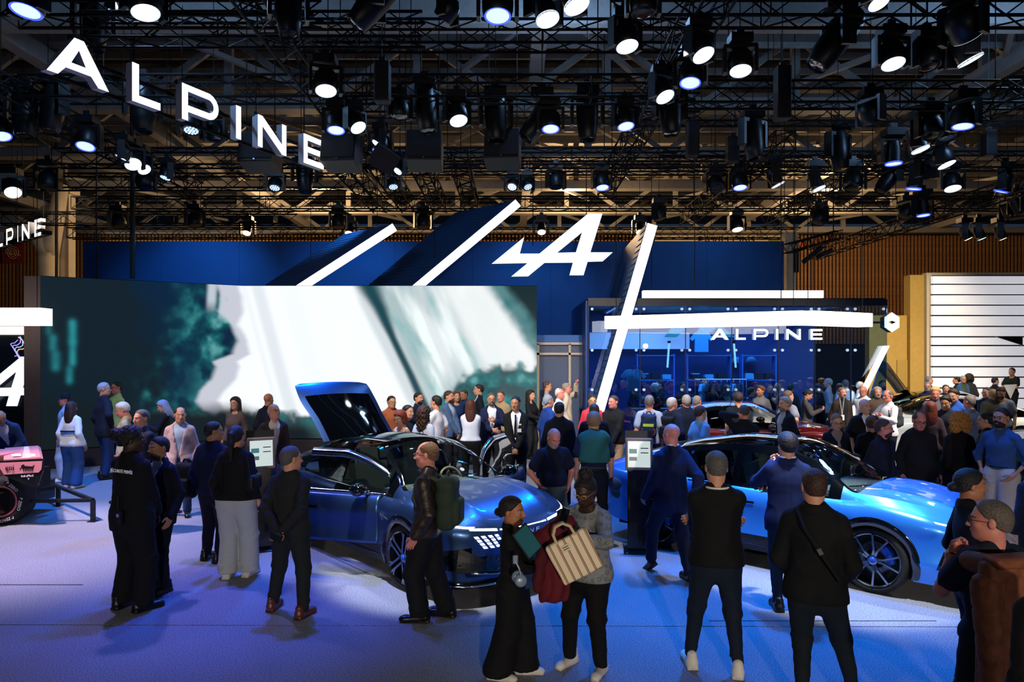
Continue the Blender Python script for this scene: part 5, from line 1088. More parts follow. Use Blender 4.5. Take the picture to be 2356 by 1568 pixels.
# hand targets: (outward, forward, height) in body heights, elbow hint (outward, forward, up), palm normal, finger curl
ARM = {'down': ((.134, .03, .50), (.25, -1, 0), 'in', .35), 'pocket': ((.108, .045, .535), (1, -.7, 0), 'in', .5), 'front': ((.022, .125, .505), (1, -.5, 0), 'back', .5), 'back': ((.02, -.115, .53), (1, -.3, 0), 'rear', .5),
 'chest': ((.02, .13, .70), (1, -.1, -.6), 'back', .8), 'chin': ((.02, .105, .855), (.6, .2, -1), 'back', .9), 'cross': ((-.07, .105, .665), (1, .1, -.4), 'back', .6), 'phone': ((.045, .19, .70), (.6, -.4, -1), 'up', .9),
 'hold': ((.06, .19, .60), (.7, -.5, -.6), 'up', .8), 'up': ((.10, .12, .98), (.8, .2, -.6), 'fwd', .5), 'hip': ((.115, .02, .575), (1.2, -.6, 0), 'in', .6), 'point': ((.16, .26, .74), (.5, -.2, -1), 'down', .3),
 'swingf': ((.125, .12, .52), (.4, -1, 0), 'in', .4), 'swingb': ((.125, -.09, .515), (.4, -1, 0), 'in', .4), 'nape': ((.06, -.03, .90), (1, .3, .2), 'in', .6), 'belly': ((.0, .135, .60), (1, -.3, -.3), 'back', .5),
 'shoulder': ((.105, .07, .80), (.25, .1, -1), 'back', 1.0), 'bag': ((.05, .20, .72), (.9, -.1, -.4), 'down', .9), 'pockf': ((.082, .095, .53), (.7, -.8, 0), 'back', .6), 'phup': ((.06, .17, .80), (.8, 0, -1), 'back', 1.0)}
_MC = {}
def cloth(col, rough=.85, bump=.08, nscale=160, noise=.12, sheen=.0, spec=.3):
    c3 = lin(col)
    if c3[2] > 1.8*c3[0] and c3[2] < .25: col = tuple(x*f for x, f in zip(c3, (.75, .62, .5)))      # navy cloth
    k = (col, rough, bump, noise)
    if k not in _MC: _MC[k] = mat('fabric_%d' % len(_MC), col, rough, bump=bump, nscale=nscale, noise=noise, sheen=sheen, spec=spec)
    return _MC[k]
SKINS = {'light': '#c98f74', 'pale': '#d8a48a', 'tan': '#a9704f', 'olive': '#b07f5e', 'brown': '#6b4029', 'dark': '#3d251a', 'pink': '#cc8272'}
def skin_mats(s):
    k = ('skin', s)
    if k not in _MC:
        c = lin(SKINS[s]); _MC[k] = [mat('skin_'+s, SKINS[s], .5, noise=.06, nscale=40), mat('lips_'+s, tuple(x*f for x, f in zip(c, (.8, .5, .52))), .45), mat('eye_white', '#b9b4ae', .3), mat('iris', '#1c1512', .2), mat('brow_'+s, tuple(x*.28 for x in c), .8)]
    return _MC[k]
def person(label, px, ytop, d=None, H=None, yfoot=None, yaw=0, fem=0, skin='light', hair='short', hairc='#2a211b', top='#20242c', topk='shirt', under=None, tie=None, bottom='#1c2230', botk='straight', shoe='#15130f', shoek='leather',
           arms=('down', 'down'), legs=None, hyaw=0, hpitch=0, lean=0, fat=1.0, glasses=0, beard=None, z0=0, group='exhibition visitors', tilt=0, sleeves='long', rough=.85, hemk=None, cap=None, dx=0, roll=0, lodx=None, shirtneck=None, belt=None, extra_h=0):
    """one visitor: px/ytop are where the crown shows, d its distance; H the standing height"""
    if d is None: d = gd(yfoot)
    if H is None: H = HC-(ytop-HY)/F*d-z0
    lod = lodx if lodx is not None else (0 if d < 8.6 else 1 if d < 11.6 else 2); rs = (.0125, .018, .027)[lod]
    X = (px-CX)/F*d; root = thing('person', label, 'person', (X, d, z0), math.radians(yaw), group)
    h = H; B = fat; shw = (.080 if fem else .090)*h*(.6+.4*B); hpw = (.056 if fem else .050)*h
    hs = (.55+.45*H/1.75)*(1.05 if fem else 1.08)
    # legs: foot offsets (side, forward, lift)
    st = legs or ((.075, .02, 0), (.075, -.02, 0)); pel = V3(0, 0, .515*h); drop = 0
    ft = []
    for s, (sx, fy, lf) in zip((1, -1), st): ft.append(V3(s*sx*h*.9, -fy*h, .052*h+lf*h))
    reach = .4535*h
    for f_ in ft:
        hp = V3(math.copysign(hpw, f_[0]) if f_[0] else 0, 0, .50*h); dd = np.linalg.norm(f_-hp); drop = max(drop, dd-reach)
    pel[2] -= drop; knees = []
    for s, f_ in zip((1, -1), ft):
        hp = pel+V3(s*hpw, 0, -.015*h); kn, f2 = ik(hp, f_, .2275*h, .2265*h, (s*.12, -1, 0)); knees.append((hp, kn, f2))
    RT = rotm('X', lean) @ rotm('Y', roll)                                     # forward lean turns +z towards -y
    def T(p): return (pel+RT @ (np.asarray(p, f32)-V3(0, 0, .515*h))).astype(f32)
    sh = [T(V3(s*shw, .004*h, .792*h)) for s in (1, -1)]; el_, wr = [], []; hd_ = []
    for i, s in enumerate((1, -1)):
        a = arms[i]; tg, hint, palm, curl = ARM[a] if isinstance(a, str) else a
        loc = V3(s*(tg[0]*h+(B-1)*.06*h*(1 if tg[0] > .08 else 0)), -tg[1]*h-(B-1)*.07*h*(tg[1] > .05), tg[2]*h); w_ = T(loc); e, w_ = ik(sh[i], w_, .170*h, .150*h, RT @ V3(s*hint[0], -hint[1], hint[2])); el_.append(e); wr.append(w_)
        D = w_-e; D = D/np.linalg.norm(D)
        if a in ('front', 'back', 'cross', 'belly'): D = D+V3(-s*.25, 0, -.1); D /= np.linalg.norm(D)
        if a in ('chin', 'shoulder'): D = D*.6+V3(-s*.5, .1, .2); D /= np.linalg.norm(D)
        N = {'in': V3(-s, 0, 0), 'back': V3(0, 1, 0), 'rear': V3(0, 1, 0), 'up': V3(-s*.5, 0, 1), 'fwd': V3(0, -1, 0), 'down': V3(0, 0, -1)}[palm]
        N = N-D*(N@D); N = N/max(np.linalg.norm(N), 1e-6); Tm = np.cross(N, D)*(1 if s > 0 else -1); hd_.append((np.stack([Tm, N, D], -1), w_, curl))
    yd = .66 if not fem else .68
    def torso(P, inf, low=.44, k=.05):
        Q = (P-pel)@RT+V3(0, 0, .515*h); Q = Q.copy(); Q[:, 1] /= yd; inf = inf*1.15
        w1, w2, w3 = ((.090, .072, .088) if fem else (.083, .079, .096)); b = 1+(B-1)*1.0
        e = rcone(Q, (0, .0, .50*h), (0, 0, .60*h), w1*h*b+inf, w2*h*b+inf); e = smin(e, rcone(Q, (0, 0, .60*h), (0, .0, .725*h), w2*h*b+inf, w3*h*(.5+.5*b)+inf), .05*h)
        if fem: e = smin(e, ell(Q, (0, -.075*h, .70*h), (.075*h+inf, .05*h+inf, .04*h+inf)), .04*h)
        if B > 1.1: e = smin(e, ell(Q, (0, -.06*h*B, .585*h), (.075*h*B+inf, .075*h*B+inf, .075*h+inf)), .05*h)
        
        for sx in (-1, 1): e = smin(e, rcone(Q, (sx*.02*h, .015*h, .822*h), (sx*shw*.86, .01*h, .788*h), .036*h+inf*.7, .036*h+inf*.7), .035*h)
        e = smin(e, rcone(Q, (0, .02*h, .80*h), (0, .02*h, .845*h), .046*h+inf*.4, .036*h+inf*.4), .035*h)
        return e*.85, Q
    def armd(P, inf, a0=0, a1=1, cuff=1.0):
        e = None
        for i in range(2):
            q = rcone(P, sh[i], el_[i], .0325*h*(.5+.5*B)+inf*.8, .0265*h*(.6+.4*B)+inf); q = smin(q, rcone(P, el_[i], el_[i]+(wr[i]-el_[i])*cuff, .0275*h*(.6+.4*B)+inf, .0185*h+inf*1.1), .012*h) if cuff > 0 else q; e = q if e is None else np.minimum(e, q)
        return e
    def legd(P, inf, wide=0, thin=0, cut=1.0):
        e = None
        for hp, kn, f_ in knees:
            q = rcone(P, hp+V3(0, 0, .01*h), kn, .060*h*(.55+.45*B)*(1.06 if fem else 1)+inf, .037*h+inf+wide*.35); k2 = kn+(f_-kn)*cut
            q = smin(q, rcone(P, kn, k2, .037*h+inf+wide*.35, .025*h+inf+wide-thin), .02*h); e = q if e is None else smin(e, q, .012*h)
        return e
    allp = np.array([pel, T(V3(0, 0, .85*h))]+sh+el_+wr+[x for k in knees for x in k]); pad = .13*h
    lo = allp.min(0)-pad; hi = allp.max(0)+pad; lo[2] = max(lo[2], .03*h)
    # head frame
    RH = RT @ rotm('Z', hyaw) @ rotm('X', hpitch) @ rotm('Y', tilt); hc = T(V3(0, .012*h, .84*h)); hc = hc+RH @ V3(0, -.022, .0)*hs; upz = max(.06*h, H-.115*hs-float(T(V3(0, 0, .84*h))[2])) if not (lean or hpitch or drop) else .092*h
    hc = hc+(RT @ V3(0, 0, 1))*upz*.5+(RH @ V3(0, 0, 1))*upz*.5
    # skin: one body mesh carrying head and hands
    bare = sleeves in ('short', 'none') or botk in ('shorts',); br = rs*(1.0 if bare else 1.7)
    def body(P):
        e, Q = torso(P, -.012*h); e = smin(e, armd(P, -.003*h if bare else -.007*h), .02*h); e = smin(e, legd(P, -.010*h), .02*h); return e
    bl = lo.copy(); Vb, Qb = nets(body, bl, hi, br)
    Vh, Qh, Lh = head_tpl(fem, lod); Vh = (Vh*hs)@RH.T+hc; VV, QQ, LL = [Vb, Vh], [Qb, Qh+len(Vb)], [np.zeros(len(Qb), int), Lh]; o = len(Vb)+len(Vh)
    for R_, w_, curl in hd_:
        a, q = hand_tpl(curl, lod); a = (a*(h/1.75))@R_.T+w_; q = q if np.linalg.det(R_) > 0 else q[:, ::-1]; VV.append(a.astype(f32)); QQ.append(q+o); LL.append(np.zeros(len(q), int)); o += len(a)
    link('body', npmesh('body', np.concatenate(VV), np.concatenate(QQ), skin_mats(skin), np.concatenate(LL)), root)
    wa = (.0052, .0048, .0034)[lod]; ph = px*.37; kz = float(min(k[1][2] for k in knees))
    def fold(u, s=2.2): return (1-np.abs(np.sin(u)))**s
    def wrinkle(P, low=False):
        x, y, z = P[:, 0], P[:, 1], P[:, 2]; w1_ = 2.2*np.sin(x*9+z*5+ph)+1.8*np.sin(y*11-z*4+ph*1.7)
        a = fold(z*21+w1_)*.9+fold(z*13+x*17-y*12+ph+w1_*.6, 3)*.8; amp = np.full(len(P), .55, f32)
        if low: amp += 1.5*np.exp(-((z-kz)/(.055*h))**2)+1.7*np.exp(-((z-.07*h)/(.05*h))**2)+.9*np.exp(-((z-.49*h+drop)/(.04*h))**2)
        else:
            for e_ in el_: q = P-e_; amp += 1.6*np.exp(-np.einsum('ij,ij->i', q, q)/(.075*h)**2)
            amp += .7*np.exp(-((z-.60*h+drop)/(.06*h))**2)
        return wa*amp*(.35-a)
    # upper garment
    jk = topk in ('suit', 'blazer', 'jacket', 'coat'); hem = hemk if hemk is not None else {'suit': .44, 'blazer': .45, 'jacket': .485, 'coat': .36, 'shirt': .48, 'tshirt': .50, 'sweater': .49, 'polo': .50, 'blouse': .47, 'dress': .46, 'tank': .5}[topk]
    inf = {'suit': .014, 'blazer': .014, 'jacket': .0145, 'coat': .015, 'sweater': .011, 'shirt': .008, 'tshirt': .007, 'polo': .007, 'blouse': .012, 'dress': .012, 'tank': .004}[topk]*h
    cuff = {'long': .97, 'short': 0, 'roll': .30, 'none': 0}[sleeves]
    open_ = under is not None and (jk or topk in ('shirt', 'dress', 'blouse')); vd = {'suit': .58, 'blazer': .57, 'jacket': .50, 'coat': .5}.get(topk, .74)
    def topd(P):
        e, Q = torso(P, inf); flare = .010*h*np.clip((.56*h-Q[:, 2])/(.12*h), 0, 1)
        if jk: e = e-flare
        if hem < .5: 
            sk = rcone(Q, (0, 0, .55*h), (0, 0, (hem-.06)*h), .086*h*B+inf, .089*h*B+inf+(.010*h if jk else 0)); e = smin(e, sk*.85, .03*h)
        if hem < .54: e = smin(e, legd(P, (.018 if botk in ('wide', 'flare', 'loose') else .012)*h), .03*h)
        if sleeves == 'short':
            for i in range(2): e = smin(e, rcone(P, sh[i], sh[i]+(el_[i]-sh[i])*.62, .037*h*(.5+.5*B)+inf*1.3, .035*h*(.5+.5*B)+inf*1.9), .018*h)
        elif sleeves != 'none': e = smin(e, armd(P, inf*.75, cuff=cuff), .009*h)
        e = e+wrinkle(P)
        if jk or topk in ('shirt', 'polo'): e = np.minimum(e, np.maximum(rcone(Q, (0, .022*h/yd, .815*h), (0, .014*h/yd, .868*h), .058*h, .050*h), np.abs(Q[:, 2]-.838*h-.12*Q[:, 1])-.020*h))
        e = smax(e, hem*h-Q[:, 2], .01)
        if topk in ('suit', 'blazer'):
            e = e+.007*np.exp(-(Q[:, 0]/(.006*h))**2)*(Q[:, 1] > .03*h)*(1+1.5*(Q[:, 2] < (hem+.07)*h)); fl_ = np.maximum(np.abs(np.abs(Q[:, 0])-.07*h)-.035*h, np.maximum(np.abs(Q[:, 2]-.55*h)-.014*h, Q[:, 1]+.02*h)); e = np.where(fl_ < 0, e-.005, e)
        if open_:
            wv = np.interp(Q[:, 2]/h, [hem, vd-.02, vd, .82, .87], [.0 if topk in ('suit',) else (.022 if jk else -.01), -.002 if topk == 'suit' else .012, .004, .050, .050]).astype(f32)*h; vv = np.maximum(np.abs(Q[:, 0])-wv, Q[:, 1]+.02*h)
            if topk in ('suit', 'blazer'): lap = np.maximum(np.abs(np.abs(Q[:, 0])-wv-.016*h)-.018*h, np.maximum(Q[:, 1], vd*h-Q[:, 2])); e = np.where(lap < 0, e-.006, e)
            e = smax(e, -vv, .004)
        if topk in ('tshirt', 'sweater', 'blouse', 'tank', 'dress') and not open_: e = smax(e, -rcone(Q, (0, -.02*h, .85*h), (0, .01*h, .93*h), .052*h if topk != 'tank' else .07*h, .07*h), .006)
        return e
    zmin = float(min(T(V3(0, 0, (hem-.02)*h))[2], min(w[2] for w in wr), min(e[2] for e in el_)))-.06*h; tl = lo.copy(); tl[2] = max(zmin, lo[2])
    Vt, Qt = nets(topd, tl, hi, rs); nm = {'suit': 'suit_jacket', 'blazer': 'blazer', 'jacket': 'jacket', 'coat': 'coat', 'shirt': 'shirt', 'tshirt': 't_shirt', 'sweater': 'sweater', 'polo': 'polo_shirt', 'blouse': 'blouse', 'dress': 'dress_top', 'tank': 'tank_top'}[topk]
    tm = top if not isinstance(top, str) else cloth(top, rough); link(nm, npmesh(nm, Vt, Qt, (tm,)), root)
    if open_:
        def und(P):
            e, Q = torso(P, inf*.45 if jk else .003*h); e = smax(smax(e, .46*h-Q[:, 2], .01), Q[:, 1]-.03*h, .01); return np.minimum(e, np.maximum(rcone(Q, (0, .020*h/yd, .82*h), (0, .010*h/yd, .88*h), .052*h, .045*h), np.abs(Q[:, 2]-.852*h-.10*Q[:, 1])-.022*h))
        ul = lo.copy(); ul[2] = .45*h-drop; ul[0] = pel[0]-.18*h; uh = hi.copy(); uh[0] = pel[0]+.18*h; Vu, Qu = nets(und, ul, uh, rs); link('undershirt', npmesh('undershirt', Vu, Qu, (cloth(under),)), root)
    if tie:
        b = MB(); pts = [T(V3(0, -.060*h-.0*h, .825*h)), T(V3(0, -.080*h, .78*h)), T(V3(0, -.088*h, .70*h)), T(V3(0, -.086*h, .60*h))]; ws = (.016, .012, .02, .026)
        for k in range(3):
            a, c_ = Vector(pts[k]), Vector(pts[k+1]); b.add([a+Vector((-ws[k], -.004, 0)), a+Vector((ws[k], -.004, 0)), c_+Vector((ws[k+1], -.004, 0)), c_+Vector((-ws[k+1], -.004, 0)), a+Vector((0, .02, 0)), c_+Vector((0, .02, 0))], [(0,3,2,1), (0,4,5,3), (1,2,5,4)])
        b.build('tie', cloth(tie), root)
    # trousers
    if botk == 'skirt':
        def botd(P): e, Q = torso(P, .006*h); e = smax(e, P[:, 2]-.60*h, .01); return smax(smin(e, rcone(P, pel, pel+V3(0, 0, -.22*h), .095*h, .10*h), .03*h), .30*h-P[:, 2], .01)
    else:
        wd, tn, cu, ci = {'straight': (.008, 0, .985, .006), 'slim': (0, .002, .97, .003), 'wide': (.045, 0, 1.02, .014), 'flare': (.075, 0, 1.04, .014), 'loose': (.026, 0, 1.0, .014), 'shorts': (.02, 0, .05, .012)}[botk]
        def botd(P):
            e, Q = torso(P, .004*h); e = smax(e, Q[:, 2]-(.60 if topk != 'dress' else .62)*h, .01); w_ = wrinkle(P, True); g = legd(P, ci*h, wd*h*.6, tn*h, cu)
            return smin(e, g, .03*h)+w_
    bh = hi.copy(); bh[2] = T(V3(0, 0, .64*h))[2]; bl2 = lo.copy(); bl2[2] = .035*h
    Vq, Qq = nets(botd, bl2, bh, rs); link('skirt' if botk == 'skirt' else 'trousers', npmesh('trousers', Vq, Qq, (bottom if not isinstance(bottom, str) else cloth(bottom),)), root)
    if belt:
        b = MB(); cc = [T(V3(.093*h*B*math.cos(a), .093*h*B*yd*math.sin(a), .585*h)) for a in np.linspace(0, 2*math.pi, 25)]; b.tube([Vector(c_) for c_ in cc], .016, 6); b.build('belt', mat('belt', belt, .5), root)
    # shoes
    for i, (hp, kn, f_) in enumerate(knees):
        me = shoe_tpl(shoek, lod); tw = 8*(1, -1)[i]; lf = st[i][2]; o_ = link('shoe', me, root, Vector((f_[0], f_[1]-.0, f_[2]-.052*h*1.0)), (math.radians(38 if lf > .02 else 0), 0, math.radians(tw)), None, (h/1.75, h/1.75, h/1.75))
        if lf > .02: o_.location.z = max(0, f_[2]-.10*h)+.02
        if not me.materials: me.materials.append(None); me.materials.append(None)
        for k_, m_ in ((0, mat('shoe_'+str(shoe), shoe, .35 if shoek == 'leather' else .6)), (1, mat('sole_white', '#c9c6bf', .6) if shoek == 'sneaker' else mat('sole_dark', '#0c0b0a', .7))): o_.material_slots[k_].link = 'OBJECT'; o_.material_slots[k_].material = m_
    HM = Matrix.LocRotScale(Vector(hc), Matrix(RH.tolist()).to_quaternion(), Vector((hs, hs, hs)))
    def onhead(nm, me, m_):
        o_ = link(nm, me, root); o_.matrix_local = HM
        if not me.materials: me.materials.append(None)
        o_.material_slots[0].link = 'OBJECT'; o_.material_slots[0].material = m_; return o_
    if hair and hair != 'bald': onhead('hair', hair_tpl(hair, lod), mat('hair_'+str(hairc), hairc, .55, noise=.3, nscale=90, bump=.5))
    if beard: onhead('beard', beard_tpl(lod), mat('hair_'+str(beard), beard, .7, noise=.3, nscale=120, bump=.5))
    if glasses: onhead('glasses', glasses_tpl(), mat('glasses_frame', '#0d0d0f' if glasses == 1 else '#b08d5a', .3))
    if cap: onhead('cap', cap_tpl(), cloth(cap))
    root['_w'] = 0; del root['_w']
    M = Matrix.LocRotScale(Vector((X, d, z0)), Euler((0, 0, math.radians(yaw))).to_quaternion(), None)
    W = lambda p: M @ Vector(p)
    return dict(root=root, M=M, H=h, hand=[W(x) for x in wr], handR=[M.to_3x3() @ Matrix(r.tolist()) for r, _, _ in hd_], sh=[W(x) for x in sh], el=[W(x) for x in el_], pel=W(pel), T=lambda p: W(T(V3(*p))), head=W(hc), HM=M @ HM, yaw=math.radians(yaw), lean=lean, B=B)
# ------------------------------------------------------------------ the visitors
def blouse_mat():
    m = bpy.data.materials.new('patterned_blouse'); m.use_nodes = True; nt = m.node_tree; b = nt.nodes['Principled BSDF']; b.inputs['Roughness'].default_value = .8
    tc = nt.nodes.new('ShaderNodeTexCoord'); v = nt.nodes.new('ShaderNodeTexVoronoi'); v.inputs['Scale'].default_value = 22; n = nt.nodes.new('ShaderNodeTexNoise'); n.inputs['Scale'].default_value = 60
    r = nt.nodes.new('ShaderNodeValToRGB'); e = r.color_ramp.elements; e[0].position = .12; e[0].color = (.45, .26, .24, 1); e[1].position = .3; e[1].color = (.10, .115, .125, 1); q = e.new(.22); q.color = (.16, .17, .12, 1); q = e.new(.62); q.color = (.22, .235, .245, 1)
    ad = nt.nodes.new('ShaderNodeMath'); ad.operation = 'MULTIPLY_ADD'; ad.inputs[1].default_value = .5; nt.links.new(n.outputs['Fac'], ad.inputs[0]); nt.links.new(v.outputs['Distance'], ad.inputs[2])
    nt.links.new(tc.outputs['Object'], v.inputs['Vector']); nt.links.new(tc.outputs['Object'], n.inputs['Vector']); sb = nt.nodes.new('ShaderNodeMath'); sb.operation = 'SUBTRACT'; sb.inputs[1].default_value = .2
    nt.links.new(ad.outputs[0], sb.inputs[0]); nt.links.new(sb.outputs[0], r.inputs[0]); nt.links.new(r.outputs[0], b.inputs['Base Color']); return m
P = person
LEATHER = mat('leather_brown_black', '#2c231f', .42, noise=.3, nscale=30, bump=.25)
# --- close to the camera
tote = P('woman in grey patterned blouse holding a phone and a striped tote bag', 1350, 1095, yfoot=1536, yaw=-32, fem=1, skin='dark', hair='topbun', hairc='#171012', top=blouse_mat(), topk='blouse', bottom='#0b0d13', botk='straight', shoe='#d6cfc6', shoek='sneaker', arms=('bag', 'phup'), fat=1.28, hpitch=20, glasses=2, legs=((.10, .02, 0), (.11, 0, 0)), hemk=.47)
host = P('woman in black with low hair bun holding a tablet before the satin blue car', 1178, 1143, yfoot=1556, yaw=78, fem=1, skin='tan', hair='bun', hairc='#1a1110', top='#0c0d11', topk='shirt', bottom='#0b0c10', botk='flare', shoe='#cfcac2', shoek='sneaker', arms=('belly', 'hold'), hyaw=-8, under='#7a5642', hemk=.53, legs=((.06, .06, 0), (.06, -.07, 0)))
swe = P('man in plain black sweater and jeans with white sneakers, arms folded, from behind', 1648, 1040, yfoot=1543, yaw=172, hair='short', hairc='#55524e', top='#0e0f11', topk='sweater', bottom='#16263c', botk='slim', shoe='#ddd5c2', shoek='sneaker', arms=('cross', 'cross'), legs=((.125, .04, 0), (.10, -.03, 0)), hyaw=4, fat=1.08)
blk = P('man in black jacket with shoulder strap striding away, brown cropped hair', 1875, 1067, 5.2, yaw=152, hair='crop', hairc='#3a241a', top='#0f1113', topk='jacket', bottom='#1a2833', botk='slim', shoe='#8a7358', arms=('pockf', 'pockf'), legs=((.05, -.02, 0), (.15, .14, 0)), hyaw=20, hemk=.47)
blz = P('man in navy blazer and jeans holding a hand up to his mouth', 1812, 997, yfoot=1403, yaw=168, hair='thick', hairc='#15131a', top='#16296a', topk='blazer', under='#d8dce8', bottom='#1b335c', botk='slim', shoe='#0c0b0c', arms=('phup', 'cross'), hyaw=14, legs=((.06, 0, 0), (.05, .02, 0)))
wlk = P('bald man in blue suit walking past the black kiosk', 1545, 972, yfoot=1326, yaw=-158, hair='bald', skin='pink', top='#1a2d62', topk='suit', under='#e6e8f2', bottom='#16264e', botk='straight', shoe='#0d0d12', arms=('swingf', 'swingb'), legs=((.05, .17, .03), (.06, -.12, 0)), hyaw=6)
smi = P('smiling woman in dark shirt with low bun at the nose of the bright blue car', 2232, 1080, 5.5, yaw=78, fem=1, skin='tan', hair='bun', hairc='#141012', top='#0d1526', topk='shirt', bottom='#10182a', botk='straight', arms=('down', 'hold'), hyaw=4, sleeves='roll', hemk=.46)
lea = P('grey haired man with glasses carrying a brown leather jacket over his shoulder', 2282, 1152, 4.4, yaw=-170, hair='short', hairc='#5c534b', skin='pink', top='#16243a', topk='tshirt', sleeves='short', bottom='#141a28', botk='straight', arms=('shoulder', 'down'), glasses=1, hyaw=44)
P('person in dark navy clothing cut by the picture edge beside the denim shirt man', 2392, 1050, 7.2, yaw=170, hair='short', hairc='#1a1512', top='#141c34', topk='jacket', bottom='#10131c')
P('person in dark jacket at the lower corner, only the shoulder showing', 2448, 1225, 3.3, yaw=180, hair='short', hairc='#1a1512', top='#11141c', topk='jacket', bottom='#10131c')
# --- left part
grd = P('burly security guard in black suit with radio, seen from behind', 303, 982, yfoot=1402, yaw=152, skin='dark', hair='afrobun', hairc='#0d0b0b', top='#101216', topk='suit', bottom='#0f1114', botk='loose', shoe='#0c0b0b', arms=('front', 'front'), fat=1.2, hyaw=-34, legs=((.09, .0, 0), (.08, .02, 0)))
mgr = P('man in navy suit with white pocket square talking to the guard', 366, 1005, yfoot=1358, yaw=-22, skin='olive', hair='crop', hairc='#14110f', beard='#4c382b', top='#121a30', topk='suit', under='#e8eaf2', bottom='#10172a', shoe='#0d0b0b', arms=('down', 'back'), hyaw=-12)
P('grey haired man in dark blue shirt behind the guard', 325, 943, 10.4, yaw=-24, hair='short', hairc='#4d4a48', top='#142246', topk='shirt', bottom='#1a2236')
P('white haired man in beige shirt looking down by the video screen', 286, 926, 12.6, yaw=-64, hair='thick', hairc='#d2ccc4', top='#b6aa94', topk='shirt', bottom='#50483e', hpitch=22, skin='pink')
p5 = P('tall grey haired man in dark suit and jeans standing with hand on hip', 240, 880, yfoot=1101, yaw=142, hair='short', hairc='#a2a2a2', top='#1c2338', topk='suit', bottom='#1d3c80', shoe='#15120f', arms=('down', 'hip'), hyaw=-30, glasses=1)
P('man with glasses in pale green shirt half hidden by the tall suited man', 268, 879, 16.4, yaw=-34, hair='short', hairc='#241c18', top='#9cc288', topk='shirt', glasses=1, skin='pink')
cpm = P('man in dark cap and pale blue racing jacket near the screen', 150, 905, 14.6, yaw=-58, cap='#151a28', hair='crop', hairc='#3a2a20', top='#86aacb', topk='jacket', bottom='#aab8d2', botk='loose', shoe='#d8dce4', shoek='sneaker', skin='pink')
wjk = P('long haired woman in white and navy jacket and wide jeans', 165, 924, yfoot=1122, yaw=172, fem=1, hair='long', hairc='#2a1918', top='#e6e8f2', topk='jacket', bottom='#2a4d8a', botk='wide', shoe='#dadde2', shoek='sneaker')
P('woman with blue grey long hair in black looking at her phone', 378, 920, 14.6, yaw=-70, fem=1, hair='long', hairc='#7f8ba4', top='#101218', topk='sweater', arms=('phone', 'phone'), hpitch=24)
P('man in pale pink blazer over light blue shirt facing the car', 414, 937, yfoot=1186, yaw=16, hair='balding', hairc='#2a2019', top='#bda2a4', topk='blazer', under='#a2b8d4', bottom='#28487f', arms=('down', 'down'), hyaw=14)
nvb = P('man in dark navy jacket seen from behind carrying a black bag', 490, 970, yfoot=1289, yaw=166, hair='crop', hairc='#15110f', top='#132250', topk='jacket', bottom='#0f1730', shoe='#101014', hyaw=-44, skin='olive', arms=('down', 'down'))
wsw = P('woman in black sweater and pale wide jeans with long black hair', 543, 980, yfoot=1328, yaw=176, fem=1, hair='pony', hairc='#0b0a0e', top='#0d0e12', topk='sweater', bottom='#aab2b2', botk='wide', shoe='#cfd2d4', shoek='sneaker', legs=((.06, .0, 0), (.075, .05, 0)), arms=('down', 'down'), fat=1.1, hemk=.52)
P('woman with wavy dark hair and glasses in taupe top before the screen', 541, 914, 14.4, yaw=-14, fem=1, hair='wavy', hairc='#231915', top='#5c4d49', topk='sweater', glasses=1)
P('bald man bending forward in navy suit at the picture edge', 30, 940, 13.2, H=1.80, yaw=14, skin='tan', hair='fringe', hairc='#9a928a', top='#24407c', topk='suit', under='#d0d4e0', lean=46, hpitch=-4, glasses=1, arms=('hold', 'hold'))
P('bald man in dark navy coat seen from behind before the screen', 618, 905, 14.4, yaw=162, hair='bald', skin='tan', top='#131b34', topk='coat')
P('older bald man with glasses in brown tweed blazer looking up', 630, 930, 11.7, yaw=30, hair='fringe', hairc='#b8aea2', top='#3c312e', topk='blazer', under='#cfc2c4', bottom='#7a7686', glasses=1, hyaw=26, hpitch=-8, shoe='#241812', arms=('down', 'pocket'))
hnd = P('man in dark jacket strolling with hands clasped behind his back', 668, 1028, yfoot=1410, yaw=166, hair='short', hairc='#4f4e4e', top='#1d2124', topk='jacket', bottom='#1b2123', shoe='#5c3022', arms=('back', 'back'), legs=((.15, .03, 0), (.12, -.04, 0)), hyaw=-30, fat=1.08)
ljk = P('man in leather jacket with green backpack and neck headphones facing sideways', 982, 1016, yfoot=1424, yaw=-98, hair='balding', hairc='#6e4c30', top=LEATHER, topk='jacket', bottom='#121722', botk='loose', shoe='#100c0b', arms=('down', 'down'), glasses=1, legs=((.05, .03, 0), (.06, -.10, 0)), skin='pink')
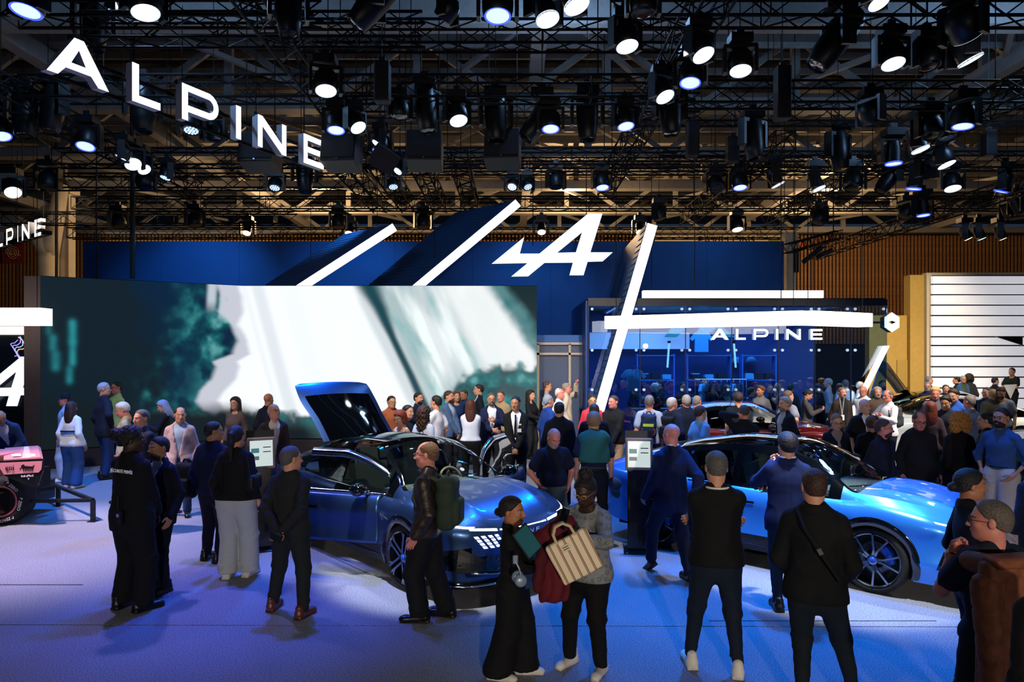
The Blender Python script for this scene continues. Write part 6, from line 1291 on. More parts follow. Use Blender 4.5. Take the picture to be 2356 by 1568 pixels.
# --- behind the satin blue car
h = swe['H']; MB().tube([Matrix.LocRotScale(swe['root'].location, Euler((0, 0, swe['yaw'])).to_quaternion(), None).inverted() @ swe['T']((.050*h*math.cos(a_), .016*h+.046*h*math.sin(a_), .846*h)) for a_ in np.linspace(0, 6.283, 21)], .009, 6).build('t_shirt_collar', cloth('#e6e2d8'), swe['root'])
for a in (
 dict(label='man with glasses in orange brown jacket behind the satin car', px=901, ytop=911, d=14.6, yaw=32, hair='short', hairc='#14110f', top='#8c4c2e', topk='jacket', glasses=1, skin='olive'),
 dict(label='red haired woman with glasses and white top looking down', px=923, ytop=944, d=11.9, yaw=-36, fem=1, hair='bob', hairc='#8a3a1f', top='#e2dada', topk='tank', sleeves='none', glasses=1, hpitch=18, skin='pale'),
 dict(label='dark haired man in navy polo behind the red haired woman', px=939, ytop=932, d=12.7, yaw=58, hair='short', hairc='#16110f', top='#142040', topk='polo', sleeves='short'),
 dict(label='woman with long brown curls in pale top seen from behind', px=976, ytop=936, d=12.2, yaw=152, fem=1, hair='longcurly', hairc='#3c2518', top='#c8d2ea', topk='blouse'),
 dict(label='bearded man in dark blue polo beside the white shirt man', px=963, ytop=903, d=15.6, yaw=56, hair='short', hairc='#1a1614', beard='#1f1916', top='#13224e', topk='shirt'),
 dict(label='tall man in white t-shirt turned away from the camera', px=1003, ytop=910, d=13.5, yaw=-118, hair='short', hairc='#1a1512', top='#e6e8f0', topk='tshirt', sleeves='short', bottom='#29344e', arms=('hold', 'down')),
 dict(label='bearded man in grey blue blazer before the screen', px=1033, ytop=899, d=15.4, yaw=66, hair='short', hairc='#3a2a20', beard='#3a2a20', top='#4a648c', topk='blazer', under='#b8c8dc', arms=('front', 'front')),
 dict(label='woman with auburn hair in blue dress by the screen', px=1050, ytop=900, d=17, yaw=24, fem=1, hair='long', hairc='#5e2c1a', top='#1c3c80', topk='blouse', bottom='#142a5c'),
 dict(label='man in blue shirt hidden behind the auburn haired woman', px=1068, ytop=896, d=17.6, yaw=-36, hair='short', hairc='#3a342e', top='#1d3a74', topk='shirt', skin='tan', hpitch=10),
 dict(label='woman with very long brown hair in white blouse and black trousers', px=1083, ytop=920, d=13.9, yaw=176, fem=1, hair='long', hairc='#4c2518', top='#d6def0', topk='blouse', bottom='#0e1016', arms=('front', 'front'), hemk=.53),
 dict(label='young man in dark suit and open white shirt by the screen', px=1101, ytop=884, d=17, yaw=-82, hair='short', hairc='#1c1512', top='#141d34', topk='suit', under='#e6e8f2'),
 dict(label='bearded man with glasses in navy suit raising a hand to his chest', px=1131, ytop=904, d=14.5, yaw=8, hair='crop', hairc='#54504c', beard='#66605c', top='#1a2b60', topk='blazer', under='#dfe6f4', glasses=1, arms=('chest', 'belly')),
 dict(label='man in beige jacket behind the bearded navy suit man', px=1152, ytop=899, d=16.2, yaw=-22, hair='crop', hairc='#4a3a2e', top='#9c8664', topk='jacket', skin='pink'),
 dict(label='security man in black suit and tie with hands clasped in front', px=1187, ytop=912, d=13.0, yaw=-4, hair='crop', hairc='#120f0e', top='#0d1019', topk='suit', under='#e8eaf0', tie='#0b0c12', bottom='#0d0f16', arms=('front', 'front'), hyaw=-14, skin='olive', shoe='#0c0b0b', lodx=1),
 dict(label='woman with dark wavy hair in black before the mesh door', px=1221, ytop=898, d=17.8, yaw=58, fem=1, hair='wavy', hairc='#1b1210', top='#101218', topk='sweater', arms=('hold', 'hold')),
 dict(label='man with glasses in light grey t-shirt before the mesh door', px=1260, ytop=877, d=18.7, yaw=84, hair='crop', hairc='#4a3c32', top='#9aa2ac', topk='tshirt', sleeves='short', glasses=1),
 dict(label='grey haired man in bright blue jacket seen from behind', px=1262, ytop=909, d=14.3, yaw=114, hair='crop', hairc='#8a94a4', top='#1c3f8e', topk='jacket'),
 dict(label='man in dark navy jacket with pale sneakers seen from behind', px=1287, ytop=925, d=11.9, yaw=168, hair='short', hairc='#15120f', top='#0e1b38', topk='jacket', bottom='#111c3a', shoe='#d2c4d0', shoek='sneaker', legs=((.05, .0, 0), (.07, .05, 0)), fat=1.1),
 dict(label='white haired man in white shirt near the mesh door', px=1288, ytop=893, d=16.8, yaw=58, hair='balding', hairc='#d6d2cc', top='#e6e6ec', topk='shirt', skin='pink'),
 dict(label='man in cream blazer taking a picture with raised phone', px=1304, ytop=881, d=17.9, yaw=84, hair='short', hairc='#8a8078', top='#c8b8a4', topk='blazer', arms=('up', 'down'), skin='pink'),
 dict(label='man with dark glasses in red shirt beside the long fin', px=1363, ytop=909, d=14.6, yaw=2, hair='crop', hairc='#1c1816', top='#c43044', topk='polo', glasses=1, skin='olive'),
 dict(label='man with shaved head in navy t-shirt seen from behind', px=1367, ytop=929, d=11.9, yaw=178, hair='crop', hairc='#5a4a40', top='#141d3c', topk='tshirt', sleeves='short', bottom='#141a2c'),
 dict(label='man in black jacket and beige chinos before the glowing fin foot', px=1412, ytop=910, yfoot=1120, yaw=-24, hair='crop', hairc='#3a2a20', top='#10141e', topk='jacket', bottom='#a98b6c', botk='straight', shoe='#4c6c9c', shoek='sneaker', arms=('front', 'front'), hyaw=-24, skin='pink', lodx=1)):
    P(**a)
tea = P('man with a teal sweater tied over his shoulders, holding a blue cap', 1366, 949, 9.8, yaw=178, hair='thick', hairc='#8c6c4a', top='#15284e', topk='polo', sleeves='short', bottom='#0f1526', arms=('down', 'down'), belt='#3a2c22', lodx=1, hemk=.56)
pol = P('balding man in navy polo and khaki trousers looking down, hands in pockets', 1272, 984, 9.35, yaw=22, hair='fringe', hairc='#6a625c', beard='#9a948e', top='#111c3a', topk='polo', sleeves='short', bottom='#70735a', botk='straight', arms=('pocket', 'pocket'), hpitch=28, fat=1.2, belt='#14110f', lodx=0, skin='pink', hemk=.54)
# --- between the cars and the shop
for a in (
 dict(label='white haired woman in black by the shop glass', px=1508, ytop=882, d=19.3, yaw=92, fem=1, hair='bob', hairc='#dcd8d0', top='#14161c', topk='jacket'),
 dict(label='man with glasses in brown shirt before the shop glass', px=1572, ytop=879, d=19.6, yaw=8, hair='short', hairc='#1c1613', top='#3c3434', topk='shirt', glasses=1),
 dict(label='broad grey haired man in navy jacket seen from behind', px=1579, ytop=908, d=14.0, yaw=178, hair='crop', hairc='#9a948e', top='#0f1e40', topk='jacket', fat=1.3, skin='pink'),
 dict(label='grey cropped man with glasses beside the broad navy back', px=1604, ytop=910, d=15.2, yaw=140, hair='crop', hairc='#7a746e', top='#56688a', topk='shirt', glasses=1, skin='pink'),
 dict(label='boy with curly brown hair in light blue shirt', px=1612, ytop=935, d=12.6, yaw=112, hair='thick', hairc='#3c2618', top='#80b6de', topk='polo', sleeves='short', skin='pale'),
 dict(label='man in dark open jacket looking at a phone by the shop', px=1671, ytop=884, d=18.4, yaw=14, hair='balding', hairc='#3a322c', top='#101b2e', topk='jacket', under='#80b2c2', arms=('phone', 'phone'), hpitch=26),
 dict(label='dark haired man in navy t-shirt with backpack straps from behind', px=1698, ytop=903, d=14.8, yaw=172, hair='thick', hairc='#2a1b16', top='#121b32', topk='tshirt', sleeves='short'),
 dict(label='man in dark shirt holding the back of his neck', px=1713, ytop=932, d=11.7, yaw=164, hair='crop', hairc='#4a3c34', top='#151c2e', topk='shirt', arms=('nape', 'down'), lean=12),
 dict(label='dark haired youth in blue shirt hidden behind the white shirt man', px=1730, ytop=892, d=18.6, yaw=74, hair='thick', hairc='#1a1412', top='#203c84', topk='shirt'),
 dict(label='young brown haired man in bright white shirt', px=1750, ytop=888, d=17.9, yaw=-44, hair='thick', hairc='#5c3118', top='#efe6dc', topk='shirt', hyaw=-20),
 dict(label='man in blue shirt between the white shirt and the bald man', px=1772, ytop=884, d=20, yaw=-10, hair='crop', hairc='#3a3430', top='#24407c', topk='shirt', skin='pink'),
 dict(label='bald man in black covering his mouth with a hand', px=1789, ytop=881, d=18.4, yaw=-24, hair='bald', beard='#7a5440', top='#15161a', topk='tshirt', sleeves='short', arms=('chin', 'belly'), skin='light', glasses=1),
 dict(label='grey haired man in dark coat and pale scarf behind the blue roof', px=1805, ytop=914, d=13.2, yaw=-74, hair='thick', hairc='#8c8a88', beard='#6e6a66', top='#131d34', topk='coat', under='#9aa4b0'),
 dict(label='man in grey rolled sleeve shirt behind the scarf man', px=1814, ytop=898, d=15.2, yaw=104, hair='crop', hairc='#5a4636', top='#7e818c', topk='shirt', sleeves='short', arms=('down', 'hip')),
 dict(label='dark haired man behind the bald man by the shop', px=1818, ytop=882, d=19.6, yaw=160, hair='short', hairc='#1c1714', top='#2a2c34', topk='shirt'),
 dict(label='woman with dark bun in grey blouse checking her phone', px=1856, ytop=895, d=18.0, yaw=64, fem=1, hair='bun', hairc='#1d1413', top='#4c484c', topk='blouse', arms=('phone', 'phone'), hpitch=30),
 dict(label='bearded man in dark suit reading his phone', px=1886, ytop=881, d=18.3, yaw=-112, hair='short', hairc='#2a1d16', beard='#2a1d16', top='#14192c', topk='suit', bottom='#12161f', arms=('phone', 'phone'), hpitch=26),
 dict(label='woman with short hair and glasses in patterned navy dress', px=1924, ytop=951, d=11.0, yaw=-6, fem=1, hair='crop', hairc='#7c6a56', top='#111d3e', topk='shirt', under='#8a7c84', glasses=1, hpitch=16, skin='pale'),
 dict(label='man in brown jacket with a white badge on a lanyard', px=1938, ytop=891, d=16.6, yaw=6, hair='crop', hairc='#6a5a4c', beard='#7c7068', top='#2e2521', topk='jacket', under='#191a1e', skin='pink'),
 dict(label='grey haired man in pale shirt seen from behind near the slanted light', px=1945, ytop=873, d=20.6, yaw=172, hair='crop', hairc='#5c564e', top='#c8d4e6', topk='shirt', sleeves='short'),
 dict(label='white haired man in white shirt lifting his arm to the tailgate', px=1980, ytop=877, d=20.4, yaw=82, hair='balding', hairc='#d8d4ce', top='#e4e0dc', topk='shirt', arms=('up', 'down')),
 dict(label='ruddy bald man with glasses in pale jacket', px=1986, ytop=888, d=17.7, yaw=-52, hair='fringe', hairc='#b8aca0', top='#d0d6e2', topk='jacket', glasses=1, skin='pink'),
 dict(label='bald man in black waistcoat and white shirt facing the camera', px=1990, ytop=918, d=12.4, yaw=12, hair='bald', top='#14171e', topk='jacket', under='#e4e4ea', sleeves='short', skin='pale', bottom='#14171e', lodx=1),
 dict(label='grey bearded man in brown jacket behind the white shirt man', px=2019, ytop=891, d=17.0, yaw=-14, hair='thick', hairc='#948c84', beard='#8c847c', top='#4c3e36', topk='jacket', skin='pink'),
 dict(label='dark suited man standing under the raised teal tailgate', px=2031, ytop=875, d=20.2, yaw=4, hair='short', hairc='#1c1612', beard='#2a221c', top='#14171f', topk='suit', under='#dcdce2'),
 dict(label='woman with brown bun and pink bag straps seen from behind', px=2005, ytop=957, d=10.8, yaw=164, fem=1, hair='bun', hairc='#5c3b28', top='#111318', topk='tshirt', sleeves='short', skin='pale'),
 dict(label='bearded man with glasses in open navy jacket looking sideways', px=2032, ytop=965, d=9.9, yaw=24, hair='short', hairc='#40322a', beard='#3a2e28', top='#1c2340', topk='jacket', under='#14182c', glasses=1, hyaw=36, skin='pink'),
 dict(label='man in black shirt with glasses standing with arms hanging', px=2114, ytop=947, d=10.2, yaw=-8, hair='balding', hairc='#463830', top='#15171b', topk='shirt', glasses=1, hpitch=14, fat=1.12, skin='pink', hemk=.46),
 dict(label='woman with big golden curls in black jacket from behind', px=2206, ytop=955, d=10.4, yaw=176, fem=1, hair='curly', hairc='#c8893a', top='#111216', topk='jacket', bottom='#101218', hemk=.52),
 dict(label='dark haired man in black suit beside the denim shirt man', px=2268, ytop=949, d=10.7, yaw=-124, hair='short', hairc='#15110f', top='#14151b', topk='suit', arms=('chest', 'down')),
 dict(label='tall bearded man in denim shirt and off-white jeans', px=2303, ytop=939, d=9.6, yaw=-62, hair='short', hairc='#2a1c15', beard='#2a1c15', top='#33588e', topk='shirt', sleeves='roll', bottom='#cac4bc', botk='loose', glasses=1, arms=('pocket', 'pocket'), belt='#17130f', hemk=.56, lodx=0),
 dict(label='red brown haired woman seen from behind in the crowd', px=2141, ytop=924, d=13.2, yaw=158, fem=1, hair='long', hairc='#6c2618', top='#3a2c34', topk='blouse'),
 dict(label='young man with blond hair looking down by the white car', px=2152, ytop=890, d=15.2, yaw=-28, hair='thick', hairc='#c89a5c', top='#4c4c5a', topk='jacket', hpitch=14, skin='pink'),
 dict(label='black haired man in dark blue jacket leaning to the white car', px=2176, ytop=911, d=13.4, yaw=-46, hair='thick', hairc='#0f0c0c', top='#15213e', topk='jacket', skin='olive', hpitch=12),
 dict(label='man in bright blue blazer leaning over the white car', px=2204, ytop=892, d=14.6, yaw=-56, hair='thick', hairc='#2a201a', top='#2a54ac', topk='blazer', lean=14, skin='light'),
 dict(label='bald man in blue seen from behind next to the blue blazer', px=2230, ytop=909, d=13.9, yaw=-160, hair='crop', hairc='#6a5e58', top='#16264e', topk='shirt', skin='pink'),
 dict(label='woman in denim jacket facing the camera before the white boards', px=2216, ytop=864, d=23.1, z0=.2, yaw=2, fem=1, hair='crop', hairc='#8a94a4', top='#31568e', topk='jacket', under='#3c4a34', glasses=1),
 dict(label='man in navy jacket in profile before the ochre wall edge', px=2138, ytop=865, d=23.1, z0=.2, yaw=74, hair='crop', hairc='#6c7488', top='#16213c', topk='jacket'),
 dict(label='grey bearded man below the navy jacket man at the white boards', px=2134, ytop=879, d=20.3, yaw=-34, hair='crop', hairc='#78808e', beard='#8e929a', top='#1c2c52', topk='shirt', glasses=1),
 dict(label='dark haired man in black left of the denim jacket woman', px=2201, ytop=866, d=23.3, z0=.2, yaw=-130, hair='short', hairc='#1a1512', top='#14151a', topk='jacket'),
 dict(label='person with dark curls behind the denim jacket woman', px=2229, ytop=862, d=23.4, z0=.2, yaw=170, fem=1, hair='curly', hairc='#2a1c16', top='#2c2e34', topk='jacket'),
 dict(label='dark haired man in profile before the white boards', px=2290, ytop=868, d=23, z0=.2, yaw=88, hair='short', hairc='#171a2c', top='#182036', topk='jacket'),
 dict(label='man with glasses in navy left of the olive jacket man', px=2270, ytop=891, d=17.2, yaw=-70, hair='short', hairc='#1a2240', top='#1a2a54', topk='jacket', glasses=1),
 dict(label='man with cropped fair hair in olive jacket from behind', px=2284, ytop=895, d=16.8, yaw=166, hair='crop', hairc='#ab865c', top='#4c4a3a', topk='jacket', fat=1.15),
 dict(label='bearded man in grey t-shirt bending over the edge car', px=2306, ytop=888, d=16.8, yaw=-44, hair='short', hairc='#2a1e18', beard='#4a3a30', top='#8a949e', topk='tshirt', sleeves='short', hpitch=18, lean=10),
 dict(label='man in dark green t-shirt holding a white card before the boards', px=2328, ytop=846, d=23.2, z0=.42, yaw=-66, hair='short', hairc='#14100e', top='#18241f', topk='tshirt', sleeves='short', arms=('hold', 'hold')),
 dict(label='brown haired man low in the crowd under the ochre wall', px=2176, ytop=885, d=20.2, yaw=-20, hair='short', hairc='#4a342a', top='#3c3634', topk='jacket')):
    P(**a)
bp1 = P('man in grey t-shirt wearing a blue and black backpack', 1494, 909, 13.5, yaw=166, hair='crop', hairc='#6c6660', top='#98a4b4', topk='tshirt', sleeves='short', bottom='#26304a', lodx=1, skin='pink')
bp2 = P('bald man in blue jacket wearing a black backpack', 1546, 914, 13.5, yaw=142, hair='crop', hairc='#b0a89e', top='#15284e', topk='jacket', hyaw=-20, skin='pink')
bp3 = P('man with glasses in white shirt with grey backpack, hands together', 2043, 897, 15.0, yaw=-72, hair='balding', hairc='#6a5c50', top='#dedee6', topk='shirt', glasses=1, arms=('chest', 'chest'), skin='pink', lodx=1)
# --- people inside the shop, partly standing in for reflections on its glass
for a in (
 dict(label='pointing figure in dark jacket behind the glass near the fin, standing in for a reflection', px=1517, ytop=874, d=20.3, yaw=-80, hair='short', hairc='#15110f', top='#14161c', topk='jacket', arms=('point', 'down')),
 dict(label='shop assistant in black standing between the clothes rail and shelves', px=1620, ytop=868, d=20.9, yaw=20, hair='short', hairc='#15110f', top='#101216', topk='tshirt', sleeves='short'),
 dict(label='shop visitor with dark hair behind the letter A of the shop sign', px=1462, ytop=872, d=20.8, yaw=60, fem=1, hair='long', hairc='#1a1210', top='#1c2436', topk='jacket'),
 dict(label='shop visitor in grey shirt behind the last letters of the shop sign', px=1905, ytop=870, d=20.6, yaw=-120, hair='crop', hairc='#8a8a8a', top='#7a828c', topk='shirt')):
    P(**a)
# ------------------------------------------------------------------ things carried by visitors
def rigid(p): return Matrix.LocRotScale(p['root'].location, Euler((0, 0, p['yaw'])).to_quaternion(), None)
def sdf_obj(name, fn, lo, hi, res, m, parent=None): V_, Q_ = nets(fn, lo, hi, res); return link(name, npmesh(name, V_, Q_, (m,)), parent)
def rbox(P, c, h, r): q = np.abs(P-np.asarray(c, f32))-np.asarray(h, f32)+r; return np.linalg.norm(np.maximum(q, 0), axis=1)+np.minimum(q.max(1), 0)-r
def backpack(p, col, label, accent=None, size=1.0, drop=0.0, res=.014):
    h = p['H']; o = p['T']((0, .070*h*p['B']**.5+.085*size, (.69-drop)*h)); t = thing('backpack', label, 'backpack', o, p['yaw']); m = cloth(col, .7)
    sdf_obj('bag_body', lambda P: smin(rbox(P, (0, 0, 0), (.15*size, .09*size, .24*size), .07)+.004*np.sin(P[:, 2]*40+P[:, 0]*23), rbox(P, (0, .09*size, -.08), (.12*size, .05, .12*size), .04), .02), (-.22, -.16, -.30), (.22, .20, .30), res, m, t)
    MB().tube([(-.05, 0, .23*size), (-.03, 0, .28*size), (.03, 0, .28*size), (.05, 0, .23*size)], .012, 6).build('top_loop', m, t)
    for s in (1, -1):
        a = Vector((s*.10, -.06, .2*size)); q = [a, a+Vector((s*.0, -.10, .045)), a+Vector((0, -.22, -.03)), a+Vector((s*.03, -.25, -.16)), a+Vector((s*.06, -.14, -.34))]
        MB().tube([Vector(x) for x in q], .020, 6).build('strap', m, t)
    if accent: MB().box((0, .095*size+.045, .03), (.2*size, .012, .05)).build('patch', cloth(accent), t); MB().tube([(.13*math.cos(a)*size, .135*size*.8+.02, -.09+.10*math.sin(a)*size) for a in np.linspace(0, 6.28, 17)], .006, 5).build('piping', cloth('#d0562a'), t)
    return t
backpack(ljk, '#2c3a2e', 'dark green roll top backpack on the man in leather jacket', None, 1.05, .02); backpack(bp1, '#1a3468', 'blue and black backpack with orange piping on the man in grey', '#b8d84a', .95); backpack(bp2, '#12161f', 'black backpack on the man in blue jacket', None, .9); backpack(bp3, '#3a4048', 'grey backpack on the man in white shirt', None, .9)
backpack(nvb, '#14171c', 'black bag carried at the side of the man in navy jacket', None, .95, .02).location = nvb['hand'][0]+Vector((-.16, -.02, .12))
# polo man shoulder straps
def straps(p, col, nm, label, cat):
    h = p['H']; t = thing(nm, label, cat, p['root'].location, p['yaw']); inv = rigid(p).inverted()
    for s in (1, -1): MB().tube([inv @ p['T'](q) for q in ((s*.07*h, -.08*h, .70*h), (s*.075*h, -.085*h, .76*h), (s*.07*h, -.03*h, .838*h), (s*.07*h, .05*h, .82*h), (s*.06*h, .085*h, .74*h))], .016, 6).build('strap', cloth(col), t)
    return t
b_ = backpack(pol, '#1a2a52', 'dark blue backpack on the balding man in polo', None, .8, .0); b_.location = pol['T']((0, .15*pol['H'], .68*pol['H']))
# guard lettering and radio
h = grd['H']; inv = rigid(grd).inverted(); XL = (grd['M'].to_3x3() @ Vector((-1, 0, 0)))
def back_text(p, body, size, xo, z, m, off=.0):
    h = p['H']; d_ = Vector((-1, 0, 0)); o = rigid(p).inverted() @ p['T']((xo*h, off*h, z*h)); return text('lettering', body, size, m, p['root'], frameM(o, d_, (0, 0, 1)), .002)
back_text(grd, 'SÉCURITÉ PRIVÉE', .046, .052, .765, mat('print_white', '#d8d8d4', .7, emit='#d8d8d4', es=.15), .088)
t = thing('radio', 'black two-way radio clipped at the hip of the guard', 'radio', grd['T']((-.062*h, .085*h+.05, .535*h)), grd['yaw']); bevel(MB().box((0, 0, 0), (.06, .035, .13)).build('body', BLACKM, t), .006); MB().tube([(.02, 0, .06), (.02, 0, .2)], .006, 6).build('antenna', BLACKM, t); MB().box((0, .019, .02), (.035, .003, .03)).build('display', glow('radio_led', '#6a4aa0', .6), t)
h = mgr['H']; t = thing('pocket_square', 'folded white pocket square in the navy suit', 'pocket square', mgr['T']((.052*h, -.103*h, .735*h)), mgr['yaw']); MB().box((0, 0, 0), (.075, .012, .018), Euler((0, -.12, 0)).to_matrix()).build('cloth', cloth('#e8e8ee'), t)
# neck headphones of the leather jacket man, headphones at the hip of the woman in black
h = ljk['H']; t = thing('headphones', 'black headphones worn around the neck of the leather jacket man', 'headphones', ljk['T']((0, .01*h, .848*h)), ljk['yaw'])
MB().tube([(.075*math.cos(a), .075*math.sin(a)+.01, 0) for a in np.linspace(-.5, math.pi+.5, 16)], .012, 7).build('headband', BLACKM, t)
for s in (1, -1): MB().lathe([(0, .022), (.036, .02), (.042, 0), (.036, -.02), (0, -.022)], 16, Euler((math.pi/2, 0, .5*s)).to_matrix(), (.055*s, -.07, -.02)).build('ear_cup', BLACKM, t, smooth=True)
hh = host['H']; p = at(1198, 1335, 5.25); t = thing('headphones', 'silver blue over-ear headphones hanging at the hip of the woman in black', 'headphones', p, .4); SILV = mat('headphone_silver', '#8fa3b4', .35, .3)
MB().lathe([(0, .03), (.035, .028), (.046, .01), (.046, -.012), (.034, -.03), (0, -.032)], 20, Euler((math.pi/2, 0, 0)).to_matrix()).build('ear_cup', SILV, t, smooth=True); MB().lathe([(0, .03), (.035, .028), (.046, .01), (.046, -.012), (.034, -.03), (0, -.032)], 20, Euler((math.pi/2, 0, 0)).to_matrix(), (.01, .075, .005)).build('ear_cup', SILV, t, smooth=True)
MB().tube([(0, 0, .045), (-.012, 0, .09), (-.03, .03, .14)], .007, 6).build('headband', SILV, t); MB().box((-.03, .03, .15), (.035, .012, .06)).build('clip', SILV, t)
# tablet of the woman in black
t = thing('tablet', 'black tablet held at the chest of the woman in black', 'tablet', at(1213, 1244, 5.3), 0); t.rotation_euler = (math.radians(-14), math.radians(-32), math.radians(35)); bevel(MB().box((0, 0, 0), (.15, .014, .23)).build('case', BLACKM, t), .006); MB().box((0, -.008, 0), (.13, .003, .205)).build('display', mat('tablet_screen', '#1e4a50', .08, emit='#2a5a60', es=.25), t)
t = thing('lanyard', 'dark lanyard around the neck of the woman in black', 'lanyard'); MB().tube([host['T'](q) for q in ((.035*hh, .02*hh, .84*hh), (.045*hh, -.04*hh, .81*hh), (.02*hh, -.11*hh, .72*hh), (-.02*hh, -.11*hh, .72*hh), (-.045*hh, -.04*hh, .81*hh), (-.035*hh, .02*hh, .84*hh))], .006, 5).build('ribbon', BLACKM, t)
t = thing('blue_pouch', 'small blue cloth hanging from the hand of the woman in black', 'pouch', at(1221, 1335, 5.5)); MB().prism([(-.05, .05), (.04, .06), (.055, -.04), (.03, -.07), (.0, -.045), (-.04, -.06)], -.02, .02).build('cloth', cloth('#1c3f80'), t)
# striped tote bag
def tote_mat():
    m = bpy.data.materials.new('tote_stripes'); m.use_nodes = True; nt = m.node_tree; b = nt.nodes['Principled BSDF']; b.inputs['Roughness'].default_value = .9; tc = nt.nodes.new('ShaderNodeTexCoord'); sp = nt.nodes.new('ShaderNodeSeparateXYZ'); nt.links.new(tc.outputs['Object'], sp.inputs[0])
    a = nt.nodes.new('ShaderNodeMath'); a.operation = 'MULTIPLY'; a.inputs[1].default_value = 17.5; nt.links.new(sp.outputs[0], a.inputs[0]); fr = nt.nodes.new('ShaderNodeMath'); fr.operation = 'FRACT'; nt.links.new(a.outputs[0], fr.inputs[0])
    r = nt.nodes.new('ShaderNodeValToRGB'); r.color_ramp.interpolation = 'CONSTANT'; e = r.color_ramp.elements; cr = (.78, .66, .46, 1); e[0].color = cr; e[1].position = .52; e[1].color = (.42, .16, .08, 1)
    for q, c in ((.64, (.62, .50, .33, 1)), (.70, (.16, .12, .08, 1)), (.82, cr)): x = e.new(q); x.color = c
    nt.links.new(fr.outputs[0], r.inputs[0]); nt.links.new(r.outputs[0], b.inputs['Base Color']); return m
tb = thing('tote_bag', 'cream canvas tote bag with brown stripes held by the blouse woman', 'bag', at(1322, 1279, 5.25)); tb.rotation_euler = (math.radians(-6), math.radians(-27), math.radians(4)); TM = tote_mat()
sdf_obj('bag_body', lambda P: rbox(P, (0, 0, 0), (.165+.0*P[:, 0:1].ravel()[0], .035, .155), .02)+.006*np.sin(P[:, 0]*21+1)*np.sin(P[:, 2]*17)+.10*np.maximum(P[:, 2]-.0, 0)*0, (-.22, -.08, -.2), (.22, .08, .2), .009, TM, tb)
for y in (-.03, .03): MB().tube([(-.075, y, .14), (-.07, y, .21), (-.03, y, .255), (.03, y, .255), (.07, y, .21), (.075, y, .14)], .011, 7).build('handle', cloth('#c9b48c'), tb)
MB().box((-.03, -.040, .09), (.07, .004, .045)).build('label_patch', cloth('#d8cbb0'), tb)
for k in range(2): MB().box((-.03, -.0425, .098-.016*k), (.045, .002, .006)).build('printed_line', cloth('#4a463c'), tb)
# phones
def phone(loc, yaw, label, tilt=-.25): t = thing('phone', label, 'phone', loc, yaw); t.rotation_euler = (tilt, .15, yaw); bevel(MB().box((0, 0, 0), (.076, .010, .158)).build('case', mat('phone_black', '#0c0f12', .25), t), .004); MB().box((0, .006, 0), (.068, .002, .146)).build('display', mat('phone_screen', '#1a2226', .1), t); MB().box((.02, -.007, .055), (.025, .005, .03)).build('camera_bump', BLACKM, t); return t
phone(at(1297, 1192, 5.32), -.9, 'black phone in the raised hand of the blouse woman', -.2)
h = hnd['H']; t = phone(hnd['T']((-.01, .165*h, .50*h)), hnd['yaw'], 'dark phone held behind the back of the strolling man'); t.rotation_euler = (.3, 1.3, hnd['yaw'])
# burgundy jacket over the arm
sdf_obj_ = thing('burgundy_jacket', 'burgundy jacket hanging over the arm of the blouse woman', 'jacket', at(1278, 1275, 5.55), .35)
BUR = cloth('#5c1620', .8)
sdf_obj('jacket_cloth', lambda P: smin(rcone(P*V3(1, 1.7, 1), (.05, 0, .22), (-.02, 0, -.26), .085, .135)+.014*np.sin(P[:, 0]*62+3*np.sin(P[:, 2]*9))+.008*np.sin(P[:, 2]*27+P[:, 0]*20), rcone(P, (.10, 0, .23), (-.13, .02, .12), .06, .07), .05), (-.3, -.2, -.36), (.3, .2, .34), .011, BUR, sdf_obj_)
sdf_obj('sleeve', lambda P: rcone(P*V3(1, 1.4, 1), (-.08, .0, .15), (-.15, -.02, -.22), .055, .05)+.008*np.sin(P[:, 2]*50), (-.3, -.15, -.34), (.05, .15, .28), .011, cloth('#4c121b', .8), sdf_obj_)
# brown leather jacket over the shoulder
LB = mat('brown_leather', '#74432c', .62, noise=.3, nscale=14, bump=.3, spec=.3); h = lea['H']; t = thing('leather_jacket', 'brown leather jacket slung over the shoulder of the grey haired man', 'jacket', lea['T']((.075*h, .135*h, .615*h)), lea['yaw'])
sdf_obj('jacket_cloth', lambda P: smin(rbox(P*V3(1, 1, 1), (0, .02, -.14), (.19, .055, .50), .05)-.05*np.clip(-P[:, 2], 0, .7)*.6+.020*(1-np.abs(np.sin(P[:, 0]*30+1.2*np.sin(P[:, 2]*3.2))))**5+.006*(1-np.abs(np.sin(P[:, 2]*9+P[:, 0]*14)))**6, rcone(P, (.03, 0, .30), (.06, -.19, .30), .075, .06), .05), (-.4, -.34, -.86), (.4, .24, .52), .014, LB, t)
MB().tube([(-.17, .085, .30), (-.18, .09, -.1), (-.20, .105, -.62)], .006, 5).build('seam', mat('seam_dark', '#2e1a12', .6), t); MB().tube([(-.20, .11, -.63), (0, .125, -.645), (.20, .11, -.63)], .012, 6).build('hem', LB, t); sdf_obj('collar', lambda P: rbox(P, (-.02, .03, .355), (.16, .07, .035), .03), (-.25, -.1, .28), (.25, .16, .43), .012, LB, t)
sdf_obj('sleeve', lambda P: rcone(P, (.16, .02, .22), (.17, .10, -.42), .075, .062)+.014*(1-np.abs(np.sin(P[:, 2]*22+P[:, 0]*20)))**4, (.0, -.12, -.55), (.32, .24, .36), .013, LB, t)
h = lea['H']; w_ = lea['hand'][0]; t = thing('wristwatch', 'silver watch on the wrist holding the leather jacket', 'watch', w_); MB().tube([(.036*math.cos(a), .030*math.sin(a), 0) for a in np.linspace(0, 6.28, 15)], .006, 6).build('strap', CHROME, t); MB().lathe([(0, .008), (.016, .008), (.016, 0)], 14, None, (-.03, -.02, 0)).build('dial', CHROME, t)
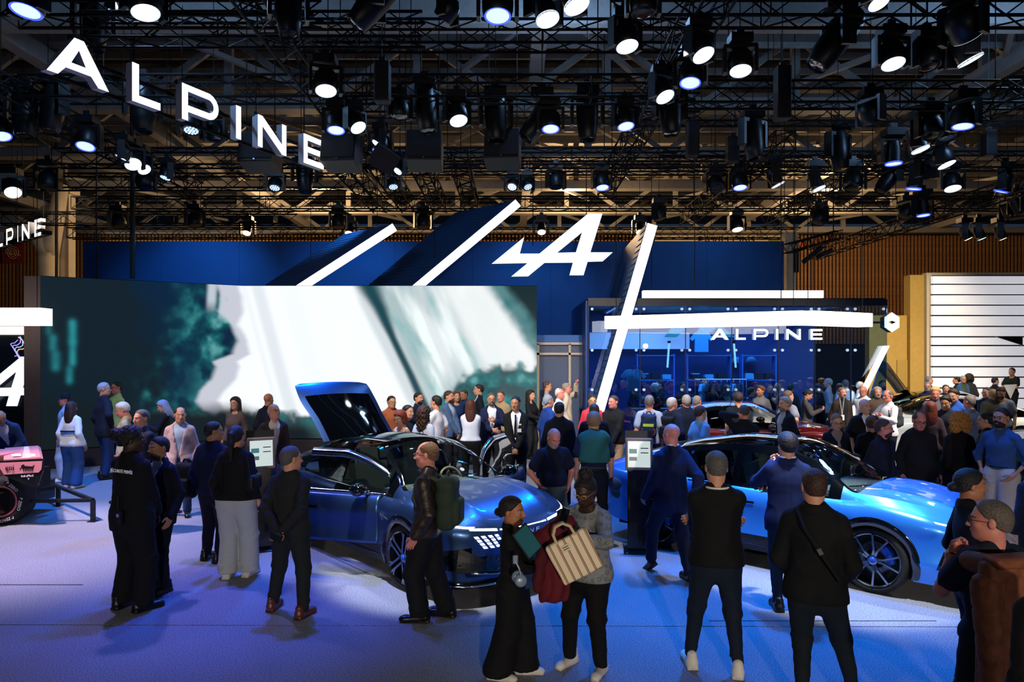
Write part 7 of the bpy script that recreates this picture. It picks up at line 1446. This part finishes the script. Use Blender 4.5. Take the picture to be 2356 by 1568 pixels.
w_ = tote['hand'][0]; t = thing('wristwatch', 'cream dial watch on the wrist of the blouse woman', 'watch', w_); MB().tube([(.038*math.cos(a), 0, .036*math.sin(a)) for a in np.linspace(0, 6.28, 15)], .006, 6).build('strap', cloth('#c9b49a'), t); MB().lathe([(0, .008), (.018, .008), (.018, 0)], 14, Euler((1.3, 0, 0)).to_matrix(), (0, -.034, .02)).build('dial', cloth('#e0d2c0'), t)
# teal sweater over the shoulders
h = tea['H']; t = thing('draped_sweater', 'teal sweater draped over the shoulders of the man before the kiosk', 'sweater', tea['T']((0, .03*h, .74*h)), tea['yaw'])
sdf_obj('knit', lambda P: smax(smin(rcone(P*V3(1, 1.45, 1), (-.14, .02, .13), (.14, .02, .13), .075, .075), rcone(P*V3(1, 1.5, 1), (0, .05, .06), (0, .06, -.18), .19, .215), .06)+.006*np.sin(P[:, 0]*34+P[:, 2]*12)-.004, -.19-P[:, 2], .02), (-.32, -.22, -.3), (.32, .25, .3), .014, cloth('#2f7c80'), t)
t = thing('cap', 'blue baseball cap held in the hand of the teal sweater man', 'cap', tea['hand'][1]+Vector((.02, -.03, -.12)), .5); o = link('crown', cap_tpl(), t); o.rotation_euler = (.9, .2, 0); 
if not cap_tpl().materials: cap_tpl().materials.append(None)
o.material_slots[0].link = 'OBJECT'; o.material_slots[0].material = cloth('#1d3f7e')
# strap of the black jacket man, handbag of the woman in black sweater
h = blk['H']; t = thing('shoulder_strap', 'thin black shoulder bag strap with metal slider across the black jacket', 'strap'); MB().tube([blk['T'](q) for q in ((.07*h, .02*h, .842*h), (.03*h, .10*h, .78*h), (-.04*h, .115*h, .68*h), (-.10*h, .08*h, .58*h))], .013, 6).build('webbing', cloth('#16181b'), t); q = blk['T']((-.03*h, .122*h, .70*h)); MB().box(q, (.03, .012, .045), Euler((0, .5, blk['yaw'])).to_matrix()).build('slider', CHROME, t)
h = wsw['H']; t = thing('handbag', 'black shoulder bag of the woman in black sweater', 'bag', wsw['T']((-.135*h, .03*h, .64*h)), wsw['yaw']); sdf_obj('bag_body', lambda P: rbox(P, (0, 0, 0), (.05, .13, .09), .035), (-.08, -.17, -.13), (.08, .17, .13), .013, cloth('#121826', .5), t); MB().tube([(0, -.1, .08), (.06, -.05, .27), (.06, .04, .27), (0, .1, .08)], .01, 6).build('strap', cloth('#121826', .5), t)
# cap lettering, jacket yoke, badges, earrings
h = wjk['H']
for z, c_, hh_ in ((.665, '#20305e', .03), (.635, '#20305e', .012)):
    b = MB(); n = 14
    b.tube([rigid(wjk).inverted() @ wjk['T']((.118*h*math.cos(a), .083*h*math.sin(a)+.004*h, z*h)) for a in np.linspace(.15, math.pi-.15, n)], hh_*.6, 6); b.build('jacket_stripe', cloth(c_), wjk['root'])
sc2 = at(1938, 960, 16.35); t = thing('badge', 'white badge on a lanyard worn over the brown jacket', 'badge', sc2); MB().box((0, 0, 0), (.09, .01, .12)).build('card', cloth('#dfe2e6'), t); MB().tube([(0, .01, .06), (.05, .02, .45)], .006, 5).build('ribbon', cloth('#c8ccd2'), t); MB().tube([(0, .01, .06), (-.05, .02, .45)], .006, 5).build('ribbon', cloth('#c8ccd2'), t)
for dz, lab in ((.74, 'white name tag on the chest of the security man'), (.68, 'white access card on the chest of the security man')):
    q = at(1195, 816+(HC-dz*1.8)/12.78*F, 12.78); t = thing('name_tag', lab, 'badge', q); MB().box((0, 0, 0), (.07, .012, .025 if dz > .7 else .06)).build('card', cloth('#d8dce2'), t)
t = thing('card', 'white card held by the man in dark green before the white boards', 'card', at(2325, 895, 22.9)); MB().prism([(-.22, .14), (.2, .16), (.0, -.3)], -.01, .01).build('paper', cloth('#f0f0f0'), t)
phone(at(1325, 908, 17.55), 0, 'raised phone of the man in cream blazer', 0)
t = thing('earring', 'white drop earring of the blouse woman', 'earring', tote['head']+Vector((.085, -.02, -.055))); MB().lathe([(0, .02), (.007, .0), (.009, -.02), (0, -.028)], 8).build('drop', cloth('#e4dcd4'), t)
# ------------------------------------------------------------------ goods behind the shop glass
SHELF = mat('shelf_blue', '#3f7fd8', .4, .3); KN = mat('shop_dark_cloth', '#0c1428', .8); LBs = mat('shop_sky_cloth', '#4fb0e0', .8)
def shelf(x, w_, label, z1=2.6, n=4):
    t = thing('shelf_rack', label, 'shelf', (x, 21.6, 0))
    for s in (-1, 1): MB().box((s*w_/2, 0, z1/2), (.04, .3, z1)).build('upright', SHELF, t)
    for k in range(n): MB().box((0, 0, .35+k*(z1-.4)/(n-1)), (w_, .34, .03)).build('shelf_board', SHELF, t)
    return t
shelf(4.3, 1.1, 'blue metal shelf rack behind the shop glass near the fin'); shelf(5.9, 1.3, 'blue metal shelf rack behind the shop letters'); shelf(7.4, 1.0, 'blue metal shelf rack at the far shop end')
k = 0
for x0_, w_ in ((4.3, 1.0), (5.9, 1.2), (7.4, .9)):
    for z in (.37, 1.1, 1.83):
        for j in range(3):
            x = x0_+(-.33+.33*j)*w_; t = thing('folded_goods', ('sky blue' if not k % 4 else 'dark')+' folded goods, '+('left', 'middle', 'right')[j]+' stack on the '+{.37: 'lowest', 1.1: 'middle', 1.83: 'top'}[z]+' shelf of '+{4.3: 'the rack by the fin', 5.9: 'the rack behind the letters', 7.4: 'the far end rack'}[x0_], 'clothes', (x, 21.55, z), 0, 'folded goods on the shop shelves')
            MB().box((0, 0, .09), (.25, .25, .14)).build('stack', KN if (k % 4) else LBs, t); MB().box((0, 0, .175), (.22, .22, .03)).build('top_fold', KN if (k % 3) else LBs, t); k += 1
def shirt(x, y, z, m, label, group=None, s=1.0):
    t = thing('hanging_shirt', label, 'shirt', (x, y, z), 0, group); MB().prism([(-.22*s, .25*s), (-.38*s, .05*s), (-.30*s, -.02*s), (-.22*s, .06*s), (-.22*s, -.38*s), (.22*s, -.38*s), (.22*s, .06*s), (.30*s, -.02*s), (.38*s, .05*s), (.22*s, .25*s), (.08*s, .27*s), (0, .22*s), (-.08*s, .27*s)], -.04, .04).build('fabric', m, t); MB().tube([(0, 0, .24*s), (0, 0, .34*s), (.04, 0, .37*s)], .008, 5).build('hanger', CHROME, t); return t
shirt(3.25, 19.2, 1.95, LBs, 'sky blue t-shirt displayed beside the fin inside the shop', None, .9); shirt(5.6, 21.2, 3.0, LBs, 'sky blue jersey hung high behind the shop letters', None, .9)
for j in range(7): 
    t = shirt(5.2+j*.17, 19.6, 1.55, (LBs, KN, KN, KN, KN, LBs, KN)[j], ('sky blue', 'dark', 'dark', 'dark', 'dark', 'sky blue', 'dark')[j]+' shirt, '+('first', 'second', 'third', 'fourth', 'fifth', 'sixth', 'last')[j]+' from the fin on the shop clothes rail', 'shirts on the shop clothes rail', .85); t.rotation_euler = (0, 0, 1.1)
t = thing('clothes_rail', 'metal clothes rail with hanging shirts inside the shop', 'clothes rail', (5.7, 19.6, 0)); MB().tube([(-.7, 0, 1.9), (.7, 0, 1.9)], .015, 6).build('rail', CHROME, t); [MB().tube([(s*.7, 0, 0), (s*.7, 0, 1.9)], .015, 6).build('upright', CHROME, t) for s in (-1, 1)]
t = thing('counter', 'pale counter box standing low inside the shop', 'counter', (3.9, 19.4, 0)); bevel(MB().box((0, 0, .55), (1.3, .5, 1.1)).build('body', mat('counter_pale', '#b8b4b4', .5), t), .01); MB().box((0, 0, 1.11), (1.36, .56, .03)).build('top', mat('counter_top', '#8e8a8c', .3), t)
for x, z in ((6.9, 2.3), (7.35, 2.3), (7.35, 1.75)):
    t = thing('display_cap', 'pale blue cap on the shop wall, '+('upper one nearer the fin' if x < 7 else 'upper one farther from the fin' if z > 2 else 'lower one'), 'cap', (x, 22.0, z), .4, 'caps on the shop wall'); o = link('crown', cap_tpl(), t); o.scale = (1.6, 1.6, 1.6); o.material_slots[0].link = 'OBJECT'; o.material_slots[0].material = LBs
t = thing('chevron_reflection', 'teal chevron reflection of a logo, modelled high behind the shop glass', 'sign', (5.55, 21.4, 3.45)); TEALM = mat('reflection_teal', '#2f8f86', .5, emit='#2f8f86', es=.35)  # reflection in the shop glass, built as faintly glowing chevrons
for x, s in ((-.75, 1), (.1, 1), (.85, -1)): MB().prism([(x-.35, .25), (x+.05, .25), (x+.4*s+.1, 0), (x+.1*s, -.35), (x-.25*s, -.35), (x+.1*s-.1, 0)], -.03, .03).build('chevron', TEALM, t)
for x, r in ((4.6, .1), (6.6, -.1)): 
    t = thing('light_tube', 'pale vertical light tube inside the shop' if x < 5 else 'pale light tube deeper inside the shop', 'light', (x-.05, 21, 0)); MB().tube([(0, 0, 2.2), (r*.5, 0, 2.9)], .03, 8).build('tube', glow('tube_light', '#a8e0d8', 1.2), t); MB().box((r*.5, 0, 2.95), (.08, .08, .06)).build('cap', BLACK, t)
